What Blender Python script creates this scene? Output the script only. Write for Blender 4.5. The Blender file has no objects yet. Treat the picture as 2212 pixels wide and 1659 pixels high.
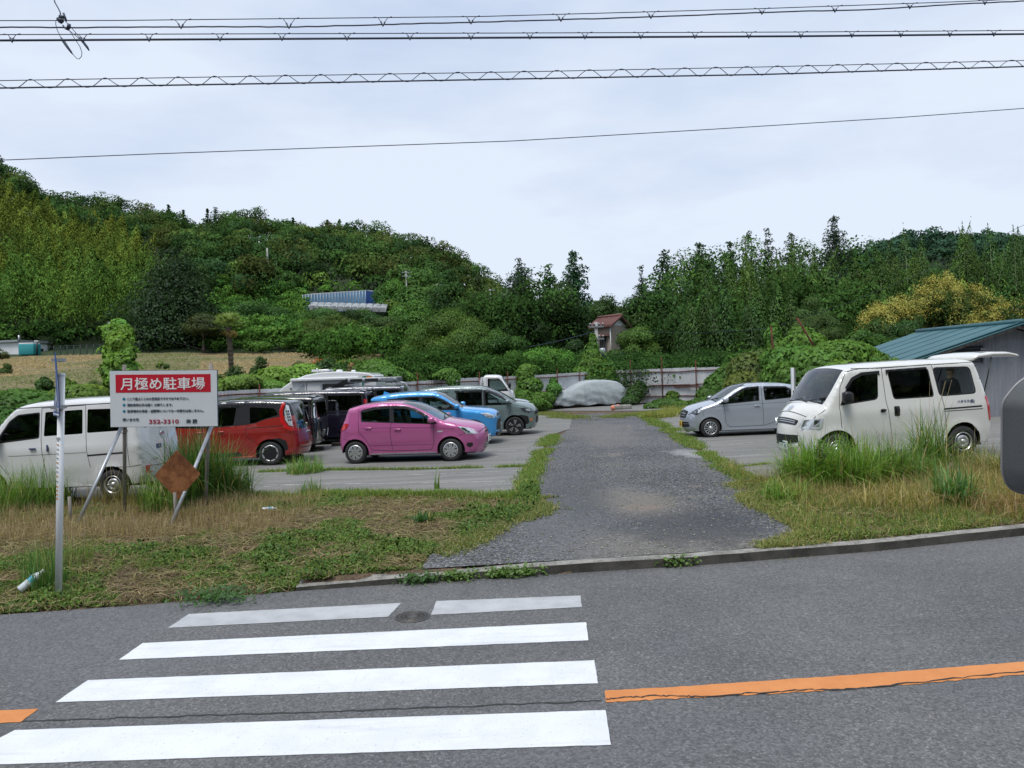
import bpy,bmesh,math,random
import numpy as np
from mathutils import Vector,Matrix,geometry
SC=bpy.context.scene
COL=SC.collection
R=math.radians
PI=math.pi
# ------------------------------------------------------------ camera
FPX=740.0
PITCH=math.atan((384-370.5)/FPX)
ROLL=R(1.8)
CAMZ=2.4
cF=Vector((0,math.cos(PITCH),-math.sin(PITCH)))
cR0=Vector((1,0,0))
cU0=Vector((0,math.sin(PITCH),math.cos(PITCH)))
cR=math.cos(ROLL)*cR0-math.sin(ROLL)*cU0
cU=math.cos(ROLL)*cU0+math.sin(ROLL)*cR0
cam=bpy.data.cameras.new('camera')
cam.sensor_width=36.0
cam.lens=36.0*FPX/1024
cam.clip_start=0.05
cam.clip_end=5000
camo=bpy.data.objects.new('camera',cam)
COL.objects.link(camo)
m=Matrix((cR,cU,-cF)).transposed().to_4x4()
m.translation=Vector((0,0,CAMZ))
camo.matrix_world=m
SC.camera=camo
# ------------------------------------------------------------ view, world, sun
SC.view_settings.view_transform='Standard'
SC.view_settings.look='None'
SC.view_settings.gamma=1.0
SC.view_settings.exposure=0.0
SC.cycles.max_bounces=6
SC.cycles.diffuse_bounces=3
SC.cycles.glossy_bounces=3
SC.cycles.transmission_bounces=4
SC.cycles.transparent_max_bounces=8
SC.cycles.caustics_reflective=False
SC.cycles.caustics_refractive=False
SUN_EL,SUN_AZ=R(66),R(205)
world=bpy.data.worlds.new('World')
SC.world=world
world.use_nodes=True
nt=world.node_tree
nt.nodes.clear()
N=nt.nodes.new
L=nt.links.new
out=N('ShaderNodeOutputWorld')
bg=N('ShaderNodeBackground')
bg.inputs['Strength'].default_value=0.104
L(bg.outputs[0],out.inputs[0])
sky=N('ShaderNodeTexSky')
sky.sky_type='NISHITA'
sky.sun_disc=False
sky.sun_elevation=SUN_EL
sky.sun_rotation=SUN_AZ
sky.air_density=1.0
sky.dust_density=2.0
tc=N('ShaderNodeTexCoord')
mp=N('ShaderNodeMapping')
mp.inputs['Scale'].default_value=(1.0,1.0,3.2)
L(tc.outputs['Generated'],mp.inputs[0])
nz=N('ShaderNodeTexNoise')
nz.inputs['Scale'].default_value=1.7
nz.inputs['Detail'].default_value=7
nz.inputs['Roughness'].default_value=0.52
L(mp.outputs[0],nz.inputs['Vector'])
cr=N('ShaderNodeValToRGB')
cr.color_ramp.elements[0].position=0.36
cr.color_ramp.elements[0].color=(5.5,6.6,8.6,1)
cr.color_ramp.elements[1].position=0.60
cr.color_ramp.elements[1].color=(7.8,8.6,9.9,1)
L(nz.outputs['Fac'],cr.inputs[0])
mx=N('ShaderNodeMix')
mx.data_type='RGBA'
mx.inputs['Factor'].default_value=0.93
L(sky.outputs[0],mx.inputs['A'])
L(cr.outputs[0],mx.inputs['B'])
L(mx.outputs['Result'],bg.inputs['Color'])
sun=bpy.data.lights.new('sun','SUN')
sun.energy=2.5
sun.angle=R(22)
sun.color=(1.0,0.965,0.91)
suno=bpy.data.objects.new('sun',sun)
COL.objects.link(suno)
sd=Vector((math.sin(SUN_AZ)*math.cos(SUN_EL),math.cos(SUN_AZ)*math.cos(SUN_EL),math.sin(SUN_EL)))
suno.rotation_euler=(-sd).to_track_quat('-Z','Y').to_euler()
suno.location=(0,-20,60)
# ------------------------------------------------------------ projection helpers (photo pixel -> place)
def ray(px,py):
 return (cF+float((px-512)/FPX)*cR+float((384-py)/FPX)*cU)
def zlot(x,y=0):
 return 0.20+0.012*max(-14,min(16,x))
def G0(px,py,z=0.0):
 d=ray(px,py)
 t=(z-CAMZ)/d.z
 return Vector((d.x*t,d.y*t,z))
def G(px,py,dz=0.0):
 """point on the sloping car park seen at a pixel"""
 d=ray(px,py)
 t=10.0
 for _ in range(12):
  z=zlot(d.x*t)+dz
  t=(z-CAMZ)/d.z
 return Vector((d.x*t,d.y*t,CAMZ+d.z*t))
def PD(px,py,y):
 y=float(y)
 """point at distance y (metres north of the camera) seen at a pixel"""
 d=ray(px,py)
 t=y/d.y
 return Vector((d.x*t,y,CAMZ+d.z*t))
def D2(X,Y):        # 2212-wide display pixel -> 1024 px
 return X*1024/2212,Y*1024/2212
# ------------------------------------------------------------ object helpers
def tag(o,label=None,cat=None,group=None,kind=None):
 if label: o['label']=label
 if cat: o['category']=cat
 if group: o['group']=group
 if kind: o['kind']=kind
 return o
def empty(name,loc=(0,0,0),rot=(0,0,0)):
 o=bpy.data.objects.new(name,None)
 o.empty_display_size=0.2
 COL.objects.link(o)
 o.location=loc
 o.rotation_euler=rot
 return o
def mkobj(name,me,parent=None,mats=None):
 o=bpy.data.objects.new(name,me)
 COL.objects.link(o)
 if mats is not None:
  if not isinstance(mats,(list,tuple)): mats=[mats]
  for m_ in mats:
   if m_.name not in [x.name for x in me.materials if x]:
    me.materials.append(m_)
 if parent is not None: o.parent=parent
 return o
def mesh_np(name,V,F,mat,parent=None,col=None,smooth=False,mi=None):
 """V (n,3), F (m,k) arrays -> one object"""
 V=np.asarray(V,dtype=np.float32)
 F=np.asarray(F,dtype=np.int32)
 me=bpy.data.meshes.new(name)
 n,k=F.shape
 me.vertices.add(len(V)); me.vertices.foreach_set('co',V.ravel())
 me.loops.add(n*k); me.loops.foreach_set('vertex_index',F.ravel())
 me.polygons.add(n)
 me.polygons.foreach_set('loop_start',np.arange(0,n*k,k,dtype=np.int32))
 try: me.polygons.foreach_set('loop_total',np.full(n,k,dtype=np.int32))
 except Exception: pass
 if smooth: me.polygons.foreach_set('use_smooth',np.ones(n,dtype=bool))
 if mi is not None: me.polygons.foreach_set('material_index',np.asarray(mi,dtype=np.int32))
 if col is not None:
  a=me.color_attributes.new('Col','FLOAT_COLOR','POINT')
  c=np.ones((len(V),4),dtype=np.float32); c[:,:3]=col
  a.data.foreach_set('color',c.ravel())
 me.update(calc_edges=True)
 return mkobj(name,me,parent,mat)
class MB:
 """collects shapes, builds ONE mesh object"""
 def __init__(s): s.v=[]; s.f=[]; s.m=[]; s.sm=[]
 def add(s,V,F,mi=0,smooth=False):
  b=len(s.v)
  s.v.extend([tuple(p) for p in V])
  for f in F:
   s.f.append([b+i for i in f]); s.m.append(mi); s.sm.append(smooth)
  return s
 def box(s,c,size,rot=None,mi=0,bev=0.0,taper=1.0):
  x,y,z=[q/2 for q in size]
  if bev>0:
   bm=bmesh.new(); bmesh.ops.create_cube(bm,size=1.0)
   bmesh.ops.scale(bm,vec=size,verts=bm.verts)
   bmesh.ops.bevel(bm,geom=bm.edges[:],offset=min(bev,min(size)*0.45),segments=2,affect='EDGES',profile=0.5)
   V=[v.co.copy() for v in bm.verts]; F=[[v.index for v in f.verts] for f in bm.faces]
   bm.free()
  else:
   V=[Vector((a,b,c_)) for a in (-x,x) for b in (-y,y) for c_ in (-z,z)]
   F=[(0,1,3,2),(4,6,7,5),(0,4,5,1),(2,3,7,6),(0,2,6,4),(1,5,7,3)]
  if taper != 1.0:
   for v in V:
    if v.z>0: v.x *= taper; v.y *= taper
  M=Matrix.Identity(3)
  if rot is not None: M=rot if isinstance(rot,Matrix) else Matrix.Rotation(rot,3,'Z')
  c=Vector(c)
  return s.add([M @ v+c for v in V],F,mi,smooth=bev>0)
 def tube(s,pts,r,seg=8,mi=0,caps=True,smooth=True):
  pts=[Vector([float(q) for q in p]) for p in pts]
  rs=[float(q) for q in (r if isinstance(r,(list,tuple)) else [r]*len(pts))]
  V=[]; F=[]
  prev=None
  for i,p in enumerate(pts):
   if i == 0: t=pts[1]-p
   elif i == len(pts)-1: t=p-pts[-2]
   else: t=pts[i+1]-pts[i-1]
   t.normalize()
   if prev is None:
    a=t.orthogonal().normalized()
   else:
    a=(prev-t*prev.dot(t)).normalized()
   prev=a
   b=t.cross(a)
   for k in range(seg):
    an=2*PI*k/seg
    V.append(p+rs[i]*(math.cos(an)*a+math.sin(an)*b))
  for i in range(len(pts)-1):
   for k in range(seg):
    k2=(k+1) % seg
    F.append((i*seg+k,i*seg+k2,(i+1)*seg+k2,(i+1)*seg+k))
  if caps:
   F.append(list(range(seg-1,-1,-1)))
   F.append([(len(pts)-1)*seg+k for k in range(seg)])
  return s.add(V,F,mi,smooth)
 def lathe(s,prof,M=None,seg=24,mi=0,smooth=True,flat_from=None):
  """prof list of (r, h) around local Z; M 4x4"""
  M=M or Matrix.Identity(4)
  V=[]; F=[]
  for r,h in prof:
   for k in range(seg):
    a=2*PI*k/seg
    V.append(M @ Vector((r*math.cos(a),r*math.sin(a),h)))
  for i in range(len(prof)-1):
   for k in range(seg):
    k2=(k+1) % seg
    F.append((i*seg+k,i*seg+k2,(i+1)*seg+k2,(i+1)*seg+k))
  return s.add(V,F,mi,smooth)
 def poly(s,pts,mi=0): return s.add(pts,[list(range(len(pts)))],mi)
 def prism(s,pts,vec,mi=0):
  """closed polygon pts extruded by vec"""
  n=len(pts); vec=Vector(vec)
  V=[Vector(p) for p in pts]+[Vector(p)+vec for p in pts]
  F=[list(range(n-1,-1,-1)),[n+i for i in range(n)]]
  F += [(i,(i+1) % n,n+(i+1) % n,n+i) for i in range(n)]
  return s.add(V,F,mi)
 def build(s,name,mats,parent=None,smooth=None,fixn=True):
  me=bpy.data.meshes.new(name)
  me.from_pydata([tuple(v) for v in s.v],[],s.f)
  me.polygons.foreach_set('material_index',s.m)
  me.polygons.foreach_set('use_smooth',s.sm if smooth is None else [smooth]*len(s.f))
  if fixn:
   bm=bmesh.new(); bm.from_mesh(me)
   bmesh.ops.recalc_face_normals(bm,faces=bm.faces)
   bm.to_mesh(me); bm.free()
  me.update()
  if not isinstance(mats,(list,tuple)): mats=[mats]
  o=bpy.data.objects.new(name,me)
  for m_ in mats: me.materials.append(m_)
  COL.objects.link(o)
  if parent is not None: o.parent=parent
  return o
# ------------------------------------------------------------ materials
def nodes_of(name):
 m_=bpy.data.materials.new(name)
 m_.use_nodes=True
 t=m_.node_tree
 return m_,t,t.nodes['Principled BSDF']
def mat(name,col,rough=0.6,metal=0.0,var=0.0,vscale=8.0,bump=0.0,bscale=60.0,coat=0.0,spec=0.5,back=None,dist=0.01):
 m_,t,p=nodes_of(name)
 p.inputs['Base Color'].default_value=(*col,1)
 p.inputs['Roughness'].default_value=rough
 p.inputs['Metallic'].default_value=metal
 p.inputs['Specular IOR Level'].default_value=spec
 if coat:
  p.inputs['Coat Weight'].default_value=coat
  p.inputs['Coat Roughness'].default_value=0.04
 tcn=t.nodes.new('ShaderNodeTexCoord')
 if var>0:
  n_=t.nodes.new('ShaderNodeTexNoise'); n_.inputs['Scale'].default_value=vscale; n_.inputs['Detail'].default_value=6
  n_.inputs['Roughness'].default_value=0.6
  t.links.new(tcn.outputs['Object'],n_.inputs['Vector'])
  r_=t.nodes.new('ShaderNodeMapRange')
  r_.inputs['From Min'].default_value=0.3; r_.inputs['From Max'].default_value=0.7
  r_.inputs['To Min'].default_value=1-var; r_.inputs['To Max'].default_value=1+var
  t.links.new(n_.outputs['Fac'],r_.inputs['Value'])
  x_=t.nodes.new('ShaderNodeVectorMath'); x_.operation='SCALE'
  x_.inputs[0].default_value=col
  t.links.new(r_.outputs[0],x_.inputs['Scale'])
  t.links.new(x_.outputs[0],p.inputs['Base Color'])
 if bump>0:
  n2=t.nodes.new('ShaderNodeTexNoise'); n2.inputs['Scale'].default_value=bscale; n2.inputs['Detail'].default_value=4
  t.links.new(tcn.outputs['Object'],n2.inputs['Vector'])
  b_=t.nodes.new('ShaderNodeBump'); b_.inputs['Strength'].default_value=bump; b_.inputs['Distance'].default_value=dist
  t.links.new(n2.outputs['Fac'],b_.inputs['Height'])
  t.links.new(b_.outputs[0],p.inputs['Normal'])
 if back is not None:
  g_=t.nodes.new('ShaderNodeNewGeometry')
  s_=t.nodes.new('ShaderNodeMixShader')
  d_=t.nodes.new('ShaderNodeBsdfDiffuse'); d_.inputs[0].default_value=(*back,1)
  t.links.new(g_.outputs['Backfacing'],s_.inputs[0])
  t.links.new(p.outputs[0],s_.inputs[1]); t.links.new(d_.outputs[0],s_.inputs[2])
  t.links.new(s_.outputs[0],t.nodes['Material Output'].inputs[0])
 return m_
def ramp_mat(name,layers,rough=0.9,bump=0.3,bscale=80,bdist=0.01,spec=0.3,coord='Object',vor=None):
 """layers: (scale, detail, lo, hi, colA, colB) first is the base, later ones are mixed on: (scale, detail, lo, hi, col, strength)"""
 m_,t,p=nodes_of(name)
 tcn=t.nodes.new('ShaderNodeTexCoord')
 cur=None
 for i,l_ in enumerate(layers):
  sc_=l_[0]
  mp_=t.nodes.new('ShaderNodeMapping')
  if isinstance(sc_,tuple):
   mp_.inputs['Scale'].default_value=sc_; sv=1.0
  else: sv=sc_
  mp_.inputs['Location'].default_value=(i*13.1,i*7.7,i*3.3)
  t.links.new(tcn.outputs[coord],mp_.inputs[0])
  n_=t.nodes.new('ShaderNodeTexNoise'); n_.inputs['Scale'].default_value=sv; n_.inputs['Detail'].default_value=l_[1]
  n_.inputs['Roughness'].default_value=0.62
  t.links.new(mp_.outputs[0],n_.inputs['Vector'])
  r_=t.nodes.new('ShaderNodeMapRange'); r_.interpolation_type='SMOOTHSTEP'
  r_.inputs['From Min'].default_value=l_[2]; r_.inputs['From Max'].default_value=l_[3]
  t.links.new(n_.outputs['Fac'],r_.inputs['Value'])
  x_=t.nodes.new('ShaderNodeMix'); x_.data_type='RGBA'
  if i == 0:
   t.links.new(r_.outputs[0],x_.inputs['Factor'])
   x_.inputs['A'].default_value=(*l_[4],1); x_.inputs['B'].default_value=(*l_[5],1)
  else:
   q_=t.nodes.new('ShaderNodeMath'); q_.operation='MULTIPLY'; q_.inputs[1].default_value=l_[5]
   t.links.new(r_.outputs[0],q_.inputs[0]); t.links.new(q_.outputs[0],x_.inputs['Factor'])
   t.links.new(cur,x_.inputs['A']); x_.inputs['B'].default_value=(*l_[4],1)
  cur=x_.outputs['Result']
 if vor:
  v_=t.nodes.new('ShaderNodeTexVoronoi'); v_.inputs['Scale'].default_value=vor[0]
  t.links.new(tcn.outputs[coord],v_.inputs['Vector'])
  h_=t.nodes.new('ShaderNodeSeparateColor'); t.links.new(v_.outputs['Color'],h_.inputs[0])
  r_=t.nodes.new('ShaderNodeMapRange'); r_.inputs['To Min'].default_value=1-vor[1]; r_.inputs['To Max'].default_value=1+vor[1]
  t.links.new(h_.outputs[0],r_.inputs['Value'])
  x_=t.nodes.new('ShaderNodeVectorMath'); x_.operation='SCALE'
  t.links.new(cur,x_.inputs[0]); t.links.new(r_.outputs[0],x_.inputs['Scale'])
  cur=x_.outputs[0]
 t.links.new(cur,p.inputs['Base Color'])
 p.inputs['Roughness'].default_value=rough
 p.inputs['Specular IOR Level'].default_value=spec
 if bump>0:
  n2=t.nodes.new('ShaderNodeTexNoise'); n2.inputs['Scale'].default_value=bscale; n2.inputs['Detail'].default_value=5
  t.links.new(tcn.outputs[coord],n2.inputs['Vector'])
  b_=t.nodes.new('ShaderNodeBump'); b_.inputs['Strength'].default_value=bump; b_.inputs['Distance'].default_value=bdist
  t.links.new(n2.outputs['Fac'],b_.inputs['Height'])
  t.links.new(b_.outputs[0],p.inputs['Normal'])
 return m_
def leaf_mat(name,trans=0.25,gloss=0.25,rough=0.5,gain=1.0,flip=True):
 """foliage: colour from the per-plant tint attribute; the crown's own normals also hold on leaf undersides"""
 m_,t,p=nodes_of(name)
 t.nodes.remove(p)
 a_=t.nodes.new('ShaderNodeAttribute'); a_.attribute_name='Col'
 g1=t.nodes.new('ShaderNodeVectorMath'); g1.operation='MULTIPLY'; g1.inputs[1].default_value=(gain*1.04,gain*1.08,gain*.78)
 t.links.new(a_.outputs['Color'],g1.inputs[0]); src=g1.outputs[0]
 df=t.nodes.new('ShaderNodeBsdfDiffuse'); t.links.new(src,df.inputs[0])
 tr=t.nodes.new('ShaderNodeBsdfTranslucent')
 h_=t.nodes.new('ShaderNodeVectorMath'); h_.operation='MULTIPLY'; h_.inputs[1].default_value=(1.15,1.25,0.6)
 t.links.new(src,h_.inputs[0]); t.links.new(h_.outputs[0],tr.inputs[0])
 if flip:
  ge=t.nodes.new('ShaderNodeNewGeometry'); q=t.nodes.new('ShaderNodeMath'); q.operation='MULTIPLY_ADD'; q.inputs[1].default_value=-2; q.inputs[2].default_value=1
  t.links.new(ge.outputs['Backfacing'],q.inputs[0]); v_=t.nodes.new('ShaderNodeVectorMath'); v_.operation='SCALE'
  t.links.new(ge.outputs['Normal'],v_.inputs[0]); t.links.new(q.outputs[0],v_.inputs['Scale'])
  t.links.new(v_.outputs[0],df.inputs['Normal']); t.links.new(v_.outputs[0],tr.inputs['Normal'])
 s_=t.nodes.new('ShaderNodeMixShader'); s_.inputs[0].default_value=trans
 t.links.new(df.outputs[0],s_.inputs[1]); t.links.new(tr.outputs[0],s_.inputs[2])
 gl=t.nodes.new('ShaderNodeBsdfGlossy'); gl.inputs['Roughness'].default_value=rough; gl.inputs[0].default_value=(.9,.95,1,1)
 s2=t.nodes.new('ShaderNodeMixShader'); s2.inputs[0].default_value=gloss*.12
 t.links.new(s_.outputs[0],s2.inputs[1]); t.links.new(gl.outputs[0],s2.inputs[2])
 t.links.new(s2.outputs[0],t.nodes['Material Output'].inputs[0])
 return m_
def glass_mat(name,tint,alpha):
 """thin window glass: mirror reflection over tinted see-through"""
 m_,t,p=nodes_of(name)
 t.nodes.remove(p)
 gl=t.nodes.new('ShaderNodeBsdfGlossy'); gl.inputs['Roughness'].default_value=0.02
 gl.inputs[0].default_value=(0.95,0.97,1,1)
 tr=t.nodes.new('ShaderNodeBsdfTransparent'); tr.inputs[0].default_value=(*tint,1)
 fr=t.nodes.new('ShaderNodeFresnel'); fr.inputs[0].default_value=1.5
 mr=t.nodes.new('ShaderNodeMapRange'); mr.inputs['To Min'].default_value=alpha; mr.inputs['To Max'].default_value=1.0
 t.links.new(fr.outputs[0],mr.inputs['Value'])
 s_=t.nodes.new('ShaderNodeMixShader')
 t.links.new(mr.outputs[0],s_.inputs[0])
 t.links.new(tr.outputs[0],s_.inputs[1]); t.links.new(gl.outputs[0],s_.inputs[2])
 t.links.new(s_.outputs[0],t.nodes['Material Output'].inputs[0])
 return m_
M={}
M['leaf']=leaf_mat('leaf',gain=1.28,gloss=.12)
M['leaf_far']=leaf_mat('leaf_far',trans=0.12,gloss=0.0,rough=0.7,gain=1.2)
M['grass']=leaf_mat('grass_blade',trans=0.35,gloss=0.25,rough=0.55,gain=1.15,flip=False)
M['bark']=ramp_mat('bark',[((6,6,1.2),5,.35,.65,(.045,.035,.026),(.12,.10,.08))],bump=.6,bscale=12,bdist=.03)
M['bamboo_stem']=mat('bamboo_stem',(.22,.25,.12),.5,var=.3,vscale=3)
M['galv']=mat('galvanised_steel',(.42,.44,.46),.42,.7,var=.15,vscale=12,bump=.1)
M['white_paint']=mat('white_pole_paint',(.74,.76,.78),.4,var=.06,vscale=6)
M['black_plastic']=mat('black_plastic',(.018,.018,.02),.45,var=.1)
M['dark_grey']=mat('dark_grey',(.05,.05,.055),.5)
M['rust']=ramp_mat('rust',[(9,6,.35,.65,(.15,.055,.022),(.29,.125,.05)),(3,5,.5,.75,(.10,.035,.02),.8),(45,3,.6,.7,(.05,.02,.012),.7)],bump=.4,bscale=70,rough=.85)
M['rust_dark']=ramp_mat('rust_dark',[(6,6,.35,.65,(.07,.025,.018),(.15,.05,.03))],bump=.3,bscale=60)
M['wood_grey']=ramp_mat('weathered_wood',[((20,20,2),4,.35,.65,(.16,.145,.13),(.30,.28,.25))],bump=.3)
# ------------------------------------------------------------ the lie of the land
_px=[-400,0,60,115,175,205,240,300,367,421,463,487,504,530,560,700,800,850,910,1024,1500]
_Ds=[34,48,70,95,120,150,200,260,450,700]
_Z=[
 [.9,1.9,3.9,5.9,9,25,66,84,90,60],
 [.9,1.9,3.9,5.9,9,22,56,68,70,40],
 [.9,1.9,3.9,5.9,9,19,43,58,60,40],
 [.9,1.9,3.9,5.9,9,17,38,58,55,40],
 [.9,1.9,3.8,5.8,10,19,35,53,50,30],
 [.9,1.9,3.6,5.5,11,20,32,46.5,44,30],
 [.8,1.8,3.5,5.4,11,20,33,52.3,46,30],
 [.8,1.7,3.4,5.3,8.6,18.0,31,47,42,30],
 [.7,1.5,3.0,5.0,8.2,17.5,30,45.5,40,30],
 [.6,1.1,2.2,4,7,12,26,39.8,36,30],
 [.5,.9,1.8,3,6,10,22,34.5,28,25],
 [.4,.8,1.5,3,5,8,17,27.5,22,20],
 [.3,.7,1.3,2.5,4,6,13,20.5,16,15],
 [.3,.6,1.2,2,3,5,11,18,14,12],
 [.3,.6,1.1,2,3,4,9,12,14,12],
 [.35,.6,1.0,2,4,6,12,14,22,20],
 [.4,.6,1.2,3,5,8,14,20,40,30],
 [.4,.7,1.6,4,6,8,11,14,58,40],
 [.4,.8,2.0,5,7,9,13,18,70,50],
 [.4,.8,2.2,6,8,10,15,21,66,50],
 [.4,.8,2.2,6,8,10,15,21,66,50]]
_Z=np.array(_Z,dtype=float)
_lD=np.log(np.array(_Ds,dtype=float))
_px=np.array(_px,dtype=float)
def terr(x,y):
 """height of the land, arrays allowed"""
 x=np.atleast_1d(np.asarray(x,dtype=float)); y=np.atleast_1d(np.asarray(y,dtype=float))
 base=0.20+0.012*np.clip(x,-14,16)
 yy=np.maximum(y,5.0)
 pxx=np.clip(512+740*x/yy,-400,1499)
 ix=np.clip(np.searchsorted(_px,pxx)-1,0,len(_px)-2)
 fx=(pxx-_px[ix])/(_px[ix+1]-_px[ix])
 ld=np.clip(np.log(yy),_lD[0],_lD[-1]-1e-6)
 iy=np.clip(np.searchsorted(_lD,ld)-1,0,len(_lD)-2)
 fy=(ld-_lD[iy])/(_lD[iy+1]-_lD[iy])
 fy2=(np.exp(ld)-np.exp(_lD[iy]))/(np.exp(_lD[iy+1])-np.exp(_lD[iy]))
 z=(_Z[ix,iy]*(1-fx)+_Z[ix+1,iy]*fx)*(1-fy2)+(_Z[ix,iy+1]*(1-fx)+_Z[ix+1,iy+1]*fx)*fy2
 yf=fence_y(x)
 w=np.clip((y-yf)/8.0,0,1); w=w*w*(3-2*w)
 z=base*(1-w)+z*w
 yk=kerb_y(x)
 yk=np.where(x>KX0,yk+.07,yk)
 w2=np.clip((y-yk-0.02)/2.2,0,1)
 h0=np.where(x>KX0,.105,.008); zz=h0+(base-h0)*w2
 z=np.where(y<yk+2.2,zz,z)
 z=np.where(y<yk,-0.06,z)
 return z
FA=Vector((-16.6,22.0)); FB=Vector((5.15,43.2)); FC=Vector((13.2,37.6)); FD=Vector((22,33.0))
def fence_y(x):
 x=np.asarray(x,dtype=float)
 return np.interp(x,[-40,FA.x,FB.x,FC.x,FD.x,40],[14,FA.y,FB.y,FC.y,FD.y,26])+0.6
KPX=[D2(-500,1366),D2(0,1328),D2(330,1305),D2(620,1278),D2(900,1259),D2(1200,1240),D2(1500,1222),D2(1900,1190),D2(2212,1157),D2(2700,1098)]
KP=[G0(*p) for p in KPX]
_kx=np.array([p.x for p in KP]); _ky=np.array([p.y for p in KP])
_kx=np.concatenate([[-60],_kx,[60]])
_ky=np.concatenate([[_ky[0]-(_kx[1]+60)*.1],_ky,[_ky[-1]+(60-_kx[-2])*.25]])
KX0=G0(*D2(640,1276)).x
def kerb_y(x): return np.interp(x,_kx,_ky)
def rnd(seed): return np.random.default_rng(seed)
def vnoise(x,y,sc,seed=0):
 """cheap smooth value noise in 0..1, arrays"""
 x=np.asarray(x,float)*sc; y=np.asarray(y,float)*sc
 xi=np.floor(x).astype(int); yi=np.floor(y).astype(int)
 fx=x-xi; fy=y-yi
 fx=fx*fx*(3-2*fx); fy=fy*fy*(3-2*fy)
 def h(a,b):
  v=np.sin(a*127.1+b*311.7+seed*74.7)*43758.5453
  return v-np.floor(v)
 return (h(xi,yi)*(1-fx)+h(xi+1,yi)*fx)*(1-fy)+(h(xi,yi+1)*(1-fx)+h(xi+1,yi+1)*fx)*fy
# ------------------------------------------------------------ setting materials
M['soil']=ramp_mat('soil_ground',[(2.2,8,.35,.65,(.085,.055,.036),(.15,.105,.07)),(11,6,.5,.7,(.06,.075,.025),.55),(60,3,.6,.75,(.26,.24,.21),.5)],bump=.8,bscale=45,bdist=.03,vor=(70,.35))
M['hillside']=ramp_mat('hillside_soil',[(.08,6,.35,.65,(.02,.035,.014),(.035,.055,.02))],bump=0)
M['field']=ramp_mat('mown_field',[((.3,.9,.9),8,.36,.64,(.22,.165,.09),(.13,.145,.055)),((.7,2.6,2.6),7,.5,.7,(.40,.29,.19),.6),((1.4,5,5),7,.55,.7,(.09,.075,.04),.7)],bump=.9,bscale=4,bdist=.25)
M['asphalt']=ramp_mat('road_asphalt',[(.5,5,.3,.7,(.100,.101,.103),(.132,.132,.132)),(48,3,.56,.66,(.30,.295,.285),.5),(40,3,.42,.30,(.04,.041,.043),.62),((.25,1.6,1),4,.5,.7,(.085,.087,.09),.5),(.22,3,.5,.62,(.125,.13,.14),.45)],bump=.55,bscale=110,bdist=.006,rough=.82,vor=(60,.30))
M['concrete_lot']=ramp_mat('concrete_slab',[((.35,2.8,1),7,.3,.7,(.15,.15,.142),(.225,.22,.208)),(14,5,.5,.7,(.30,.29,.275),.3),((.6,7,1),5,.55,.72,(.10,.10,.10),.6),(50,3,.62,.7,(.08,.08,.08),.4)],bump=.25,bscale=60,bdist=.006,rough=.85)
M['gravel']=ramp_mat('gravel_drive',[(.55,6,.35,.65,(.085,.087,.092),(.130,.132,.137)),(1.3,6,.56,.74,(.25,.21,.17),.75),(30,2,.56,.64,(.42,.42,.42),.65),(24,2,.46,.34,(.028,.03,.034),.85)],bump=1.0,bscale=36,bdist=.04,vor=(38,.5))
M['kerb']=ramp_mat('kerb_concrete',[(5,7,.35,.65,(.17,.165,.15),(.32,.31,.285)),(45,4,.52,.7,(.40,.39,.37),.5),(22,4,.55,.7,(.07,.068,.06),.5)],bump=.6,bscale=50,bdist=.012)
M['line_white']=ramp_mat('road_line_white',[(3,5,.3,.7,(.64,.66,.69),(.71,.73,.76)),((1.2,14,1),6,.52,.75,(.5,.51,.52),.5),((30,4,1),5,.60,.75,(.45,.46,.47),.4),(60,3,.64,.70,(.25,.25,.25),.7)],bump=.12,bscale=60,bdist=.004,rough=.6)
M['line_worn']=ramp_mat('road_line_worn',[(3,5,.3,.7,(.36,.37,.38),(.47,.48,.49)),((60,9,1),5,.55,.72,(.34,.34,.35),.4),(50,3,.66,.74,(.22,.22,.22),.6)],bump=.15,bscale=60,bdist=.004,rough=.65)
M['line_orange']=ramp_mat('road_line_orange',[(4,5,.3,.7,(.55,.205,.06),(.63,.25,.08)),(38,4,.64,.72,(.2,.12,.07),.7)],bump=.12,bscale=60,bdist=.004,rough=.6)
M['lot_line']=ramp_mat('car_park_line',[(6,6,.4,.7,(.44,.44,.43),(.20,.20,.195))],bump=0,rough=.8)
M['crack']=mat('road_crack_tar',(.03,.03,.028),.8)
M['iron']=mat('cast_iron',(.085,.08,.075),.55,.4,var=.3,vscale=20)
# ------------------------------------------------------------ ground sheet (near) and hills (far)
def grid_mesh(name,X,Y,Z,mat_,kind='structure',smooth=True):
 ny,nx=X.shape
 V=np.stack([X.ravel(),Y.ravel(),Z.ravel()],1)
 i=np.arange(ny*nx).reshape(ny,nx)
 F=np.stack([i[:-1,:-1].ravel(),i[:-1,1:].ravel(),i[1:,1:].ravel(),i[1:,:-1].ravel()],1)
 o=mesh_np(name,V,F,mat_,smooth=smooth)
 o['kind']=kind
 return o
tt=np.concatenate([np.linspace(-30,-1.6,8),np.linspace(-1.45,1.45,150),np.linspace(1.6,30,8)])
def row_x(y): return tt*max(y,9.0)
ys=np.concatenate([np.linspace(-60,4,6),np.arange(6.2,14,.14),np.arange(14,50,1.0)])
X=np.stack([row_x(y) for y in ys]); Y=np.repeat(ys[:,None],len(tt),1)
Z=terr(X.ravel(),Y.ravel()).reshape(X.shape)
tag(grid_mesh('ground',X,Y,Z-0.005,M['soil']))
M['hillside_field']=M['field']
ys=np.concatenate([np.arange(49,110,1.0),np.geomspace(110,1400,70)])
X=np.stack([row_x(y) for y in ys]); Y=np.repeat(ys[:,None],len(tt),1)
Z=terr(X.ravel(),np.minimum(Y.ravel(),699)).reshape(X.shape)
Z=Z-np.clip((Y-300)/900,0,1)*10
Z=Z-0.005
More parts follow.
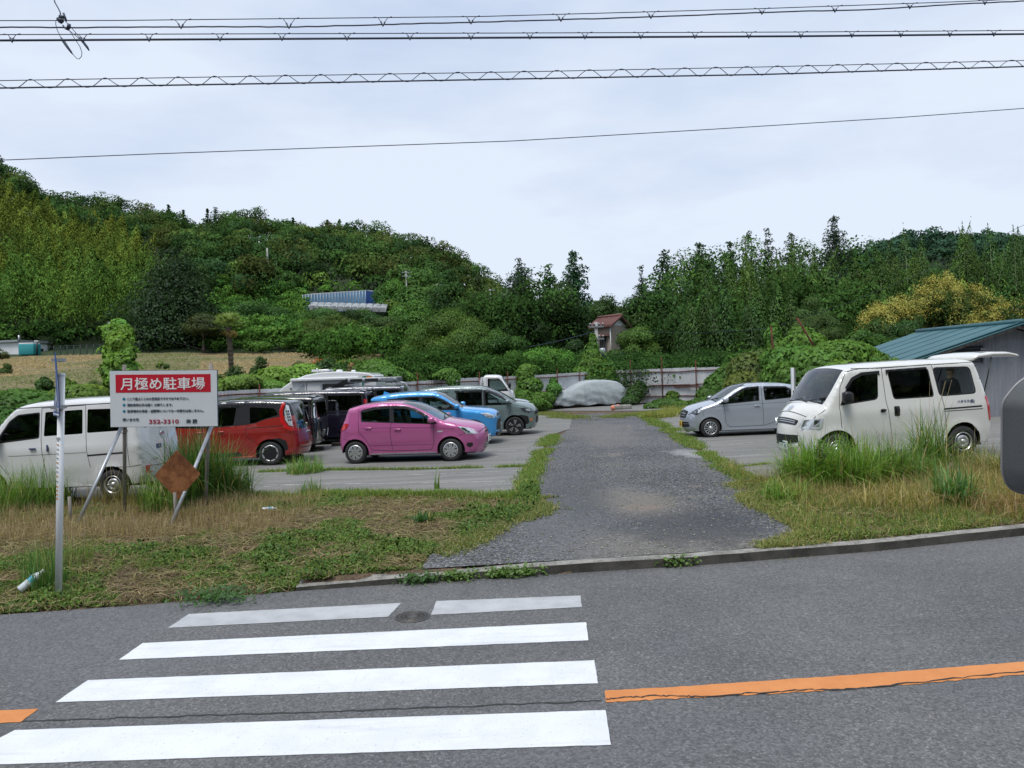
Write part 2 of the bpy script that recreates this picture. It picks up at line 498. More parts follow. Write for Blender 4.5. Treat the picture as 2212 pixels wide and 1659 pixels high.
tag(grid_mesh('hills',X,Y,Z,M['hillside']))
fy=np.concatenate([np.arange(26,60,1.0),np.arange(60,97.5,1.5)])
ft=np.linspace(-1.3,-.13,90)
X=np.stack([ft*y for y in fy]); Y=np.repeat(fy[:,None],len(ft),1)
yf=fence_y(X)
Yc=np.maximum(Y,yf+1.0)
Z=terr(X.ravel(),Yc.ravel()).reshape(X.shape)+.05+.10*vnoise(X,Yc,.9,3)+.12*vnoise(X,Yc,.35,4)
tag(grid_mesh('mown_field',X,Yc,Z,M['field']))
# ------------------------------------------------------------ road, markings
rx=np.concatenate([np.linspace(-60,-12,8),np.linspace(-11,12,90),np.linspace(14,60,8)])
rv=np.linspace(0,1,12)
X=np.repeat(rx[None,:],len(rv),0)
Y=-4.0+(kerb_y(rx)[None,:]+4.0)*rv[:,None]
tag(grid_mesh('road',X,Y,X*0+0.0,M['asphalt']))
def sheet(name,pts,z,mat_,kind='structure',**kw):
 mb=MB(); mb.poly([(p.x,p.y,z) for p in pts])
 o=mb.build(name,mat_,fixn=False)
 if o.data.polygons[0].normal.z<0: o.data.flip_normals()
 if kind: o['kind']=kind
 return tag(o,**kw)
def D(X,Y): return G0(*D2(X,Y),0.0)
def wob(a,b,n,amp,seed):
 r_=random.Random(seed); out_=[]
 for i in range(n+1):
  t=i/n; p=a.lerp(b,t)
  if 0<i<n: p=p+Vector((r_.uniform(-amp,amp),r_.uniform(-amp,amp),0))
  out_.append(p)
 return out_
def stripe(name,c,mat_,z,seed,kind='structure',amp=.003,**kw):
 """c: near-left, near-right, far-right, far-left"""
 pts=wob(c[0],c[1],40,amp,seed)[:-1]+wob(c[1],c[2],8,amp,seed+1)[:-1]+wob(c[2],c[3],40,amp,seed+2)[:-1]+wob(c[3],c[0],8,amp,seed+3)[:-1]
 mb=MB()
 cen=sum(pts,Vector())/len(pts)
 mb.poly([(p.x,p.y,z) for p in pts])
 o=mb.build(name,mat_,fixn=False)
 if o.data.polygons[0].normal.z<0: o.data.flip_normals()
 o['kind']=kind
 return tag(o,**kw)
stripe('road_marking_crossing',[D(363,1357),D(838,1333),D(867,1303),D(408,1327)],M['line_worn'],.004,1)
stripe('road_marking_crossing',[D(931,1329),D(1257,1312),D(1254,1287),D(943,1299)],M['line_worn'],.004,5)
stripe('road_marking_crossing',[D(257,1426),D(1271,1384),D(1266,1345),D(308,1390)],M['line_white'],.004,9)
stripe('road_marking_crossing',[D(120,1518),D(1292,1477),D(1284,1427),D(190,1470)],M['line_white'],.004,13)
stripe('road_marking_crossing',[D(-120,1656),D(1320,1610),D(1308,1535),D(32,1578)],M['line_white'],.004,17)
stripe('road_marking_centre_line',[D(-500,1582),D(44,1561),D(83,1532),D(-500,1556)],M['line_orange'],.004,21)
top=[D(1306,1493),D(1500,1482),D(1760,1464),D(2000,1447),D(2212,1430),D(2600,1398),D(3300,1338)]
bot=[D(1309,1518),D(1500,1508),D(1760,1494),D(2000,1476),D(2212,1458),D(2600,1424),D(3300,1360)]
pts=[]
for i in range(6): pts += wob(bot[i],bot[i+1],14,.012,30+i)[:-1]
pts += [bot[-1]]
tp=[]
for i in range(6): tp += wob(top[i],top[i+1],14,.006,40+i)[:-1]
pts += ([*tp,top[-1]])[::-1]
sheet('road_marking_centre_line',pts,.004,M['line_orange'])
def ribbon(name,pts,w,z,mat_,seed,n=10,amp=.01,kind='structure',parent=None):
 P=[]
 for i in range(len(pts)-1): P += wob(pts[i],pts[i+1],n,amp,seed+i)[:-1]
 P.append(pts[-1])
 r_=random.Random(seed)
 mb=MB(); V=[]; F=[]
 for i,p in enumerate(P):
  t=(P[min(i+1,len(P)-1)]-P[max(i-1,0)]); t.z=0; t.normalize()
  nn=Vector((-t.y,t.x,0))*w*r_.uniform(.35,1.0)/2
  V += [(p.x-nn.x,p.y-nn.y,z(p) if callable(z) else z),(p.x+nn.x,p.y+nn.y,z(p) if callable(z) else z)]
 F=[(2*i,2*i+2,2*i+3,2*i+1) for i in range(len(P)-1)]
 mb.add(V,F)
 o=mb.build(name,mat_,parent,fixn=False)
 if o.data.polygons[0].normal.z<0: o.data.flip_normals()
 if kind: o['kind']=kind
 return o
ribbon('road_crack',[D(-60,1556),D(60,1558),D(340,1549),D(700,1538),D(1040,1525),D(1300,1514)],.026,.003,M['crack'],60,16,.012)
ribbon('road_crack',[D(1309,1512),D(1420,1504),D(1520,1506),D(1700,1494),D(1860,1488),D(2212,1452)],.02,.008,M['crack'],77,18,.014)
mc=D(891,1333)
mh=empty('manhole_cover',(mc.x,mc.y,0.0)); mh.scale=(.56,.56,1)
tag(mh,'round cast iron manhole cover set in the asphalt between the two pale crossing stripes','manhole cover')
mb=MB(); mb.lathe([(.0,.008),(.26,.008),(.262,.004)],seg=48)
for rr in (.08,.15,.215): mb.lathe([(rr,.008),(rr+.004,.0125),(rr+.016,.0125),(rr+.02,.008)],seg=48)
for k in range(16):
 a=k*PI/8
 for rr in (.12,.185): mb.box((rr*math.cos(a),rr*math.sin(a),.010),(.05,.012,.006),rot=a)
mb.build('lid',M['iron'],mh)
mb=MB(); mb.lathe([(.268,.004),(.27,.009),(.305,.009),(.31,.003)],seg=48); mb.build('frame_ring',M['iron'],mh)
# ------------------------------------------------------------ kerb
kb=MB(); V=[]; F=[]
xs=np.linspace(G0(*D2(640,1276)).x,40,140)
rr_=random.Random(4)
for i,x in enumerate(xs):
 y=float(kerb_y(x)); h=.115+rr_.uniform(-.004,.004)
 if i<10: h *= .45+.055*i
 j=rr_.uniform(-.004,.004)
 V += [(x,y+j,-.03),(x,y+j+.012,h-.012),(x,y+.03,h),(x,y+.15+2*j,h+.001),(x,y+.165,.085)]
for i in range(len(xs)-1):
 for k in range(4):
  a=i*5+k; F.append((a,a+5,a+6,a+1))
kb.add(V,F,smooth=False)
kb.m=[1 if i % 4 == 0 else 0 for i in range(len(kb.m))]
M['kerb_face']=ramp_mat('kerb_face_shade_dirt',[(3,7,.35,.65,(.04,.038,.033),(.085,.08,.07)),(30,4,.6,.7,(.16,.15,.13),.4)],bump=.5,bscale=50,bdist=.01)  # face colour darkened to stand for shade as well as moss and dirt
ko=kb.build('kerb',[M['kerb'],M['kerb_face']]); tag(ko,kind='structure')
# ------------------------------------------------------------ gravel drive and concrete slabs
def lot_poly(name,P,dz,mat_,kind='structure',sub=1.2):
 pts2=[Vector((p[0],p[1])) for p in P]
 xs_=[p.x for p in pts2]; ys_=[p.y for p in pts2]
 n=len(pts2); edges=[(i,(i+1) % n) for i in range(n)]
 gx=np.arange(min(xs_),max(xs_),sub); gy=np.arange(min(ys_),max(ys_),sub)
 vs=list(pts2)
 for a in gx:
  for b in gy:
   if inside((a,b),pts2): vs.append(Vector((a,b)))
 vo,eo,fo=geometry.delaunay_2d_cdt(vs,edges,[],0,1e-5)[:3]
 F=[f for f in fo if inside(sum((vo[i] for i in f),Vector((0,0)))/len(f),pts2)]
 vv=np.array([[v.x,v.y] for v in vo])
 z=terr(vv[:,0],vv[:,1])+dz
 mb=MB(); mb.add([(v.x,v.y,float(zz)) for v,zz in zip(vo,z)],F,smooth=True)
 o=mb.build(name,mat_,fixn=False)
 for p_ in o.data.polygons:
  if p_.normal.z<0: o.data.flip_normals()
  break
 o['kind']=kind
 return o
def inside(p,poly):
 x,y=p[0],p[1]; c=False; n=len(poly); j=n-1
 for i in range(n):
  xi,yi=poly[i][0],poly[i][1]; xj,yj=poly[j][0],poly[j][1]
  if (yi>y) != (yj>y) and x<(xj-xi)*(y-yi)/(yj-yi+1e-12)+xi: c=not c
  j=i
 return c
def GD(X,Y,dz=0):
 p=G(*D2(X,Y),dz); return (p.x,p.y)
def kx(X,Y,off=.16):
 p=G0(*D2(X,Y),.1); return (p.x,float(kerb_y(p.x))+off)
left_edge=[GD(1115,1075),GD(1145,1020),GD(1170,975),GD(1190,943)]
left_slab=[GD(-600,1075),GD(300,1077),GD(1115,1075),GD(1145,1020),GD(1170,975),GD(1192,940),(GD(1230,928)),(GD(1236,905)),(GD(1180,893)),GD(1140,884)]+[(FB.x-5,FB.y-6.5),(FA.x+.3,FA.y-.2),(-22,12)]
lot_poly('parking_slab',left_slab,.018,M['concrete_lot'])
right_slab=[GD(1630,1040),GD(1560,1003),GD(1510,968),GD(1450,928),GD(1385,897),GD(1500,884),(14,31),(26,24),(30,14),GD(2230,1010),GD(1860,1040)]
lot_poly('parking_slab',right_slab,.018,M['concrete_lot'])
back_slab=[GD(1168,888),GD(1395,888),GD(1500,880),(FC.x-.5,FC.y-1.5),(FB.x+1.2,FB.y-1.6),(FB.x-3.0,FB.y-3.5)]
lot_poly('parking_slab',back_slab,.016,M['concrete_lot'])
drive=[kx(905,1240),kx(1100,1225),kx(1300,1215),kx(1500,1200),kx(1640,1189),GD(1690,1172,-.1),GD(1752,1158,-.1),GD(1730,1143,-.1),GD(1690,1122,-.06),GD(1640,1095,-.03),GD(1600,1045),GD(1540,1000),GD(1490,962),GD(1430,925),GD(1375,899),GD(1300,893),GD(1215,897),
   GD(1235,912),GD(1220,935),GD(1192,950),GD(1172,985),GD(1160,1030),GD(1168,1075),GD(1160,1110,-.03),GD(1080,1150,-.07),GD(990,1185,-.1),GD(930,1210,-.12)]
DRIVE=drive
def add_patch(m_,x,y,rx,ry,col,st,nscale=3.0,rot=0.0):
 t=m_.node_tree; p=t.nodes['Principled BSDF']; src=p.inputs['Base Color'].links[0].from_socket
 tcn=t.nodes.new('ShaderNodeTexCoord'); mp_=t.nodes.new('ShaderNodeMapping'); mp_.vector_type='TEXTURE'
 mp_.inputs['Location'].default_value=(x,y,0); mp_.inputs['Scale'].default_value=(rx,ry,50); mp_.inputs['Rotation'].default_value=(0,0,rot)
 t.links.new(tcn.outputs['Object'],mp_.inputs[0]); ln=t.nodes.new('ShaderNodeVectorMath'); ln.operation='LENGTH'; t.links.new(mp_.outputs[0],ln.inputs[0])
 n_=t.nodes.new('ShaderNodeTexNoise'); n_.inputs['Scale'].default_value=nscale; n_.inputs['Detail'].default_value=8; n_.inputs['Roughness'].default_value=.7; t.links.new(tcn.outputs['Object'],n_.inputs['Vector'])
 a_=t.nodes.new('ShaderNodeMath'); a_.operation='MULTIPLY_ADD'; a_.inputs[1].default_value=-1.6; t.links.new(n_.outputs['Fac'],a_.inputs[0]); t.links.new(ln.outputs['Value'],a_.inputs[2])
 r_=t.nodes.new('ShaderNodeMapRange'); r_.interpolation_type='SMOOTHSTEP'; r_.inputs['From Min'].default_value=.45; r_.inputs['From Max'].default_value=-.35; r_.inputs['To Max'].default_value=st
 t.links.new(a_.outputs[0],r_.inputs['Value']); x_=t.nodes.new('ShaderNodeMix'); x_.data_type='RGBA'; t.links.new(r_.outputs[0],x_.inputs['Factor']); t.links.new(src,x_.inputs['A']); x_.inputs['B'].default_value=(*col,1); t.links.new(x_.outputs['Result'],p.inputs['Base Color'])
for X_,Y_,rx_,ry_,c_,s_,ro in ((1370,1085,.75,1.5,(.25,.225,.195),.6,.2),(1390,1098,.35,.35,(.26,.20,.165),.45,0),(1440,1160,1.6,.8,(.24,.22,.19),.5,0),(1540,985,.6,1.6,(.42,.42,.42),.7,.4),(1300,935,1.2,5,(.20,.19,.18),.5,0),(1200,1120,.8,2.2,(.15,.155,.165),.6,0),(1500,1130,1.2,1.0,(.055,.06,.07),.7,0),(1240,1060,.7,3,(.085,.09,.10),.6,0)):
 q_=GD(X_,Y_); add_patch(M['gravel'],q_[0],q_[1],rx_,ry_,c_,s_,rot=ro)
LSLAB=left_slab; RSLAB=right_slab; BSLAB=back_slab
lot_poly('gravel_drive',drive,.010,M['gravel'],sub=.5)
def lotline(a,b,w,seed):
 A=G(*D2(*a),.02); B=G(*D2(*b),.02)
 ribbon('bay_line',[A,B],w,lambda p: zlot(p.x)+.0225,M['lot_line'],seed,30,.006)
for k,(a,b) in enumerate([((555,1048),(1135,1040)),((880,1026),(1150,1016)),((520,1055),(650,1046)),((760,993),(1165,985)),((700,1007),(830,1003)),
       ((1090,953),(1187,950)),((1060,975),(1178,971)),((1575,960),(1655,953)),((1560,988),(1660,981)),((535,1010),(700,1008)),((1100,935),(1190,930))]):
 lotline(a,b,.07,100+k)
# ================================================================ plants
def unit(v): return v/(np.linalg.norm(v,axis=-1,keepdims=True)+1e-9)
def cards(C,Nn,size,aspect,rng,col,tilt=.35,updir=None,fold=.0):
 """kite shaped leaves. C (n,3), Nn (n,3) facing, size (n,), col (n,3)"""
 n=len(C)
 Nn=unit(Nn+rng.normal(0,tilt,(n,3)))
 if updir is None: a=rng.normal(0,1,(n,3))
 else: a=updir+rng.normal(0,.3,(n,3))
 a=unit(a-Nn*np.sum(a*Nn,1,keepdims=True)); b=np.cross(Nn,a)
 L_=(size*.5)[:,None]; W_=(size*.5*aspect)[:,None]
 p0=C-a*L_; p1=C+b*W_-a*L_*.15; p2=C+a*L_; p3=C-b*W_-a*L_*.15
 if fold:
  p1=p1-Nn*W_*fold; p3=p3-Nn*W_*fold
 V=np.stack([p0,p1,p2,p3],1).reshape(-1,3)
 F=np.arange(4*n).reshape(n,4)
 return V,F,np.repeat(col,4,0)
def sph(n,rng,up=0.0):
 v=unit(rng.normal(0,1,(n,3)))
 if up: v[:,2]=v[:,2]+up; v=unit(v)
 return v
class Leaves:
 def __init__(s): s.V=[]; s.F=[]; s.C=[]; s.N=[]; s.n=0
 def add(s,V,F,C,Nv=None):
  s.V.append(V); s.F.append(F+s.n); s.C.append(C); s.n += len(V)
  k=F.shape[1]
  n_=unit(np.cross(V[F[:,1]]-V[F[:,0]],V[F[:,2]]-V[F[:,0]]))
  if Nv is None: Nv=n_*np.where(n_[:,2:3]<0,-1,1)
  fl=np.sum(n_*Nv,1)<0
  F2=F.copy(); F2[fl]=F2[fl][:,::-1]; s.F[-1]=F2+s.n-len(V)
  A=np.zeros_like(V); A[F.ravel()]=np.repeat(unit(Nv),k,0); s.N.append(A)
  return s
 def lobes(s,cen,rad,n,size,col,rng,aspect=.6,shell=(.72,1.05),tilt=.45,up=.15,cj=.16,droop=None):
  """cen (k,3) rad (k,3): leaves over the skin of k ellipsoids"""
  k=len(cen);
  ncard=np.maximum(8,(n*(rad[:,0]*rad[:,2])/np.mean(rad[:,0]*rad[:,2])/k)).astype(int)
  idx=np.repeat(np.arange(k),ncard); m_=len(idx)
  d=sph(m_,rng,up); r_=rng.uniform(*shell,(m_,1))
  C=cen[idx]+d*rad[idx]*r_
  tint=np.clip(rng.normal(1,cj,(k,1)),.55,1.5)[idx]*np.clip(rng.normal(1,.18,(m_,1)),.5,1.6)
  hue=rng.normal(0,.06,(k,1))[idx]
  cc=np.array(col)[None,:]*tint*np.concatenate([1+hue,np.ones_like(hue),1-hue],1)
  sz=size*rng.uniform(.6,1.25,m_)
  ud=None
  if droop is not None: ud=d*np.array([1,1,.2])+np.array([0,0,droop])
  return s.add(*cards(C,d,sz,aspect,rng,cc,tilt,ud),Nv=d+np.array([0,0,.35])+rng.normal(0,.32,d.shape))
 def build(s,name,mt,parent=None):
  o=mesh_np(name,np.concatenate(s.V),np.concatenate(s.F),mt,parent,np.concatenate(s.C),smooth=True)
  o.data.normals_split_custom_set_from_vertices(np.concatenate(s.N).astype(np.float32))
  return o
def trunk_mesh(root,H,r,rng,limbs=(),name='trunk',mt=None,lean=(0,0)):
 b=MB(); pts=[]; n=7
 for i in range(n):
  t=i/(n-1); pts.append((lean[0]*t*H+rng.normal(0,.02)*H*t,lean[1]*t*H+rng.normal(0,.02)*H*t,t*H-.2*(i == 0)))
 b.tube(pts,[r*(1.25 if i == 0 else 1-.75*i/(n-1)) for i in range(n)],8)
 for (t0,e) in limbs:
  p0=Vector(pts[int(t0*(n-1))]); e=Vector(e); mid=(p0+e)/2+Vector((0,0,-.06*(e-p0).length))
  b.tube([p0,mid,e],[r*.42,r*.28,r*.08],6)
 return b.build(name,mt or M['bark'],root,smooth=True)
def tree_root(name,px,D,label,cat,group=None,x=None):
 X=PD(px,380,D).x if x is None else x
 z=float(terr(X,D)[0])
 r_=empty(name,(X,D,z)); tag(r_,label,cat,group)
 return r_,X,z
def broadleaf(px,ytop,D,wpx,col,label,seed,name='broadleaf_tree',ybot=None,n=5200,leaf=.30,lobes=20,flat=1.0,group=None,tilt=.45,aspect=.62,lobe_r=.30,cj=.18,mat_='leaf',cat='tree',trunk=.55):
 rng=rnd(seed)
 r_,X,z=tree_root(name,px,D,label,cat,group)
 zt=PD(px,ytop,D).z-z; W=wpx*D/740/2
 zb=.18*zt if ybot is None else max(.1,PD(px,ybot,D).z-z)
 hh=(zt-zb)/2; zc=(zt+zb)/2
 n=int(n*2.2); leaf=leaf*.66
 k=lobes
 d=sph(k,rng,.1); q=rng.uniform(.35,1,(k,1)) ** .5
 cen=d*q*np.array([W*(1-lobe_r),W*(1-lobe_r),hh*(1-lobe_r)])+np.array([0,0,zc])
 t=(cen[:,2]-zb)/(2*hh)
 cen[:,:2] *= (1.12-.42*t ** 2*(1 if flat >= 1 else .3))[:,None]
 rr=W*lobe_r*rng.uniform(.75,1.35,(k,1))
 rad=np.concatenate([rr,rr,np.minimum(rr*.82*flat,hh*.6)],1)
 cen[0]=(rng.normal(0,.08)*W,0,zt-rad[0,2]*.9)
 L_=Leaves()
 L_.lobes(cen,rad,n,leaf,col,rng,aspect,tilt=tilt,cj=cj)
 m_=n // 7; i=rng.integers(0,k,m_); dd=sph(m_,rng,.3)
 C=cen[i]+dd*rad[i]*rng.uniform(1.0,1.28,(m_,1))
 L_.add(*cards(C,dd,leaf*rng.uniform(.5,1,m_),aspect,rng,np.array(col)[None]*rng.uniform(.8,1.3,(m_,1)),.8))
 L_.build('crown',M[mat_],r_)
 lim=[(rng.uniform(.4,.85),tuple(cen[j])) for j in rng.choice(k,min(k,7),replace=False)]
 trunk_mesh(r_,max(zc,zt*trunk),max(.07,W*.06),rng,lim)
 return r_
def conifer(px,ytop,D,wpx,col,label,seed,name='conifer_tree',ybot=None,n=4200,leaf=.34,open_=.0,group=None,tiers=15,shape=.85,bare=.12,mat_='leaf'):
 rng=rnd(seed)
 r_,X,z=tree_root(name,px,D,label,'tree',group)
 H=PD(px,ytop,D).z-z; W=wpx*D/740/2
 zb=H*bare if ybot is None else max(.05*H,PD(px,ybot,D).z-z)
 n=int(n*3.4); leaf=leaf*.60; W *= 1.15; shape=max(shape,.62)
 cen=[]; rad=[]; lim=[]
 for i in range(tiers):
  t=(i+rng.uniform(-.3,.3))/(tiers-1); t=min(max(t,0),.985)
  R_=W*(1-t) ** shape*rng.uniform(.75,1.1)+W*.06
  k=max(2,int(round(7*(1-t)+2)))
  if rng.uniform()<open_: k=max(1,k // 2)
  a0=rng.uniform(0,6.3)
  for j in range(k):
   a=a0+6.283*j/k+rng.uniform(-.4,.4); rr=R_*rng.uniform(.45,.78)
   zz=zb+(H-zb)*t+rng.uniform(-.3,.3)*H/tiers-rr*.12
   s_=R_*rng.uniform(.40,.62)+.10+W*.07
   cen.append((rr*math.cos(a),rr*math.sin(a),zz)); rad.append((s_,s_,s_*rng.uniform(.42,.70)*1.15))
   if rng.uniform()<.3: lim.append((min(.99,(zb+(H-zb)*t)/H),(rr*math.cos(a),rr*math.sin(a),zz)))
  cen.append((0,0,zb+(H-zb)*t)); rad.append((R_*.5+.1,)*2+(min(R_*.6,1.2)+.25,))
 cen.append((0,0,H-.35)); rad.append((W*.10+.1,W*.10+.1,.5))
 cen=np.array(cen); rad=np.array(rad)
 Leaves().lobes(cen,rad,n,leaf*(1.35 if open_ == 0 else 1.15),col,rng,.6 if open_ == 0 else .5,tilt=.55,cj=.20,up=.2,droop=-.3).build('crown',M[mat_],r_)
 trunk_mesh(r_,H*.97,max(.10,W*.055),rng,lim[:14])
 return r_
def plume(L_,base,H,rng,col,n=260,leaf=.55,rad=1.0,lean=None):
 """one bamboo: leafy nodding plume"""
 lx,ly=lean if lean is not None else rng.normal(0,.14,2)
 t=rng.uniform(.32,1.0,n) ** .8
 k=11; ti=np.round(t*k)/k+rng.normal(0,.035,n)
 R_=rad*np.sin(np.clip((1.04-ti)/.74,0,1)*PI*.62) ** .8
 a=rng.uniform(0,6.283,n); q=np.sqrt(rng.uniform(.1,1,n))
 bend=ti ** 2.2
 C=np.stack([base[0]+lx*H*bend+R_*q*np.cos(a),base[1]+ly*H*bend+R_*q*np.sin(a),base[2]+H*ti*(1-.10*bend*(abs(lx)+abs(ly)))-R_*q*.45],1)
 d=np.stack([np.cos(a),np.sin(a),np.full(n,.9)],1)
 ud=np.stack([np.cos(a),np.sin(a),np.full(n,-.75)],1)
 tint=np.clip(rng.normal(1,.24),.5,1.6)*np.clip(rng.normal(1,.2,(n,1)),.5,1.6)
 hue=rng.normal(0,.05)
 cc=np.array(col)[None]*tint*np.array([[1+hue,1,1-hue]])
 L_.add(*cards(C,d,leaf*rng.uniform(.6,1.3,n),.34,rng,cc,.4,ud),Nv=d*np.array([1,1,.8])+rng.normal(0,.3,d.shape))
def mound_leaves(L_,cen,rad,n,size,col,rng,aspect=.9,cj=.12):
 L_.lobes(np.array(cen,float),np.array(rad,float),n,size,col,rng,aspect,shell=(.82,1.06),tilt=.42,up=.5,cj=cj)
def shrub(px,ytop,D,wpx,col,label,seed,name='shrub',n=1500,leaf=.12,ybot=None,aspect=.6,lobes=9,cat='shrub',group=None,zoff=0,cj=.15,x=None,depth=1.0):
 rng=rnd(seed)
 r_,X,z=tree_root(name,px,D,label,cat,group)
 H=max(.25,PD(px,ytop,D).z-z); W=wpx*D/740/2
 zb=0 if ybot is None else PD(px,ybot,D).z-z
 k=lobes
 cen=np.stack([rng.uniform(-.72,.72,k)*W,rng.uniform(-.6,.6,k)*W*depth,zb+(H-zb)*rng.uniform(.12,.72,k)],1)
 cen[:,2] *= 1-.35*(np.abs(cen[:,0])/W) ** 2
 rr=rng.uniform(.28,.42,(k,1))*max(W,.3)
 rad=np.concatenate([rr,rr*depth,np.minimum(rr,(H-zb)*.38)],1)
 cen[0]=(0,0,H-rad[0,2])
 L_=Leaves(); L_.lobes(cen,rad,n,leaf,col,rng,aspect,shell=(.6,1.1),tilt=.5,up=.3,cj=cj)
 L_.build('leaves',M['leaf'],r_)
 b=MB()
 for j in range(min(k,6)): b.tube([(0,0,-.1),(cen[j,0]*.5,cen[j,1]*.5,cen[j,2]*.6),tuple(cen[j])],[.03*W+.01,.02*W+.008,.006],5)
 b.build('stems',M['bark'],r_)
 return r_
def blades(P,H,W,rng,col,lean=.5,seg=4,curl=1.0,cvar=.2,colors=None):
 """grass blades: P (n,3) roots, H (n,), W (n,)"""
 n=len(P); a=rng.uniform(0,6.283,n); ln=np.abs(rng.normal(0,lean,n))+.05
 dx=np.cos(a); dy=np.sin(a); sx=-dy; sy=dx
 V=np.zeros((n,seg+1,2,3));
 for i in range(seg+1):
  t=i/seg; fw=H*ln*t ** (1.5+.5*curl); up=H*(t-.42*ln*t ** 3*curl)
  w=W*(1-t ** 1.7)*.5+.0004
  for k,sg in ((0,-1),(1,1)):
   V[:,i,k,0]=P[:,0]+dx*fw+sg*sx*w
   V[:,i,k,1]=P[:,1]+dy*fw+sg*sy*w
   V[:,i,k,2]=P[:,2]+up
 V=V.reshape(n,-1,3); m_=V.shape[1]
 f=[]
 for i in range(seg): f.append((2*i,2*i+1,2*i+3,2*i+2))
 F=(np.arange(n)[:,None,None]*m_+np.array(f)[None]).reshape(-1,4)
 base=(np.array(col)[None] if colors is None else colors)*np.clip(rng.normal(1,cvar,(n,1)),.45,1.7)
 return V.reshape(-1,3),F,np.repeat(base,m_,0)
def tuft(X,Y,H,R_,n,label,seed,col=(.13,.20,.05),name='grass_tuft',dry=.08,w=.014,lean=.55,cat='grass',z=None,plumes=0,group=None):
 rng=rnd(seed)
 z=float(terr(X,Y)[0]) if z is None else z
 r_=empty(name,(X,Y,z)); tag(r_,label,cat,group)
 q=R_*np.sqrt(rng.uniform(0,1,n)); a=rng.uniform(0,6.283,n)
 P=np.stack([q*np.cos(a),q*np.sin(a),np.zeros(n)-.02],1)
 L_=Leaves()
 cc=np.tile(np.array(col),(n,1)); k=rng.uniform(0,1,n)<dry; cc[k]=(.36,.28,.15)
 L_.add(*blades(P,H*rng.uniform(.28,1.15,n),w*rng.uniform(.6,1.2,n),rng,col,lean,6,1.2,colors=cc))
 L_.build('blades',M['grass'],r_)
 if plumes:
  b=MB()
  for j in range(plumes):
   x0,y0=rng.normal(0,R_*.4,2); dx,dy=rng.normal(0,.18,2)
   b.tube([(x0,y0,0),(x0+dx*H*.5,y0+dy*H*.5,H*.7),(x0+dx*H*1.3,y0+dy*H*1.3,H*1.25)],[.004,.003,.0015],4)
  b.build('stalks',M['dry_stalk'],r_)
 return r_
M['dry_stalk']=mat('dry_stalk',(.34,.27,.16),.8)
# ---------------------------------------------------------------- wooded hills (a mass nobody could count)
def hill_points(t0,t1,y0,y1,step,rng):
 P=[]
 y=y0
 while y<y1:
  xs_=np.arange(t0*y,t1*y,step)
  xs_=xs_+rng.uniform(-.42,.42,len(xs_))*step
  P.append(np.stack([xs_,y+rng.uniform(-.42,.42,len(xs_))*step],1)); y += step
 P=np.concatenate(P); return np.concatenate([P,terr(P[:,0],P[:,1])[:,None]],1)
def canopy(name,P,H,R_,col,n,leaf,seed,label,cat,k=6,jit=.3,cols=None,group=None,flat=.8):
 rng=rnd(seed); N_=len(P)
 Hh=H*rng.uniform(1-jit,1+jit,N_); Rr=R_*rng.uniform(1-jit*.6,1+jit*.6,N_)
 d=sph(N_*k,rng,.25).reshape(N_,k,3)*rng.uniform(.3,.8,(N_,k,1))
 cen=P[:,None,:]+d*np.stack([Rr,Rr,Hh*.38],1)[:,None,:]+np.array([0,0,1])[None,None]*(Hh*.62)[:,None,None]
 rr=Rr[:,None]*rng.uniform(.38,.62,(N_,k))
 rad=np.stack([rr,rr,rr*flat],2)
 pal=np.array(cols if cols is not None else [col]); base=pal[rng.integers(0,len(pal),N_)]*np.clip(rng.normal(1,.22,(N_,1)),.5,1.7)
 m_=N_*k; idx=np.repeat(np.arange(m_),n // k)
 dd=sph(len(idx),rng,.35)
 C=cen.reshape(-1,3)[idx]+dd*rad.reshape(-1,3)[idx]*rng.uniform(.8,1.08,(len(idx),1))
 cc=base[idx // k]*np.clip(rng.normal(1,.16,(m_,1)),.5,1.6)[idx]*np.clip(rng.normal(1,.15,(len(idx),1)),.5,1.6)
 L_=Leaves().add(*cards(C,dd,leaf*rng.uniform(.6,1.25,len(idx)),.7,rng,cc,.4),Nv=dd+np.array([0,0,.2])+rng.normal(0,.22,dd.shape))
 o=L_.build(name,M['leaf_far']); tag(o,label,cat,group,'stuff'); return o
rng=rnd(11)
DG=[(.034,.070,.030),(.044,.086,.032),(.028,.058,.030),(.058,.092,.032),(.038,.080,.028),(.066,.080,.034)]
P=hill_points(-.80,.06,128,275,7.0,rng)
pxx=512+740*P[:,0]/P[:,1]
k=~((pxx<168) & (P[:,1]<185)) & (pxx<530) & ~((pxx>285) & (pxx<396) & (P[:,1]<150))
canopy('forest',P[k],9.5,4.9,None,680,.62,12,'dense dark evergreen forest covering the long hill behind the car park','forest',cols=DG)
P=hill_points(.02,.42,150,300,8.5,rng)
canopy('forest',P,9.0,5.0,None,240,1.1,13,'low distant wood between the two hills, above the house roof','forest',cols=DG)
P=hill_points(.40,.80,112,330,8,rng)
canopy('forest',P,8.0,4.8,None,320,.62,113,'green wood on the slope below the far dark hill at the right','forest',cols=[(.050,.10,.034),(.066,.125,.038),(.036,.075,.034)])
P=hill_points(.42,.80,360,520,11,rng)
canopy('forest',P,10.0,6.2,None,200,1.7,14,'far dark bluish wooded hill at the right horizon','forest',cols=[(.030,.062,.052),(.036,.074,.056)])  # distance haze is put into the leaf colour as a blue tint
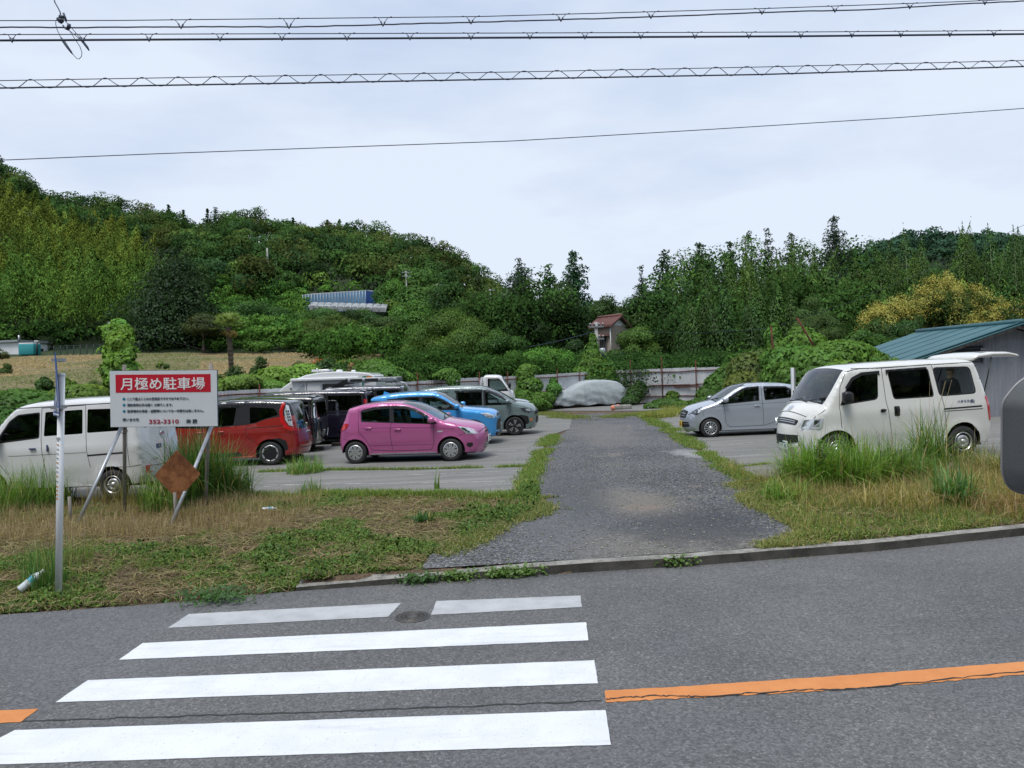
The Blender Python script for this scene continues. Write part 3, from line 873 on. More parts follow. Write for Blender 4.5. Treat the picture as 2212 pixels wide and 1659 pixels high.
for i,(px,yt,w) in enumerate([(175.5,203,9),(190,208,8),(214,207,7),(207,222,5),(222,206,14),(299,216,8),(333,218,10),(345,218,8),(352,221,8)]):
 conifer(px,yt+2,262,w*1.5,(.022,.045,.03),'dark conifer tip on the hill ridge, %s' % ['leftmost of all','second from the left','left of the saddle','lone thin one in the ridge saddle','broad one on the middle hump','lone small one right of the hump','left of the three close ones','middle of the three close ones','right of the three close ones'][i],200+i,n=700,leaf=.9,tiers=16,group='conifers on the ridge',mat_='leaf_far')
def grove(name,P,H,cols,n,leaf,rad,seed,label,cat='bamboo',colfun=None):
 rng=rnd(seed); L_=Leaves()
 for i in range(len(P)):
  c_=cols[rng.integers(0,len(cols))] if colfun is None else colfun(P[i],rng)
  plume(L_,P[i],H*rng.uniform(.8,1.15),rng,c_,n,leaf,rad*rng.uniform(.8,1.2))
 o=L_.build(name,M['leaf_far']); tag(o,label,cat,None,'stuff'); return o
P=hill_points(-.78,-.44,112,188,3.0,rng)
pxx=512+740*P[:,0]/P[:,1]; k=(pxx<172-(P[:,1]-112)*.45)
def bcol(p,r_):
 t=np.clip((p[1]-125)/50,0,1)+r_.normal(0,.18)
 a=np.array([.070,.135,.036]); b_=np.array([.118,.150,.036]); return a*(1-np.clip(t,0,1))+b_*np.clip(t,0,1)
grove('bamboo_grove',P[k],11.5,None,600,.52,2.7,15,'yellow-green bamboo grove covering the slope at the left edge',colfun=bcol)
P=hill_points(-.80,-.42,109,117,2.8,rng)
canopy('undergrowth',P,3.6,2.2,None,220,.5,16,'dark green undergrowth along the foot of the bamboo slope','undergrowth',cols=[(.025,.055,.02),(.04,.085,.025)])
P=hill_points(-.43,-.27,100,152,3.0,rng)
canopy('kudzu_slope',P,3.8,2.6,None,340,.42,17,'bright green creepers smothering the slope left of the greenhouse','creeper',cols=[(.06,.13,.034),(.075,.15,.04),(.042,.10,.03)],flat=.6)
P=hill_points(-.40,-.13,97,112,2.6,rng)
canopy('kudzu_bank',P,1.6,2.2,None,320,.32,18,'low bright green creepers on the bank just beyond the mown field','creeper',cols=[(.055,.115,.032),(.07,.135,.04)],flat=.5)
P=hill_points(-.27,.02,118,150,4.4,rng)
pxx=512+740*P[:,0]/P[:,1]
k=~((pxx>288) & (pxx<396) & (P[:,1]<147))
canopy('thicket',P[k],5.0,3.2,None,300,.6,19,'mixed green trees round the blue greenhouse at the hill foot','thicket',cols=[(.045,.10,.028),(.06,.13,.03),(.03,.065,.024),(.075,.12,.035)])
P=hill_points(-.26,.06,66,104,4.4,rng)
canopy('thicket',P,3.6,2.9,None,420,.36,20,'overgrown green scrub between the field edge and the big bushy tree','thicket',cols=[(.04,.09,.026),(.055,.12,.03),(.03,.07,.022)])
# ---------------------------------------------------------------- trees one can tell apart
G1=(.026,.055,.022); G2=(.05,.105,.028); G3=(.075,.155,.035); G4=(.036,.075,.026)
conifer(178,250,104,88,(.022,.044,.020),'big dark shaggy conifer in front of the bamboo slope',31,n=9000,leaf=.5,tiers=16,shape=.62,bare=.03)
broadleaf(196,247,128,44,(.04,.082,.026),'round mid green tree directly behind the big dark conifer',32,n=3000,leaf=.6)
broadleaf(205,314,97,62,(.042,.055,.022),'low brownish green tree with bare lower trunk at the field edge',33,n=4200,leaf=.34,ybot=338,flat=.6)
broadleaf(276,263,150,34,(.05,.11,.028),'round bright tree left of the greenhouse roof, beside the tall pole',34,n=2600,leaf=.62)
broadleaf(292,271,148,36,(.045,.10,.026),'rounded tree touching the left end of the greenhouse',35,n=2400,leaf=.62)
broadleaf(262,302,112,70,(.038,.085,.026),'creeper-clad dark tree clump below the pole with crossarms',36,n=4200,leaf=.5)
broadleaf(397,279,132,54,(.055,.13,.030),'bright green domed tree right of the greenhouse',37,n=4200,leaf=.5)
broadleaf(415,300,118,60,(.06,.13,.032),'light green tree just behind the flat-topped olive trees',38,n=3600,leaf=.5)
broadleaf(326,308,121,62,(.05,.105,.03),'low green tree hiding the left foot of the greenhouses',83,n=3600,leaf=.45,flat=.7)
broadleaf(366,309,120,58,(.042,.088,.028),'low green tree hiding the right foot of the greenhouses',84,n=3600,leaf=.45,flat=.7)
broadleaf(336,315,92,76,(.062,.098,.026),'flat-topped olive green tree right of the palm, beyond the field',39,n=6500,leaf=.34,ybot=348,flat=.5,lobes=26)
broadleaf(385,318,89,62,(.042,.072,.024),'darker flat-topped tree with two pale bare trunks showing',40,n=5200,leaf=.34,ybot=342,flat=.55,lobes=24)
conifer(481,275,105,40,(.04,.062,.024),'brown-green conifer at the right foot of the long hill',41,n=3600,leaf=.45,tiers=12,shape=.7)
broadleaf(452,310,58,112,(.070,.125,.032),'large bushy tree with small leaves behind the left fence',42,n=15000,leaf=.24,lobes=34,ybot=378,lobe_r=.26)
broadleaf(503,330,52,54,(.048,.10,.026),'leafy tree between the large bushy tree and the creeper dome',43,n=7000,leaf=.22,lobes=20,ybot=372)
broadleaf(548,349,47,74,(.07,.17,.035),'bright creeper-covered dome arching above the fence',44,n=9000,leaf=.20,lobes=22,ybot=378,aspect=.85)
broadleaf(505,291,82,50,(.032,.068,.028),'dark tree left of the lanky thin tree',45,n=4600,leaf=.36)
broadleaf(560,283,76,84,(.030,.056,.022),'wide very dark tree beneath the three pointed trees',46,n=11000,leaf=.34,lobes=30)
broadleaf(530,300,70,66,(.030,.062,.026),'dark rounded tree above the creeper dome',47,n=7000,leaf=.3,lobes=22)
broadleaf(606,296,82,60,(.036,.068,.024),'dark green tree above the house roof',48,n=5200,leaf=.36)
broadleaf(646,290,84,66,(.034,.066,.024),'dark green tree right of the house, below the pointed conifer',49,n=5600,leaf=.36)
conifer(523,260,88,30,(.026,.050,.036),'lanky thin-leaved tree with open branches against the sky',50,n=1500,leaf=.4,open_=.5,tiers=9,shape=.35,ybot=300)
conifer(551,266,86,40,(.042,.10,.034),'short bright pointed tree between the lanky and the tall one',51,n=3200,leaf=.4,tiers=11,shape=.55)
conifer(577,252,84,44,(.024,.066,.034),'tall dark pointed tree standing above the house',52,n=4600,leaf=.4,tiers=13,shape=.6)
conifer(668,251,86,52,(.028,.064,.030),'pointed conifer with a thin spiky top right of the sky gap',53,n=5200,leaf=.4,tiers=13,shape=.7)
conifer(644,268,84,26,(.026,.05,.026),'slim ragged conifer leaning beside the pointed conifer',54,n=1700,leaf=.38,tiers=9,shape=.6,open_=.3)
conifer(704,245,84,46,(.026,.058,.028),'broad-topped dark conifer, first right of the pointed one',55,n=5200,leaf=.4,tiers=12,shape=.5)
conifer(733,243,86,32,(.026,.055,.026),'dark conifer between the broad-topped one and the twin tops',56,n=3600,leaf=.4,tiers=12,shape=.6)
conifer(752,233,88,30,(.028,.048,.034),'left of the twin-topped open conifers against the sky',57,n=2200,leaf=.42,tiers=11,open_=.45,shape=.4)
conifer(771,229,88,30,(.028,.048,.034),'right of the twin-topped open conifers, the taller one',58,n=2200,leaf=.42,tiers=11,open_=.45,shape=.5)
conifer(794,234,88,38,(.026,.048,.032),'wide open-branched conifer just left of the tall cedar gap',59,n=2800,leaf=.42,tiers=11,open_=.4,shape=.35)
conifer(838,217,84,40,(.026,.044,.034),'tallest cedar, slender and open-branched against the sky',60,n=3800,leaf=.40,tiers=17,open_=.35,shape=.75,ybot=300)
P=hill_points(-.02,.48,62,108,4.2,rng)
pxx=512+740*P[:,0]/P[:,1]; k=~((pxx>575) & (pxx<648) & (P[:,1]<80))
canopy('wood',P[k],8.2,3.4,None,700,.31,21,'dark mixed wood rising behind the back fence','wood',cols=[(.034,.072,.026),(.042,.088,.03),(.026,.056,.025)])
P=hill_points(.235,.475,78,98,4.0,rng)
canopy('wood',P,13.6,3.8,None,760,.30,121,'tall mixed bamboo wood between the conifers at right','wood',cols=[(.05,.10,.030),(.068,.13,.036),(.036,.078,.028)],jit=.16,flat=1.0)
def bamboo(px,ytop,D,wpx,col,label,seed,k=7,n=1400,leaf=.24,group=None,stems=True,ybot=None):
 rng=rnd(seed)
 ytop -= 9; wpx *= 1.12
 r_,X,z=tree_root('bamboo_clump',px,D,label,'bamboo',group)
 H=PD(px,ytop,D).z-z; W=wpx*D/740/2
 L_=Leaves(); b=MB()
 for j in range(k):
  bx=rng.uniform(-.6,.6)*W; by=rng.uniform(-.8,.8)*W; h=H*(1 if j == 0 else rng.uniform(.72,.97)); ln=(rng.normal(0,.07),rng.normal(0,.07))
  plume(L_,(bx,by,0),h,rng,col,n,leaf,W*.50,ln)
  b.tube([(bx,by,0),(bx+ln[0]*h*.2,by+ln[1]*h*.2,h*.5),(bx+ln[0]*h*.75,by+ln[1]*h*.75,h*.9)],[.05,.04,.012],5)
 L_.build('foliage',M['leaf'],r_); b.build('culms',M['bamboo_stem'],r_)
BG=(.080,.145,.042); BG2=(.052,.105,.034)
bl=[(684,284,72,44,BG2,'bamboo clump right of the sky gap, left end of the bamboo'),(716,268,74,44,BG2,'bamboo clump below the broad-topped conifer'),(742,262,72,44,BG,'bamboo clump below the twin-topped conifers'),
  (772,256,74,46,BG,'bamboo clump reaching up under the wide open conifer'),(800,252,76,44,BG,'bamboo clump left of the tall cedar trunk'),(700,302,58,50,BG2,'lower dark bamboo with pale culms above the back fence, left part'),
  (738,298,58,50,BG2,'lower dark bamboo with pale culms above the back fence, middle part'),(776,296,58,50,BG2,'lower dark bamboo with pale culms above the back fence, right part'),(862,268,80,50,(.075,.13,.036),'yellowish bamboo clump right of the tall cedar'),
  (845,288,74,46,BG,'bamboo clump in front of the tall cedar'),(892,248,82,50,(.07,.125,.036),'bamboo plume left of the hilltop, behind the golden tree'),(925,240,84,54,BG,'bamboo clump right behind the golden-blossomed tree top'),
  (958,238,84,54,BG,'tall bamboo between the golden tree and the right edge'),(990,240,84,54,BG2,'tall dark bamboo near the right edge'),(1018,238,82,54,BG2,'tall dark bamboo cut by the right edge')]
for i,(px,yt,D_,w,c_,lb) in enumerate(bl):
 bamboo(px,yt,D_,w,c_,lb,300+i,group='bamboo right of the house')
P=hill_points(.26,.76,62,90,3.4,rng)
grove('bamboo_grove',P,7.0,[BG2,BG,(.04,.08,.03)],260,.5,1.9,22,'shaded bamboo and saplings filling the slope at the right')
broadleaf(816,297,56,56,(.062,.11,.042),'soft round grey-green tree left of the golden trees',61,n=8000,leaf=.26,lobes=22,aspect=.35)
def golden(px,ytop,D,wpx,label,seed,n=9000,lobes=26,share=2.2,ybot=None):
 r_=broadleaf(px,ytop,D,wpx,(.040,.078,.022),label,seed,name='blossoming_tree',n=n,leaf=.24,lobes=lobes,ybot=ybot,aspect=.55)
 rng=rnd(seed+5)
 cr=[c for c in r_.children if c.name.startswith('crown')][0]
 me=cr.data; co=np.zeros(len(me.vertices)*3,np.float32); me.vertices.foreach_get('co',co); co=co.reshape(-1,4,3).mean(1)
 W=wpx*D/740/2; zt=co[:,2].max(); zc=co[:,2].mean()
 sel=(co[:,2]>zc*.75) | (co[:,1]<-.2*W)
 cand=co[sel]; bn=cand[rng.choice(len(cand),int(90*lobes/26*2),replace=False)]
 cen=bn+rng.normal(0,.12,bn.shape)+np.array([0,-.15,.12]); s_=rng.uniform(.22,.58,(len(bn),1))
 L_=Leaves(); L_.lobes(cen,np.concatenate([s_,s_,s_*1.3],1),int(n*share),.13,(.29,.265,.085),rng,.4,shell=(.3,1.1),tilt=.9,up=.4)
 L_.build('blossom',M['leaf'],r_)
golden(893,304,44,74,'lower golden-blossomed tree nearest the shed roof end',70,n=9000)
golden(940,276,50,84,'tallest golden-blossomed tree above the teal roof',71,n=11000,lobes=32)
golden(985,296,48,62,'golden-blossomed tree above the shed ridge',72,n=8000)
golden(1018,305,46,46,'golden-green tree at the right edge behind the shed',73,n=5000,share=.3)
broadleaf(868,330,40,62,(.05,.11,.03),'dense green bush-like tree left of the shed eave',74,n=7000,leaf=.18,ybot=372,lobes=18)
broadleaf(905,322,42,76,(.034,.075,.024),'dark leafy tree directly behind the teal shed roof',75,n=7000,leaf=.2,ybot=360,lobes=20)
rng=rnd(40)
ys_=-np.linspace(26,120,14); xs_=np.linspace(-140,140,50)
X,Y=np.meshgrid(xs_,ys_); Z=-.3+44*np.clip((-Y-24)/70,0,1) ** .8*(.8+.5*vnoise(X,Y,.02,9))
tag(grid_mesh('added_hill_behind_viewer',X,Y,Z,M['hillside']))  # unseen hill, added so car glass and paint reflect something dark
P=np.stack([rng.uniform(-120,120,420),-rng.uniform(20,90,420)],1)
P=np.concatenate([P,(-.3+42*np.clip((-P[:,1:2]-24)/70,0,1) ** .8)],1)
canopy('added_forest_behind_viewer',P,11.0,5.0,None,130,1.5,41,'unseen wood added behind the viewer to darken the reflections in the cars','forest',cols=DG)  # unseen trees on the added hill, there for darker reflections
# ================================================================ vehicles
def paint(name,col,metal=0.0,rough=0.3,flake=0.0):
 m_=mat(name,col,rough,metal,var=0.03,vscale=2.5,coat=1.0,back=(.02,.02,.022),spec=.5)
 return m_
M['p_white']=paint('paint_white',(.70,.71,.72))
M['p_cream']=paint('paint_ivory',(.74,.74,.71))
M['p_pink']=paint('paint_pink',(.47,.105,.285),.25,.36)
M['p_red']=paint('paint_red',(.33,.018,.012),.25,.3)
M['p_black']=paint('paint_black',(.008,.008,.010),0,.15)
M['p_purple']=paint('paint_dark_purple',(.020,.017,.034),.3,.2)
M['p_blue']=paint('paint_sky_blue',(.045,.33,.74),.2,.28)
M['p_sage']=paint('paint_grey_green',(.17,.225,.22),.2,.3)
M['p_silver']=paint('paint_silver',(.50,.54,.60),.55,.3)
M['p_slate']=paint('paint_slate_grey',(.095,.10,.125),.4,.3)
M['glass_clear']=glass_mat('glass_clear',(.60,.70,.68),.06)
M['glass_dark']=glass_mat('glass_dark',(.10,.11,.115),.05)
M['glass_mid']=glass_mat('glass_mid',(.28,.31,.31),.06)
M['seam']=mat('panel_gap_black',(.012,.012,.013),.7)
M['rubber']=mat('tyre_rubber',(.022,.022,.023),.75,var=.15,vscale=20,bump=.2,bscale=80)
M['trim']=mat('black_trim',(.015,.015,.017),.38)
M['chrome']=mat('chrome',(.75,.76,.78),.12,1.0)
M['rim_silver']=mat('wheel_silver',(.55,.56,.57),.32,.75)
M['rim_dark']=mat('wheel_dark',(.02,.02,.022),.35,.3)
M['lamp_red']=mat('lamp_red',(.50,.012,.015),.12,coat=1.0)
M['lamp_clear']=mat('lamp_clear',(.62,.66,.70),.12,.35,coat=1.0)
M['lamp_amber']=mat('lamp_amber',(.75,.22,.03),.2,coat=1.0)
M['lamp_dark']=mat('lamp_dark_lens',(.06,.065,.075),.1,.3,coat=1.0)
M['seat_fab']=mat('seat_fabric',(.035,.035,.04),.9)
M['seat_light']=mat('seat_cover_pale',(.30,.31,.32),.9)
M['plate_white']=mat('plate_white',(.75,.77,.78),.4)
M['plate_yellow']=mat('plate_yellow',(.80,.52,.03),.4)
M['ink_green']=mat('plate_ink_green',(.02,.12,.06),.5)
M['ink_black']=mat('ink_black',(.02,.02,.03),.5)
M['ink_navy']=mat('ink_navy',(.05,.07,.16),.5)
def crom(P,per):
 """Catmull-Rom through rows of P; returns samples and their control parameter"""
 P=np.array(P,float); n=len(P)
 out_=[]; us=[]
 for i in range(n-1):
  p0=P[max(i-1,0)]; p1=P[i]; p2=P[i+1]; p3=P[min(i+2,n-1)]
  seg=np.hypot(*(p2[:2]-p1[:2])); k=max(2,int(math.ceil(seg/per)))
  for j in range(k):
   t=j/k
   m1=(p2-p0)*.5; m2=(p3-p1)*.5
   L1=np.hypot(*(p1[:2]-p0[:2]))+1e-6; L3=np.hypot(*(p3[:2]-p2[:2]))+1e-6
   m1=m1*min(1,2*seg/(L1+seg)); m2=m2*min(1,2*seg/(L3+seg))
   h00=2*t ** 3-3*t ** 2+1; h10=t ** 3-2*t ** 2+t; h01=-2*t ** 3+3*t ** 2; h11=t ** 3-t ** 2
   out_.append(h00*p1+h10*m1+h01*p2+h11*m2); us.append(i+t)
 out_.append(P[-1]); us.append(n-1.0)
 return np.array(out_),np.array(us)
def subdiv(poly,step,closed=True):
 out_=[]; n=len(poly)
 for i in range(n if closed else n-1):
  a=np.array(poly[i],float); b=np.array(poly[(i+1) % n],float)
  k=max(1,int(math.ceil(np.hypot(*(b-a))/step)))
  for j in range(k): out_.append(tuple(a+(b-a)*j/k))
 if not closed: out_.append(tuple(poly[-1]))
 return out_
def roundpoly(poly,r=.05,n=4):
 """round the corners of a 2d polygon"""
 out_=[]; m_=len(poly)
 for i in range(m_):
  p=np.array(poly[i][:2],float); a=np.array(poly[i-1][:2],float); b=np.array(poly[(i+1) % m_][:2],float)
  rr=poly[i][2] if len(poly[i])>2 else r
  da=a-p; db=b-p; la=np.hypot(*da); lb=np.hypot(*db)
  q=min(rr,la*.48,lb*.48)
  if q<1e-3: out_.append(tuple(p)); continue
  s=p+da/la*q; e=p+db/lb*q
  for j in range(n+1):
   t=j/n; out_.append(tuple((1-t) ** 2*s+2*t*(1-t)*p+t*t*e))
 return out_
def in_poly_np(X,Y,poly):
 c=np.zeros(X.shape,bool); n=len(poly); j=n-1
 for i in range(n):
  xi,yi=poly[i][0],poly[i][1]; xj,yj=poly[j][0],poly[j][1]
  if yi != yj:
   k=((yi>Y) != (yj>Y)) & (X<(xj-xi)*(Y-yi)/(yj-yi)+xi)
   c ^= k
  j=i
 return c
def cdt_fill(loops,extra,outer):
 """triangulate; loops are closed constraint loops; keep triangles inside outer"""
 vs=[]; ed=[]
 for lp in loops:
  b=len(vs); n=len(lp)
  vs += [Vector(p[:2]) for p in lp]; ed += [(b+i,b+(i+1) % n) for i in range(n)]
 vs += [Vector(p[:2]) for p in extra]
 vo,eo,fo=geometry.delaunay_2d_cdt(vs,ed,[],0,1e-5)[:3]
 vv=np.array([[v.x,v.y] for v in vo]); F=np.array([f for f in fo if len(f) == 3])
 c=vv[F].mean(1)
 k=in_poly_np(c[:,0],c[:,1],outer)
 return vv,F[k],c[k]
class Car:
 def __init__(s,name,outl,hw,belt,tumble,wx,arch,sill,wr,mats,label,cat='car',front_taper=.10,rear_taper=.06,ft0=.9,rt0=-1.1,group=None):
  s.name=name; s.hw=hw; s.belt=belt; s.tumble=tumble; s.wx=wx; s.arch=arch; s.sill=sill; s.wr=wr
  s.P,s.u=crom(outl,.045)
  s.x0=min(s.P[:,0]); s.x1=max(s.P[:,0]); s.ft=front_taper; s.rt=rear_taper; s.ft0=ft0; s.rt0=rt0
  d=np.gradient(s.P[:,:2],axis=0); n=np.stack([d[:,1],-d[:,0]],1); n /= np.linalg.norm(n,axis=1)[:,None]+1e-9
  cen=s.P[:,:2].mean(0)
  if np.sum((s.P[:,:2]-cen)*n)<0: n=-n
  s.n=n
  s.mats=mats
  s.root=empty(name); tag(s.root,label,cat,group)
  s.glass=[]; s.regs=[]; s.gaps=[]; s.front_u=None
 def W0(s,x,z):
  x=np.asarray(x,float); z=np.asarray(z,float)
  w=np.full(np.broadcast(x,z).shape,s.hw)
  t=np.clip((x-s.ft0)/(s.x1-s.ft0),0,1.1); w=w-s.ft*t ** 2.4
  t=np.clip((s.rt0-x)/(s.rt0-s.x0),0,1.1); w=w-s.rt*t ** 2.4
  q=np.clip(z-s.belt,0,3); w=w-s.tumble*q*np.clip(q/.12,0,1) ** .5
  q=np.clip((s.sill+.38-z)/.38,0,1); w=w-.030*q ** 2
  zc=s.belt-.14; w=w-.16*np.clip(z-zc,0,.14)-.045*np.clip((zc-z)/(zc-s.sill),0,1) ** 1.2
  w=w+.004*np.exp(-((z-s.belt+.13)/.03) ** 2)-.008*np.exp(-((z-s.sill-.22)/.09) ** 2)*(np.abs(x)<s.wx[0]-s.arch)
  for cx in s.wx:
   d=np.hypot(x-cx,z-s.wr)-s.arch
   w=w+.014*np.exp(-(np.clip(d,0,9)/.06) ** 2)
  return w
 def side(s,x,z):
  x=np.asarray(x,float); z=np.asarray(z,float)
  w=s.W0(x,z)
  A=s.P[:-1,:2]; B=s.P[1:,:2]; AB=B-A; L2_=(AB ** 2).sum(1)+1e-12
  sh=x.shape; xf=x.ravel(); zf=z.ravel()
  best=np.full(xf.shape,9.0); rr=np.full(xf.shape,.08)
  for i in range(0,len(A)):
   t=np.clip(((xf-A[i,0])*AB[i,0]+(zf-A[i,1])*AB[i,1])/L2_[i],0,1)
   d=np.hypot(xf-A[i,0]-t*AB[i,0],zf-A[i,1]-t*AB[i,1])
   k=d<best
   best[k]=d[k]; rr[k]=s.P[i,3]
  q=np.clip(1-best/rr,0,1)
  return w-(rr*(1-np.sqrt(np.clip(1-q*q,0,1)))).reshape(sh)
 def strip(s,u,v,off=0.0):
  x=np.interp(u,s.u,s.P[:,0]); z=np.interp(u,s.u,s.P[:,1]); c=np.interp(u,s.u,s.P[:,2]); r=np.interp(u,s.u,s.P[:,3])
  nx=np.interp(u,s.u,s.n[:,0]); nz_=np.interp(u,s.u,s.n[:,1])
  we=s.W0(x,z)-r
  k=c*(1-np.abs(v) ** 2.3)+off
  return np.stack([x+nx*k,v*we,z+nz_*k],-1)
 def u_front(s,z):   # parameter on the nose at height z
  k=s.u <= s.uh
  zz=np.maximum.accumulate(s.P[k,1]); return np.interp(z,zz,s.u[k])
 def u_rear(s,z):
  k=s.u >= s.ur
  zz=s.P[k,1][::-1]; uu=s.u[k][::-1]
  return np.interp(z,np.maximum.accumulate(zz),uu)
 def u_top(s,x):
  k=(s.u >= s.uh) & (s.u <= s.ur)
  xx=s.P[k,0][::-1]; uu=s.u[k][::-1]
  return np.interp(x,np.maximum.accumulate(xx),uu)
 def map(s,dom,a,b,off):
  a=np.asarray(a,float); b=np.asarray(b,float)
  if dom in 'LR':
   sg=1 if dom == 'L' else -1
   return np.stack([a,sg*(s.side(a,b)+off),b],-1)
  if dom == 'F': u=s.u_front(b); y=a
  elif dom == 'B': u=s.u_rear(b); y=a
  else: u=s.u_top(a); y=b
  x=np.interp(u,s.u,s.P[:,0]); z=np.interp(u,s.u,s.P[:,1]); r=np.interp(u,s.u,s.P[:,3])
  we=s.W0(x,z)-r
  return s.strip(u,np.clip(y/we,-1,1),off)
 def shell(s,glass_u=(),black_u=(),hole_u=(),black_v=.93,roof_mat=None,roof_u=None,bottom=None,step=.075):
  """side panels and the strip over nose, roof and tail"""
  zb=s.sill
  rb=s.P[-1,:2]; fb=s.P[0,:2]
  bot=[tuple(rb)]
  for cx in sorted(s.wx):
   a0=math.asin(max(-.95,min(.95,(zb-s.wr)/s.arch)))
   if cx == min(s.wx): bot.append((cx-s.arch*math.cos(a0),max(zb,rb[1])))
   else: bot.append((cx-s.arch*math.cos(a0),zb))
   for k in range(1,22):
    a=PI-a0-(PI-2*a0)*k/22
    bot.append((cx+s.arch*math.cos(a),s.wr+s.arch*math.sin(a)))
   bot.append((cx+s.arch*math.cos(a0),zb if cx == min(s.wx) else max(zb,fb[1])))
  outer=[tuple(p[:2]) for p in s.P]+subdiv(bot,.08,False)[:-1] if False else [tuple(p[:2]) for p in s.P]+bot[1:]
  loops=[outer]+[subdiv(g[1],.08) for g in s.glass]+[subdiv(g[1],.08) for g in s.regs]
  ex=[]
  nr=s.n
  for f_ in (.05,.16,.35,.62,1.0):
   q=s.P[:,:2]-nr*(s.P[:,3]*f_)[:,None]
   ex += [tuple(p) for p in q[::2]]
  for a in np.arange(s.x0,s.x1,step):
   for b in np.arange(.15,max(s.P[:,1]),step): ex.append((a+(.011 if int(b/step) % 2 else 0),b))
  for cx in s.wx:
   for dr in (.02,.05,.1):
    for k in range(15):
     a=PI*k/14; ex.append((cx+(s.arch+dr)*math.cos(a),s.wr+(s.arch+dr)*math.sin(a)))
  op=[p for p in outer]
  exa=np.array(ex); k=in_poly_np(exa[:,0],exa[:,1],op); ex=[tuple(p) for p in exa[k]]
  vv,F,c=cdt_fill(loops,ex,outer)
  matid=np.zeros(len(F),int); gid=np.full(len(F),-1)
  for (mi_,poly) in s.regs:
   matid[in_poly_np(c[:,0],c[:,1],poly)]=mi_
  for gi,(nm,poly,gm) in enumerate(s.glass):
   gid[in_poly_np(c[:,0],c[:,1],poly)]=gi
  y=s.side(vv[:,0],vv[:,1])
  mb=MB()
  VL=np.stack([vv[:,0],y,vv[:,1]],1); VR=VL*(1,-1,1)
  def orient(Fs,V,up):
   a=V[Fs[:,1]]-V[Fs[:,0]]; b=V[Fs[:,2]]-V[Fs[:,0]]
   n_=np.cross(a,b); k_=(n_[:,1]*up)<0
   Fs=Fs.copy(); Fs[k_]=Fs[k_][:,::-1]; return Fs
  for V_,up in ((VL,1),(VR,-1)):
   Fo=orient(F,V_,up)
   b=len(mb.v); mb.v.extend(map(tuple,V_))
   for f,mi_,g_ in zip(Fo,matid,gid):
    if g_<0:
     mb.f.append([b+int(i) for i in f]); mb.m.append(int(mi_)); mb.sm.append(True)
  for gi,(nm,poly,gm) in enumerate(s.glass):
   for V_,up in ((VL,1),(VR,-1)):
    Fo=orient(F[gid == gi],V_,up)
    if not len(Fo): continue
    ids=np.unique(Fo); rm={int(a): i for i,a in enumerate(ids)}
    W=V_[ids]-np.array([0,up*.006,0])
    g=MB(); g.add(W,[[rm[int(i)] for i in f] for f in Fo],0,True)
    g.build(nm,M[gm],s.root,fixn=False)
  vs_=np.array([-1,-.985,-.955,-.93,-.85,-.7,-.5,-.25,0,.25,.5,.7,.85,.93,.955,.985,1.0])
  us=sorted(set([round(float(a),5) for a in s.u]+[round(x,5) for g in list(glass_u) for x in g[:2]]+[round(x,5) for g in list(black_u) for x in g[:2]]+[round(x,5) for g in list(hole_u) for x in g[:2]]))
  us=np.array(us)
  UU,VV=np.meshgrid(us,vs_,indexing='ij')
  Pts=s.strip(UU.ravel(),VV.ravel()).reshape(len(us),len(vs_),3)
  b=len(mb.v); mb.v.extend(map(tuple,Pts.reshape(-1,3)))
  nv=len(vs_)
  gl={}
  for i in range(len(us)-1):
   um=(us[i]+us[i+1])/2
   for j in range(nv-1):
    vm=(vs_[j]+vs_[j+1])/2
    f=[i*nv+j,(i+1)*nv+j,(i+1)*nv+j+1,i*nv+j+1]
    f=f[::-1]
    g_=None
    for k,(a,b2,lim,nm,gm) in enumerate(glass_u):
     if a <= um <= b2 and abs(vm)<lim: g_=k
    if g_ is not None: gl.setdefault(g_,[]).append(f); continue
    if any(a <= um <= b2 and abs(vm)<lim for a,b2,lim in hole_u): continue
    mi_=0
    if roof_mat is not None and roof_u[0] <= um <= roof_u[1]: mi_=roof_mat
    for q_ in black_u:
     if q_[0] <= um <= q_[1] and abs(vm)<q_[2]: mi_=q_[3] if len(q_)>3 else 1
    mb.f.append([b+k for k in f]); mb.m.append(mi_); mb.sm.append(True)
  for k,fs in gl.items():
   a,b2,lim,nm,gm=glass_u[k]
   ids=sorted({i for f in fs for i in f}); rm={a_: i for i,a_ in enumerate(ids)}
   Q=Pts.reshape(-1,3)[ids]
   g=MB(); g.add(Q,[[rm[i] for i in f] for f in fs],0,True)
   g.build(nm,M[gm],s.root,fixn=False)
  for dom,line,w in s.gaps:
   ln=np.array(subdiv(line,.04,False)); t=np.gradient(ln,axis=0); t /= np.linalg.norm(t,axis=1)[:,None]+1e-9
   nn=np.stack([-t[:,1],t[:,0]],1)*w/2
   for dm in (('L','R') if dom == 'S' else (dom,)):
    A=s.map(dm,ln[:,0]-nn[:,0],ln[:,1]-nn[:,1],.0025); B=s.map(dm,ln[:,0]+nn[:,0],ln[:,1]+nn[:,1],.0025)
    V_=np.concatenate([A,B]); n=len(ln)
    mb.add(V_,[(i,i+1,n+i+1,n+i) for i in range(n-1)],2,True)
  me=bpy.data.meshes.new('body')
  me.from_pydata(mb.v,[],mb.f)
  me.polygons.foreach_set('material_index',mb.m); me.polygons.foreach_set('use_smooth',mb.sm)
  bm=bmesh.new(); bm.from_mesh(me); bmesh.ops.remove_doubles(bm,verts=bm.verts,dist=.0008)
  bm.to_mesh(me); bm.free(); me.update()
  for mm in s.mats: me.materials.append(M[mm])
  o=bpy.data.objects.new('body',me); COL.objects.link(o); o.parent=s.root
  s.body=o
  ub=MB()
  ub.box(((s.x0+s.x1)/2,0,s.sill+.06),(s.x1-s.x0-.25,2*s.hw-.42,.18))
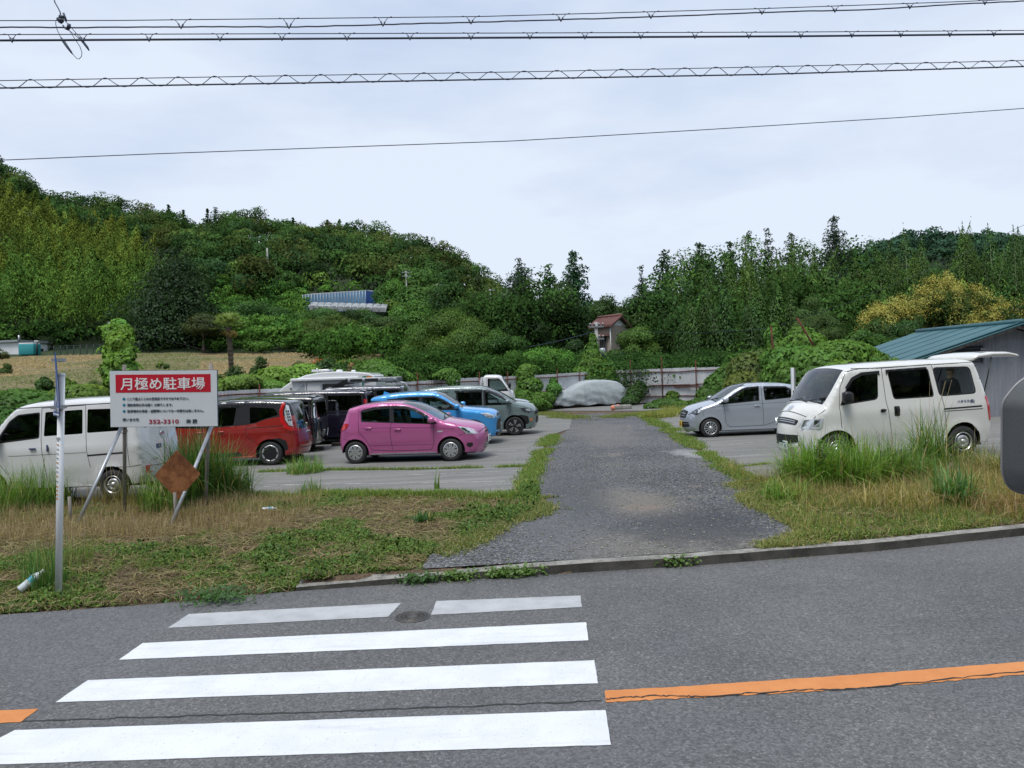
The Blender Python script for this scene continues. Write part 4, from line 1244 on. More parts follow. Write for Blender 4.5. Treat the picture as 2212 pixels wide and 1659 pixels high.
  for cx in s.wx:
   ub.box((cx,0,s.wr+.22),(2*s.arch,2*s.hw-.46,.35))
   for sg in (1,-1):
    V=[]; n=14
    for k in range(n+1):
     a=PI*k/n
     for yy in (s.hw-.02,s.hw-.26):
      V.append((cx+(s.arch+.004)*math.cos(a),sg*(yy-.03),s.wr+(s.arch+.004)*math.sin(a)-(.0)))
    ub.add(V,[(2*k,2*k+1,2*k+3,2*k+2) for k in range(n)])
  ub.build('underbody',M['seam'],s.root)
  return s
 def patch(s,name,dom,poly,off,mt,step=.05,parent=None,into=None,mi=0,skirt=.012):
  """panel on the skin; dom may be a list of (dom, poly) joined into one mesh"""
  items=[(dom,poly)] if isinstance(dom,str) else dom
  mb=into or MB()
  for dm,pl in items:
   lp=subdiv(pl,step)
   a=np.array(lp); ex=[]
   for q in np.arange(a[:,0].min()+step/2,a[:,0].max(),step):
    for w in np.arange(a[:,1].min()+step/2,a[:,1].max(),step):
     ex.append((q,w))
   if ex:
    e=np.array(ex); k=in_poly_np(e[:,0],e[:,1],lp); ex=[tuple(p) for p in e[k]]
   vv,F,c=cdt_fill([lp],ex,lp)
   V=s.map(dm,vv[:,0],vv[:,1],off)
   if len(F) == 0: continue
   n_=np.cross(V[F[:,1]]-V[F[:,0]],V[F[:,2]]-V[F[:,0]]).sum(0)
   cen=V.mean(0)-np.array([0,0,s.belt*.7])
   if dm in 'LR': flip=n_[1]*(1 if dm == 'L' else -1)<0
   elif dm == 'F': flip=n_[0]<0
   elif dm == 'B': flip=n_[0]>0
   else: flip=n_[2]<0
   if flip: F=F[:,::-1]
   mb.add(V,[tuple(int(i) for i in f) for f in F],mi,True)
   if skirt:
    la=np.array(lp)
    A=s.map(dm,la[:,0],la[:,1],off); B=s.map(dm,la[:,0],la[:,1],off-skirt)
    n=len(lp); mb.add(np.concatenate([A,B]),[(i,(i+1) % n,n+(i+1) % n,n+i) for i in range(n)],mi,False)
  if into is not None: return
  return mb.build(name,[M[k] for k in (mt if isinstance(mt,(list,tuple)) else [mt])],parent or s.root,fixn=False)
 def wheels(s,style,width=.18,inset=.015):
  for cx in s.wx:
   for sg in (1,-1):
    wheel(s.root,cx,sg*(s.hw-inset),s.wr,width,sg,style)
 def cabin(s,rows,floor=.42,pale=False,wheel_x=None,wheel_y=-.36,dash=None,dash_z=None):
  f=MB(); f.box(((s.x0+s.x1)/2,0,floor-.05),(s.x1-s.x0-.6,2*s.hw-.3,.06)); f.build('floor_pan',M['seam'],s.root)
  for (x,zs,hh,bench) in rows:
   for yy in ((0,) if bench else (-.36,.36)):
    b=MB(); w=1.15 if bench else .48
    b.box((x,yy,floor+zs*.5),(.50,w,zs),bev=.06)
    b.box((x-.26,yy,floor+zs+hh*.42),(.13,w*.96,hh),rot=Matrix.Rotation(-.2,3,'Y'),bev=.05)
    for hy in ((-.33,.33) if bench else (0,)):
     b.box((x-.38,yy+hy,floor+zs+hh*.98),(.09,.24,.19),rot=Matrix.Rotation(-.2,3,'Y'),bev=.04)
    b.build('seat',M['seat_light' if pale else 'seat_fab'],s.root)
  if dash:
   d=MB(); dz=dash_z or s.belt; d.box((dash,0,dz-.14),(.36,2*s.hw-.34,.24),bev=.06); d.build('dashboard',M['trim'],s.root)
   w=MB(); pts=[]
   for k in range(17):
    a=2*PI*k/16; pts.append((dash-.24-.06*math.sin(a),wheel_y*-1*-1+.18*math.cos(a),dz-.04+.17*math.sin(a)))
   w.tube(pts,.014,6,caps=False); w.build('steering_wheel',M['trim'],s.root)
 def mirror(s,x,z,size=(.14,.19,.13),mt='trim',both=True):
  for dm,sg in (('L',1),('R',-1)):
   p=s.map(dm,[x],[z],0)[0]
   b=MB()
   b.box((x+.02,p[1]+sg*(.05+size[1]/2),z+.05),size,bev=.045,mi=0)
   b.box((x,p[1]+sg*.04,z-.005),(.07,.12,.04),bev=.015,mi=1)
   b.box((x+.02-size[0]/2-.001,p[1]+sg*(.05+size[1]/2),z+.05),(.006,size[1]*.8,size[2]*.75),mi=2)
   b.build('side_mirror',[M[mt],M['trim'],M['chrome']],s.root)
 def handle(s,x,z,mt=None,w=.17,vertical=False,dark=False):
  for dm,sg in (('L',1),('R',-1)):
   p=s.map(dm,[x],[z],0)[0]
   b=MB()
   sz=(w,.022,.032) if not vertical else (.035,.022,w)
   s.patch('',dm,roundpoly([(x-w*.42,z-.035),(x+w*.42,z-.035),(x+w*.42,z+.03),(x-w*.42,z+.03)] if not vertical else [(x-.06,z-w*.75),(x+.06,z-w*.75),(x+.06,z+w*.75),(x-.06,z+w*.75)],.03),.002,None,into=b,mi=1,skirt=0)
   b.box((x,p[1]+sg*.020,z+.008),sz,bev=.01,mi=0)
   b.build('door_handle',[M[mt] if mt else M[s.mats[0]],M['trim'] if dark else M[s.mats[0]]],s.root)
 def plate(s,dom,z,y=0,txt='',yellow=False,small='',off=.03,w=.33,h=.165):
  c=s.map(dom,[y],[z],0)[0]
  sg=1 if dom == 'F' else -1
  x=c[0]+sg*(off)
  b=MB(); b.box((x,y,z),(.012,w,h),bev=.003,mi=0)
  o=b.build('license_plate',[M['plate_yellow' if yellow else 'plate_white']],s.root)
  ink=M['ink_black' if yellow else 'ink_green']
  if txt: text_obj('plate_number',txt,h*.55,(x+sg*.0085,y,z-h*.30),ink,o,face=('F' if sg>0 else 'B'),width=w*.62,shift=w*.1)
  if small: text_obj('plate_number',small,h*.24,(x+sg*.0085,y,z+h*.22),ink,o,face=('F' if sg>0 else 'B'),width=w*.6)
  return o
 def place(s,loc,heading,pitch=0.0):
  """heading: angle of the car's forward axis in world XY"""
  s.root.location=loc
  s.root.rotation_euler=(0,-pitch,heading)
  return s
def text_mesh(body,size,extr=.002,bold=0.0,align='CENTER'):
 cu=bpy.data.curves.new('lettering','FONT')
 cu.body=body; cu.size=size; cu.align_x=align; cu.extrude=extr; cu.offset=bold; cu.resolution_u=3
 o=bpy.data.objects.new('lettering',cu); COL.objects.link(o)
 dg=bpy.context.evaluated_depsgraph_get()
 dg.update()
 me=bpy.data.meshes.new_from_object(o.evaluated_get(dg))
 bpy.data.objects.remove(o); bpy.data.curves.remove(cu)
 return me
def text_obj(name,body,size,loc,mt,parent,face='F',width=None,shift=0.0,bold=0.0,align='CENTER',space=1.0):
 """lettering in a vertical plane. face F: +x, B: -x, S: -y (towards the camera), N: +y"""
 me=text_mesh(body,size,bold=bold,align=align)
 sx=1.0
 if width and len(me.vertices):
  xs_=[v.co.x for v in me.vertices]; w_=max(xs_)-min(xs_)
  if w_>1e-4: sx=width/w_
 basis={'F': ((0,1,0),(0,0,1),(1,0,0)),'B': ((0,-1,0),(0,0,1),(-1,0,0)),'S': ((1,0,0),(0,0,1),(0,-1,0)),'N': ((-1,0,0),(0,0,1),(0,1,0))}[face]
 Mx=Matrix((basis[0],basis[1],basis[2])).transposed().to_4x4()
 me.transform(Matrix.Translation((shift,0,0)) @ Matrix.Diagonal((sx,1,1,1)))
 me.transform(Matrix.Translation(loc) @ Mx)
 me.materials.clear()
 return mkobj(name,me,parent,mt)
def wheel(root,x,y,r,width,sg,style):
 """y is the outer face; sg the outward side"""
 rim=r*{'kei': .60,'steel': .61,'cap7': .68,'multi': .68,'ring': .70,'swirl': .72,'plain': .68}[style]
 Mx=Matrix.Translation((x,y,r)) @ (Matrix.Rotation(-PI/2*sg,4,'X'))   # local +z=outward
 hb=MB(); hb.lathe([(0,-width*.6),(rim*.98,-width*.6),(rim*.98,-.03),(0,-.045)],Mx,28)
 h=hb.build('wheel',M['rim_dark'],root)
 t=MB(); w=width
 t.lathe([(rim,-w),(rim+.012,-w),(r-.035,-w+.006),(r-.008,-w+.025),(r,-w*.72),(r,-w*.28),(r-.008,-.022),(r-.03,-.006),(rim+.03,0),(rim+.012,-.004),(rim,-.02),(rim,-w)],Mx,40)
 t.build('tyre',M['rubber'],h)
 k=MB()
 def ring(prof,mi=0): k.lathe(prof,Mx,36,mi)
 def spoke(a,r0,r1,w0,w1,z0,z1,mi,twist=0.0,th=.012):
  pts=[(r0,-w0),(r1,-w1+twist),(r1,w1+twist),(r0,w0)]
  ca,sa=math.cos(a),math.sin(a)
  V=[]
  for zz in (0,-th):
   for i,(rr,ww) in enumerate(pts):
    z=(z0 if i in (0,3) else z1)+zz
    V.append(Mx @ Vector((rr*ca-ww*sa,rr*sa+ww*ca,z)))
  k.add(V,[(0,1,2,3),(7,6,5,4),(0,4,5,1),(1,5,6,2),(2,6,7,3),(3,7,4,0)],mi)
 mats=[M['rim_silver'],M['rim_dark'],M['seam'],M['chrome']]
 if style == 'cap7':
  ring([(rim*.99,-.012),(rim*.97,.004),(rim*.85,.004),(rim*.45,.014),(rim*.16,.018),(0,.018)])
  for i in range(7):
   a=2*PI*i/7+.2
   spoke(a,rim*.45,rim*.84,rim*.035,rim*.10,.0165,.0070,2,rim*.04,.004)
   spoke(a+.42,rim*.70,rim*.86,rim*.03,rim*.055,.0105,.0062,2,0,.004)
  for i in range(5):
   a=2*PI*i/5; k.lathe([(.008,0),(.008,.004),(0,.004)],Mx @ Matrix.Translation((rim*.22*math.cos(a),rim*.22*math.sin(a),.017)),8,1)
 elif style == 'multi':
  ring([(rim,-.012),(rim*.98,.004),(rim*.90,.002),(rim*.89,-.03)])
  for i in range(12):
   a=2*PI*i/12
   spoke(a,rim*.2,rim*.93,rim*.05,rim*.085,.006,-.002,0,0,.02)
  ring([(rim*.30,-.01),(rim*.27,.008),(rim*.12,.01),(rim*.1,.014),(0,.014)])
 elif style in ('steel','kei'):
  ring([(rim,-.01),(rim*.97,.002),(rim*.90,-.004),(rim*.86,-.045),(rim*.70,-.040),(rim*.62,-.012),(rim*.40,-.010),(rim*.32,-.028),(rim*.27,-.03),(rim*.25,.004),(0,.006)])
  for i in range(12 if style == 'steel' else 10):
   a=2*PI*i/(12 if style == 'steel' else 10)
   k.lathe([(rim*.055,0),(0,0.001)],Mx @ Matrix.Translation((rim*.775*math.cos(a),rim*.775*math.sin(a),-.036)),8,2)
  for i in range(5):
   a=2*PI*i/5; k.lathe([(.011,0),(.011,.014),(0,.014)],Mx @ Matrix.Translation((rim*.48*math.cos(a),rim*.48*math.sin(a),-.011)),6,3)
 elif style == 'ring':
  ring([(rim,-.01),(rim*.98,.003),(rim*.82,.001),(rim*.81,-.02)])
  ring([(rim*.84,.0),(rim*.7,.005),(rim*.45,-.005),(rim*.3,.004),(0,.006)],1)
  for i in range(8):
   a=2*PI*i/8; spoke(a,rim*.80,rim*.96,rim*.10,rim*.08,.006,.006,1,0,.01)
 elif style == 'swirl':
  ring([(rim,-.01),(rim*.98,.003),(rim*.90,.0),(rim*.88,-.02)],1)
  ring([(rim*.9,-.004),(rim*.5,-.004),(rim*.2,.004),(0,.004)],1)
  for i in range(5):
   a=2*PI*i/5
   spoke(a,rim*.25,rim*.90,rim*.045,rim*.045,.006,.004,0,rim*.02)
   spoke(a+.30,rim*.42,rim*.90,rim*.035,rim*.035,.006,.004,0,rim*.04)
   spoke(a+.13,rim*.78,rim*.88,rim*.20,rim*.24,.006,.004,0)
 else:
  ring([(rim,-.01),(rim*.97,.003),(rim*.5,-.01),(0,.0)])
  for i in range(6): spoke(2*PI*i/6,rim*.4,rim*.85,rim*.12,rim*.2,-.006,.0,1,0,.004)
 k.build('rim',mats,h)
# ---------------------------------------------------------------- the parked vehicles
def vis(poly,up=.045):          # helper for rain visors: upper band of a window
 return poly
def hdg(a,b):                   # heading from point a to point b
 return math.atan2(b.y-a.y,b.x-a.x)
def GP(x,y,dz=0): return G(x,y,.018+dz)
def band(poly_top,d):
 """thin band hanging below a polyline of (x,z)"""
 return [tuple(p) for p in poly_top]+[(p[0],p[1]-d) for p in reversed(poly_top)]
# ---- pink hatchback (faces right)
c=Car('hatchback_car',[(1.84,.19,.08,.10),(1.90,.30,.10,.14),(1.925,.50,.12,.17),(1.90,.64,.13,.17),(1.82,.755,.12,.14),(1.60,.865,.08,.10),(1.28,.955,.05,.09),(1.02,1.015,.05,.07),
  (.62,1.225,.07,.055),(.28,1.385,.06,.055),(-.02,1.475,.04,.06),(-.5,1.505,.035,.08),(-1.0,1.475,.03,.08),(-1.33,1.40,.03,.06),(-1.40,1.365,.03,.05),
  (-1.50,1.13,.05,.08),(-1.60,.93,.08,.12),(-1.665,.72,.09,.14),(-1.68,.5,.08,.12),(-1.63,.26,.06,.08)],
  .832,.98,.20,(1.225,-1.225),.345,.21,.285,['p_pink','trim','seam'],
  'bright pink hatchback parked side-on nose to the right, with silver seven-slot hubcaps','car',front_taper=.13,rear_taper=.08)
c.uh,c.ur=5.0,13.0
fw=[(-.215,1.385),(.10,1.375),(.33,1.30),(.60,1.155),(.80,1.005),(.74,.955),(-.19,1.02)]
rw=[(-1.03,1.30),(-.70,1.365),(-.325,1.385),(-.30,1.028),(-1.02,1.075)]
c.glass=[('side_window',roundpoly(fw,.03),'glass_clear'),('side_window',roundpoly(rw,.03),'glass_dark')]
c.regs=[(1,roundpoly([(-1.07,1.33),(-.70,1.405),(-.30,1.425),(.10,1.415),(.36,1.335),(.66,1.165),(.93,.945),(.80,.935),(-.20,.995),(-1.05,1.05)],.04))]
c.gaps=[('S',[(-.265,1.0),(-.30,.70),(-.26,.30),(.72,.30),(.80,.42),(.83,.96)],.010),('S',[(-1.10,1.33),(-1.12,1.05),(-1.10,.80),(-.90,.55),(-.80,.34),(-.28,.30)],.010),
   ('S',[(1.33,.93),(1.44,.84),(1.62,.69),(1.40,.62)],.008),('S',[(-1.55,.62),(-1.30,.60)],.006),('S',[(-.95,.45),(.78,.43)],.006),
   ('F',[(-.66,.66),(-.4,.69),(.4,.69),(.66,.66)],.010),('S',[(-1.05,.90),(.0,.88),(.95,.84),(1.35,.80)],.006)]
c.shell(glass_u=[(7.06,9.96,.95,'windshield','glass_clear'),(14.1,15.6,.86,'rear_window','glass_dark')],black_u=[(6.85,7.06,.93),(15.6,15.7,.86)])
c.patch('headlight',[('L',[(1.44,.865),(1.66,.825),(1.80,.765),(1.885,.66),(1.63,.665)]),('F',[(.55,.66),(.72,.66),(.72,.765),(.62,.75)])],None,.006,'lamp_clear')
c.patch('headlight',[('R',[(1.44,.865),(1.66,.825),(1.80,.765),(1.885,.66),(1.63,.665)]),('F',[(-.55,.66),(-.72,.66),(-.72,.765),(-.62,.75)])],None,.006,'lamp_clear')
for dm in 'LR':
 b=MB(); c.patch('',dm,roundpoly([(1.50,.84),(1.66,.80),(1.76,.73),(1.70,.685),(1.60,.70)],.03),.010,None,into=b,skirt=.004)
 b.build('headlight_reflector',M['chrome'],c.root,fixn=False)
 c.patch('taillight',dm,roundpoly([(-1.37,1.01),(-1.48,1.03),(-1.60,.92),(-1.62,.83),(-1.50,.86),(-1.42,.92)],.02),.012,'lamp_red')
 c.patch('side_lamp',dm,roundpoly([(1.05,.74),(.91,.735),(.92,.77),(1.04,.77)],.01),.005,'lamp_clear')
 c.patch('door_visor',dm,[(-1.0,1.36),(-.70,1.412),(-.33,1.425),(-.33,1.36),(-.70,1.345),(-1.0,1.285)],.014,'trim')
 c.patch('door_visor',dm,[(-.25,1.425),(.08,1.412),(.36,1.33),(.66,1.155),(.60,1.12),(.33,1.265),(.08,1.345),(-.25,1.36)],.014,'trim')
 c.patch('fog_lamp_recess',dm,roundpoly([(1.62,.44),(1.76,.45),(1.78,.38),(1.70,.32),(1.62,.36)],.03),.003,'trim',skirt=.004)
 c.patch('side_sill',dm,[(-.84,.215),(.84,.215),(.84,.250),(-.84,.250)],.012,'galv')
c.patch('grille','F',roundpoly([(-.30,.29),(.30,.29),(.26,.43),(-.26,.43)],.03),.004,'trim')
for k in range(3):
 c.patch('grille_bar','F',[(-.27,.32+.04*k),(.27,.32+.04*k),(.27,.332+.04*k),(-.27,.332+.04*k)],.010,'chrome')
c.patch('upper_grille','F',roundpoly([(-.22,.62),(.22,.62),(.24,.65),(-.24,.65)],.01),.004,'trim')
c.patch('emblem','F',[(0,.70),(.035,.735),(0,.77),(-.035,.735)],.010,'chrome')
c.patch('spoiler','T',roundpoly([(-1.46,-.62),(-1.30,-.62),(-1.26,0),(-1.30,.62),(-1.46,.62),(-1.46,0)],.05),.03,'p_pink',skirt=.05)
c.plate('F',.50,0,'67',small='静岡501')
c.handle(-.10,.835); c.handle(-.86,.885)
c.mirror(.78,1.0,(.15,.17,.14),'p_pink')
c.wheels('cap7',.165)
c.cabin([(.10,.22,.52,False),(-.75,.2,.5,True)],dash=.75,dash_z=.98)
for s_,y0 in ((1,.05),(-1,-.45)):
 w=MB(); w.tube([(1.05,y0,1.055),(.98,y0+.2,1.10),(.93,y0+.42,1.13)],.010,6); w.build('wiper',M['trim'],c.root)
a=GP(354,464); b_=GP(453.5,461.3)
mid=(a+b_)/2; h=hdg(a,b_)
nrm=Vector((-math.sin(h),math.cos(h),0))
c.place(mid+nrm*.80 ,h,math.atan2(b_.z-a.z,(b_-a).length))
print('pink wb',(b_-a).length)
# ---- red two-tone minivan (faces left), black roof
def two_tone_van(name,label,roofm,paintm,style):
 c=Car(name,[(1.98,.22,.08,.10),(2.05,.34,.10,.14),(2.07,.58,.12,.18),(2.04,.78,.13,.18),(1.92,.92,.12,.16),(1.66,1.03,.08,.12),(1.42,1.10,.05,.08),
   (.98,1.34,.07,.055),(.60,1.545,.06,.055),(.32,1.645,.04,.06),(-.3,1.695,.035,.08),(-1.1,1.69,.03,.08),(-1.70,1.64,.03,.07),(-1.86,1.57,.04,.09),
   (-1.96,1.30,.06,.12),(-2.03,1.00,.08,.15),(-2.08,.72,.09,.16),(-2.10,.48,.09,.14),(-2.03,.25,.06,.10)],
   .847,1.05,.17,(1.375,-1.375),.375,.22,.31,[paintm,'trim','seam',roofm],label,'minivan',front_taper=.14,rear_taper=.09,rt0=-1.4)
 c.uh,c.ur=5.0,13.0
 return c
c=two_tone_van('two_tone_minivan','red minivan with black roof and black-and-silver wheels, parked behind the white signboard','p_black','p_red','ring')
c.glass=[('side_window',roundpoly([(-.52,1.52),(.30,1.50),(.30,1.03),(-.45,1.07)],.04),'glass_dark'),
   ('side_window',roundpoly([(.40,1.50),(.62,1.44),(1.05,1.20),(1.12,1.05),(.40,1.03)],.04),'glass_mid'),
   ('side_window',roundpoly([(-.86,1.52),(-1.50,1.47),(-1.60,1.30),(-1.30,1.22),(-1.02,1.12),(-.88,1.09)],.05),'glass_dark')]
greenh=[(1.36,1.06),(.40,1.0),(-.78,1.065),(-1.02,1.10),(-1.30,1.20),(-1.75,1.27),(-1.99,1.27),(-1.95,1.8),(.3,1.8),(.95,1.40)]
c.regs=[(1,greenh),(3,[(-1.95,1.58),(-1.5,1.57),(-.3,1.60),(.36,1.575),(.5,1.8),(-1.95,1.8)]),
   (1,roundpoly([(.98,.22),(.30,.36),(-.62,.36),(-.62,.25),(.95,.20)],.03)),
   (1,roundpoly([(-1.42,.685),(-1.62,.70),(-1.80,.62),(-1.84,.40),(-1.76,.36),(-1.70,.38),(-1.68,.50),(-1.58,.60)],.04))]
c.gaps=[('S',[(.34,1.6),(.34,.9),(.30,.28),(-.78,.28)],.010),('S',[(-.82,1.58),(-.80,1.06),(-.76,.90),(-.80,.75),(-.98,.62)],.010),
   ('S',[(-.80,.98),(-1.74,1.02)],.018),('S',[(-1.36,.86),(-1.36,.74),(-1.52,.74),(-1.52,.86),(-1.36,.86)],.006),('S',[(-1.82,.80),(-2.02,.82)],.008),('S',[(1.30,1.04),(1.2,.7),(1.0,.3),(.3,.28)],.010)]
c.shell(glass_u=[(6.06,8.95,.95,'windshield','glass_clear'),(13.2,14.9,.90,'rear_window','glass_dark')],black_u=[(5.85,6.06,.93),(14.9,15.2,.90),(12.9,13.2,.9)],roof_mat=3,roof_u=(9.0,15.0))
for dm,sg in (('L',1),('R',-1)):
 tl=MB()
 c.patch('',dm,[(-1.70,1.62),(-1.78,1.60),(-1.72,1.40),(-1.74,1.16),(-1.84,1.0),(-1.98,.92),(-2.04,.92),(-2.04,.86),(-1.93,.87),(-1.78,.95),(-1.66,1.12),(-1.63,1.40)],.012,None,into=tl)
 c.patch('','B',[(sg*.52,.86),(sg*.80,.86),(sg*.80,.92),(sg*.52,.92)],.012,None,into=tl)
 tl.build('taillight',M['lamp_red'],c.root,fixn=False)
 c.patch('taillight_lens',dm,[(-1.80,1.56),(-1.86,1.52),(-1.90,1.35),(-1.97,1.0),(-1.88,1.02),(-1.78,1.17),(-1.76,1.40)],.012,'lamp_clear')
 for i in range(4):
  for j in range(2):
   x0=-1.80-.018*i-.045*j; z0=1.36-.075*i
   c.patch('taillight_cell',dm,[(x0,z0),(x0-.03,z0),(x0-.03,z0+.045),(x0,z0+.045)],.017,'seam',skirt=.004)
 c.patch('bumper_reflector','B',[(sg*.45,.50),(sg*.50,.50),(sg*.50,.57),(sg*.45,.57)],.008,'lamp_red')
 c.patch('headlight',dm,[(1.72,.93),(1.96,.80),(1.98,.68),(1.76,.76)],.008,'lamp_clear')
 c.patch('door_visor',dm,[(-.60,1.60),(.36,1.58),(.36,1.52),(-.60,1.545)],.014,'trim')
c.patch('rear_panel','B',[(-.70,.90),(.70,.90),(.70,1.03),(-.70,1.03)],.012,'p_black')
c.patch('rear_seam','B',[(-.62,.42),(.62,.42),(.62,.435),(-.62,.435)],.006,'seam')
c.patch('emblem','B',roundpoly([(-.07,.94),(.07,.94),(.07,1.02),(-.07,1.02)],.04),.022,'chrome')
c.plate('B',.745,0,'46-18',small='静岡502',off=-.015)
c.handle(-.13,.90); c.handle(.42,.895)
w=MB(); w.tube([(-2.06,-.05,1.06),(-2.07,.15,1.13),(-2.04,.40,1.12)],.012,6); w.build('rear_wiper',M['trim'],c.root)
c.mirror(1.16,1.08,mt='p_black')
c.wheels('ring',.19)
c.cabin([(.35,.25,.55,False),(-.55,.25,.55,True),(-1.35,.25,.5,True)],dash=1.1,dash_z=1.06)
a=GP(271,465.3)
h=PI+R(0.5)
fwd=Vector((math.cos(h),math.sin(h),0)); nrm=Vector((-math.sin(h),math.cos(h),0))   # left of travel is towards the camera
c.place(a+fwd*1.375-nrm*.80,h,0)
REDLOC=c.root.location.copy()
# ---- grey-green minivan of the same shape, different trim (faces right)
c=two_tone_van('grey_minivan','grey-green minivan parked nose to the right beside the driveway, dark swirl wheels','p_sage','p_sage','swirl')
c.glass=[('side_window',roundpoly([(-.52,1.50),(.30,1.48),(.30,1.06),(-.47,1.08)],.04),'glass_dark'),
   ('side_window',roundpoly([(.42,1.46),(.62,1.42),(.98,1.24),(1.22,1.09),(1.18,1.04),(.44,1.05)],.03),'glass_clear'),
   ('side_window',roundpoly([(-.86,1.50),(-1.50,1.45),(-1.66,1.33),(-1.02,1.16),(-.88,1.12)],.04),'glass_dark')]
c.regs=[(1,roundpoly([(1.34,1.06),(1.05,1.03),(.36,1.03),(.36,1.52),(.66,1.48),(1.02,1.28)],.03)),(1,roundpoly([(-.56,1.06),(-.56,1.54),(.33,1.54),(.33,1.04)],.03)),(1,roundpoly([(-.84,1.09),(-.84,1.54),(-1.52,1.50),(-1.72,1.33),(-1.02,1.13)],.03)),
   (1,roundpoly([(1.45,.66),(1.62,.68),(1.84,.62),(1.87,.40),(1.80,.35),(1.70,.36),(1.68,.50),(1.58,.60)],.03))]
c.gaps=[('S',[(.37,1.56),(.37,.9),(.33,.28),(-.78,.28)],.010),('S',[(-.82,1.58),(-.80,1.06),(-.80,.75),(-.98,.62)],.010),('S',[(-.80,.98),(-1.74,1.02)],.014),('S',[(1.28,1.03),(1.24,.8),(1.18,.68)],.010),
   ('S',[(1.42,1.03),(1.70,.95),(2.0,.86)],.008),('S',[(.36,1.62),(1.0,1.36),(1.42,1.1)],.010)]
c.shell(glass_u=[(6.06,8.95,.95,'windshield','glass_clear'),(13.2,14.9,.90,'rear_window','glass_dark')],black_u=[(5.85,6.06,.93)])
for dm,sg in (('L',1),('R',-1)):
 c.patch('headlight',[(dm,[(1.58,.90),(1.72,.92),(1.99,.83),(2.03,.75),(1.86,.74),(1.66,.80)]),('F',[(sg*.52,.74),(sg*.74,.73),(sg*.74,.82),(sg*.56,.81)])],None,.008,'lamp_dark')
 c.patch('headlight_beam',dm,[(1.76,.865),(1.90,.84),(1.93,.79),(1.80,.80)],.013,'lamp_clear',skirt=.004)
 c.patch('indicator_lamp',dm,roundpoly([(1.90,.46),(1.99,.47),(1.99,.54),(1.90,.535)],.02),.010,'lamp_amber')
 c.patch('taillight',dm,[(-1.80,1.52),(-1.90,1.46),(-1.96,1.1),(-1.86,1.1)],.010,'lamp_red')
 c.patch('door_visor',dm,[(-.60,1.57),(.34,1.56),(.34,1.50),(-.60,1.51)],.014,'trim')
 c.patch('door_visor',dm,[(.38,1.56),(.68,1.50),(1.05,1.30),(1.01,1.26),(.64,1.44),(.38,1.50)],.014,'trim')
c.patch('grille','F',roundpoly([(-.50,.38),(.50,.38),(.52,.60),(-.52,.60)],.05),.005,'trim')
c.patch('bumper_guard','F',[(-.58,.34),(-.50,.34),(-.50,.62),(-.58,.62)],.012,'rim_silver'); c.patch('bumper_guard','F',[(.50,.34),(.58,.34),(.58,.62),(.50,.62)],.012,'rim_silver')
c.patch('nose_strip','F',[(-.50,.66),(.50,.66),(.50,.76),(-.50,.76)],.006,'trim')
c.plate('F',.47,0,'305',small='静岡502')
c.handle(-.40,.93,'chrome'); c.handle(.46,.92,'chrome')
w=MB(); w.tube([(-1.5,0,1.69),(-1.66,0,1.87)],.008,6); w.build('antenna',M['trim'],c.root)
c.mirror(1.16,1.10,(.15,.20,.13),'p_sage')
c.wheels('swirl',.19)
c.cabin([(.35,.25,.55,False),(-.55,.25,.55,True),(-1.35,.25,.5,True)],pale=True,dash=1.1,dash_z=1.08)
a=GP(515,435.6)
h=R(-1.0); fwd=Vector((math.cos(h),math.sin(h),0)); nrm=Vector((-math.sin(h),math.cos(h),0))
c.place(a-fwd*1.375+nrm*.82,h,R(.4))
# ---- sky blue compact SUV (faces right)
c=Car('compact_suv',[(1.90,.24,.06,.10),(1.95,.36,.10,.12),(1.95,.58,.10,.14),(1.95,.80,.10,.14),(1.88,.93,.09,.12),(1.60,1.02,.06,.10),(1.20,1.075,.05,.09),(.92,1.12,.05,.07),
  (.55,1.36,.07,.05),(.25,1.55,.05,.06),(-.05,1.61,.035,.08),(-.6,1.62,.03,.08),(-1.2,1.585,.03,.08),(-1.72,1.50,.03,.06),(-1.80,1.44,.04,.05),
  (-1.80,1.25,.06,.1),(-1.90,1.0,.08,.14),(-1.96,.75,.08,.14),(-1.98,.5,.08,.12),(-1.9,.28,.06,.1)],
  .847,1.06,.20,(1.2625,-1.2625),.385,.26,.325,['p_blue','trim','seam'],'sky blue compact SUV parked between the pink hatchback and the grey-green minivan','car',front_taper=.10,rear_taper=.08)
c.uh,c.ur=4.0,13.0
c.glass=[('side_window',roundpoly([(-.24,1.46),(.12,1.45),(.34,1.36),(.74,1.12),(-.2,1.09)],.03),'glass_clear'),('side_window',roundpoly([(-1.06,1.43),(-.34,1.47),(-.30,1.10),(-1.0,1.13)],.03),'glass_dark')]
c.regs=[(1,[(-1.30,1.44),(-.6,1.50),(.12,1.50),(.40,1.39),(.90,1.09),(.80,1.06),(-1.05,1.09)]),(1,[(-1.84,1.40),(-1.5,1.40),(-1.4,1.15),(-1.84,1.15)])]
c.gaps=[('S',[(-.28,1.08),(-.30,.35),(.80,.35),(.84,1.05)],.010),('S',[(-1.1,1.1),(-1.05,.8),(-.82,.55),(-.3,.35)],.010)]
c.shell(glass_u=[(7.06,9.3,.95,'windshield','glass_clear'),(14.2,15.8,.86,'rear_window','glass_dark')],black_u=[(6.85,7.06,.93)])
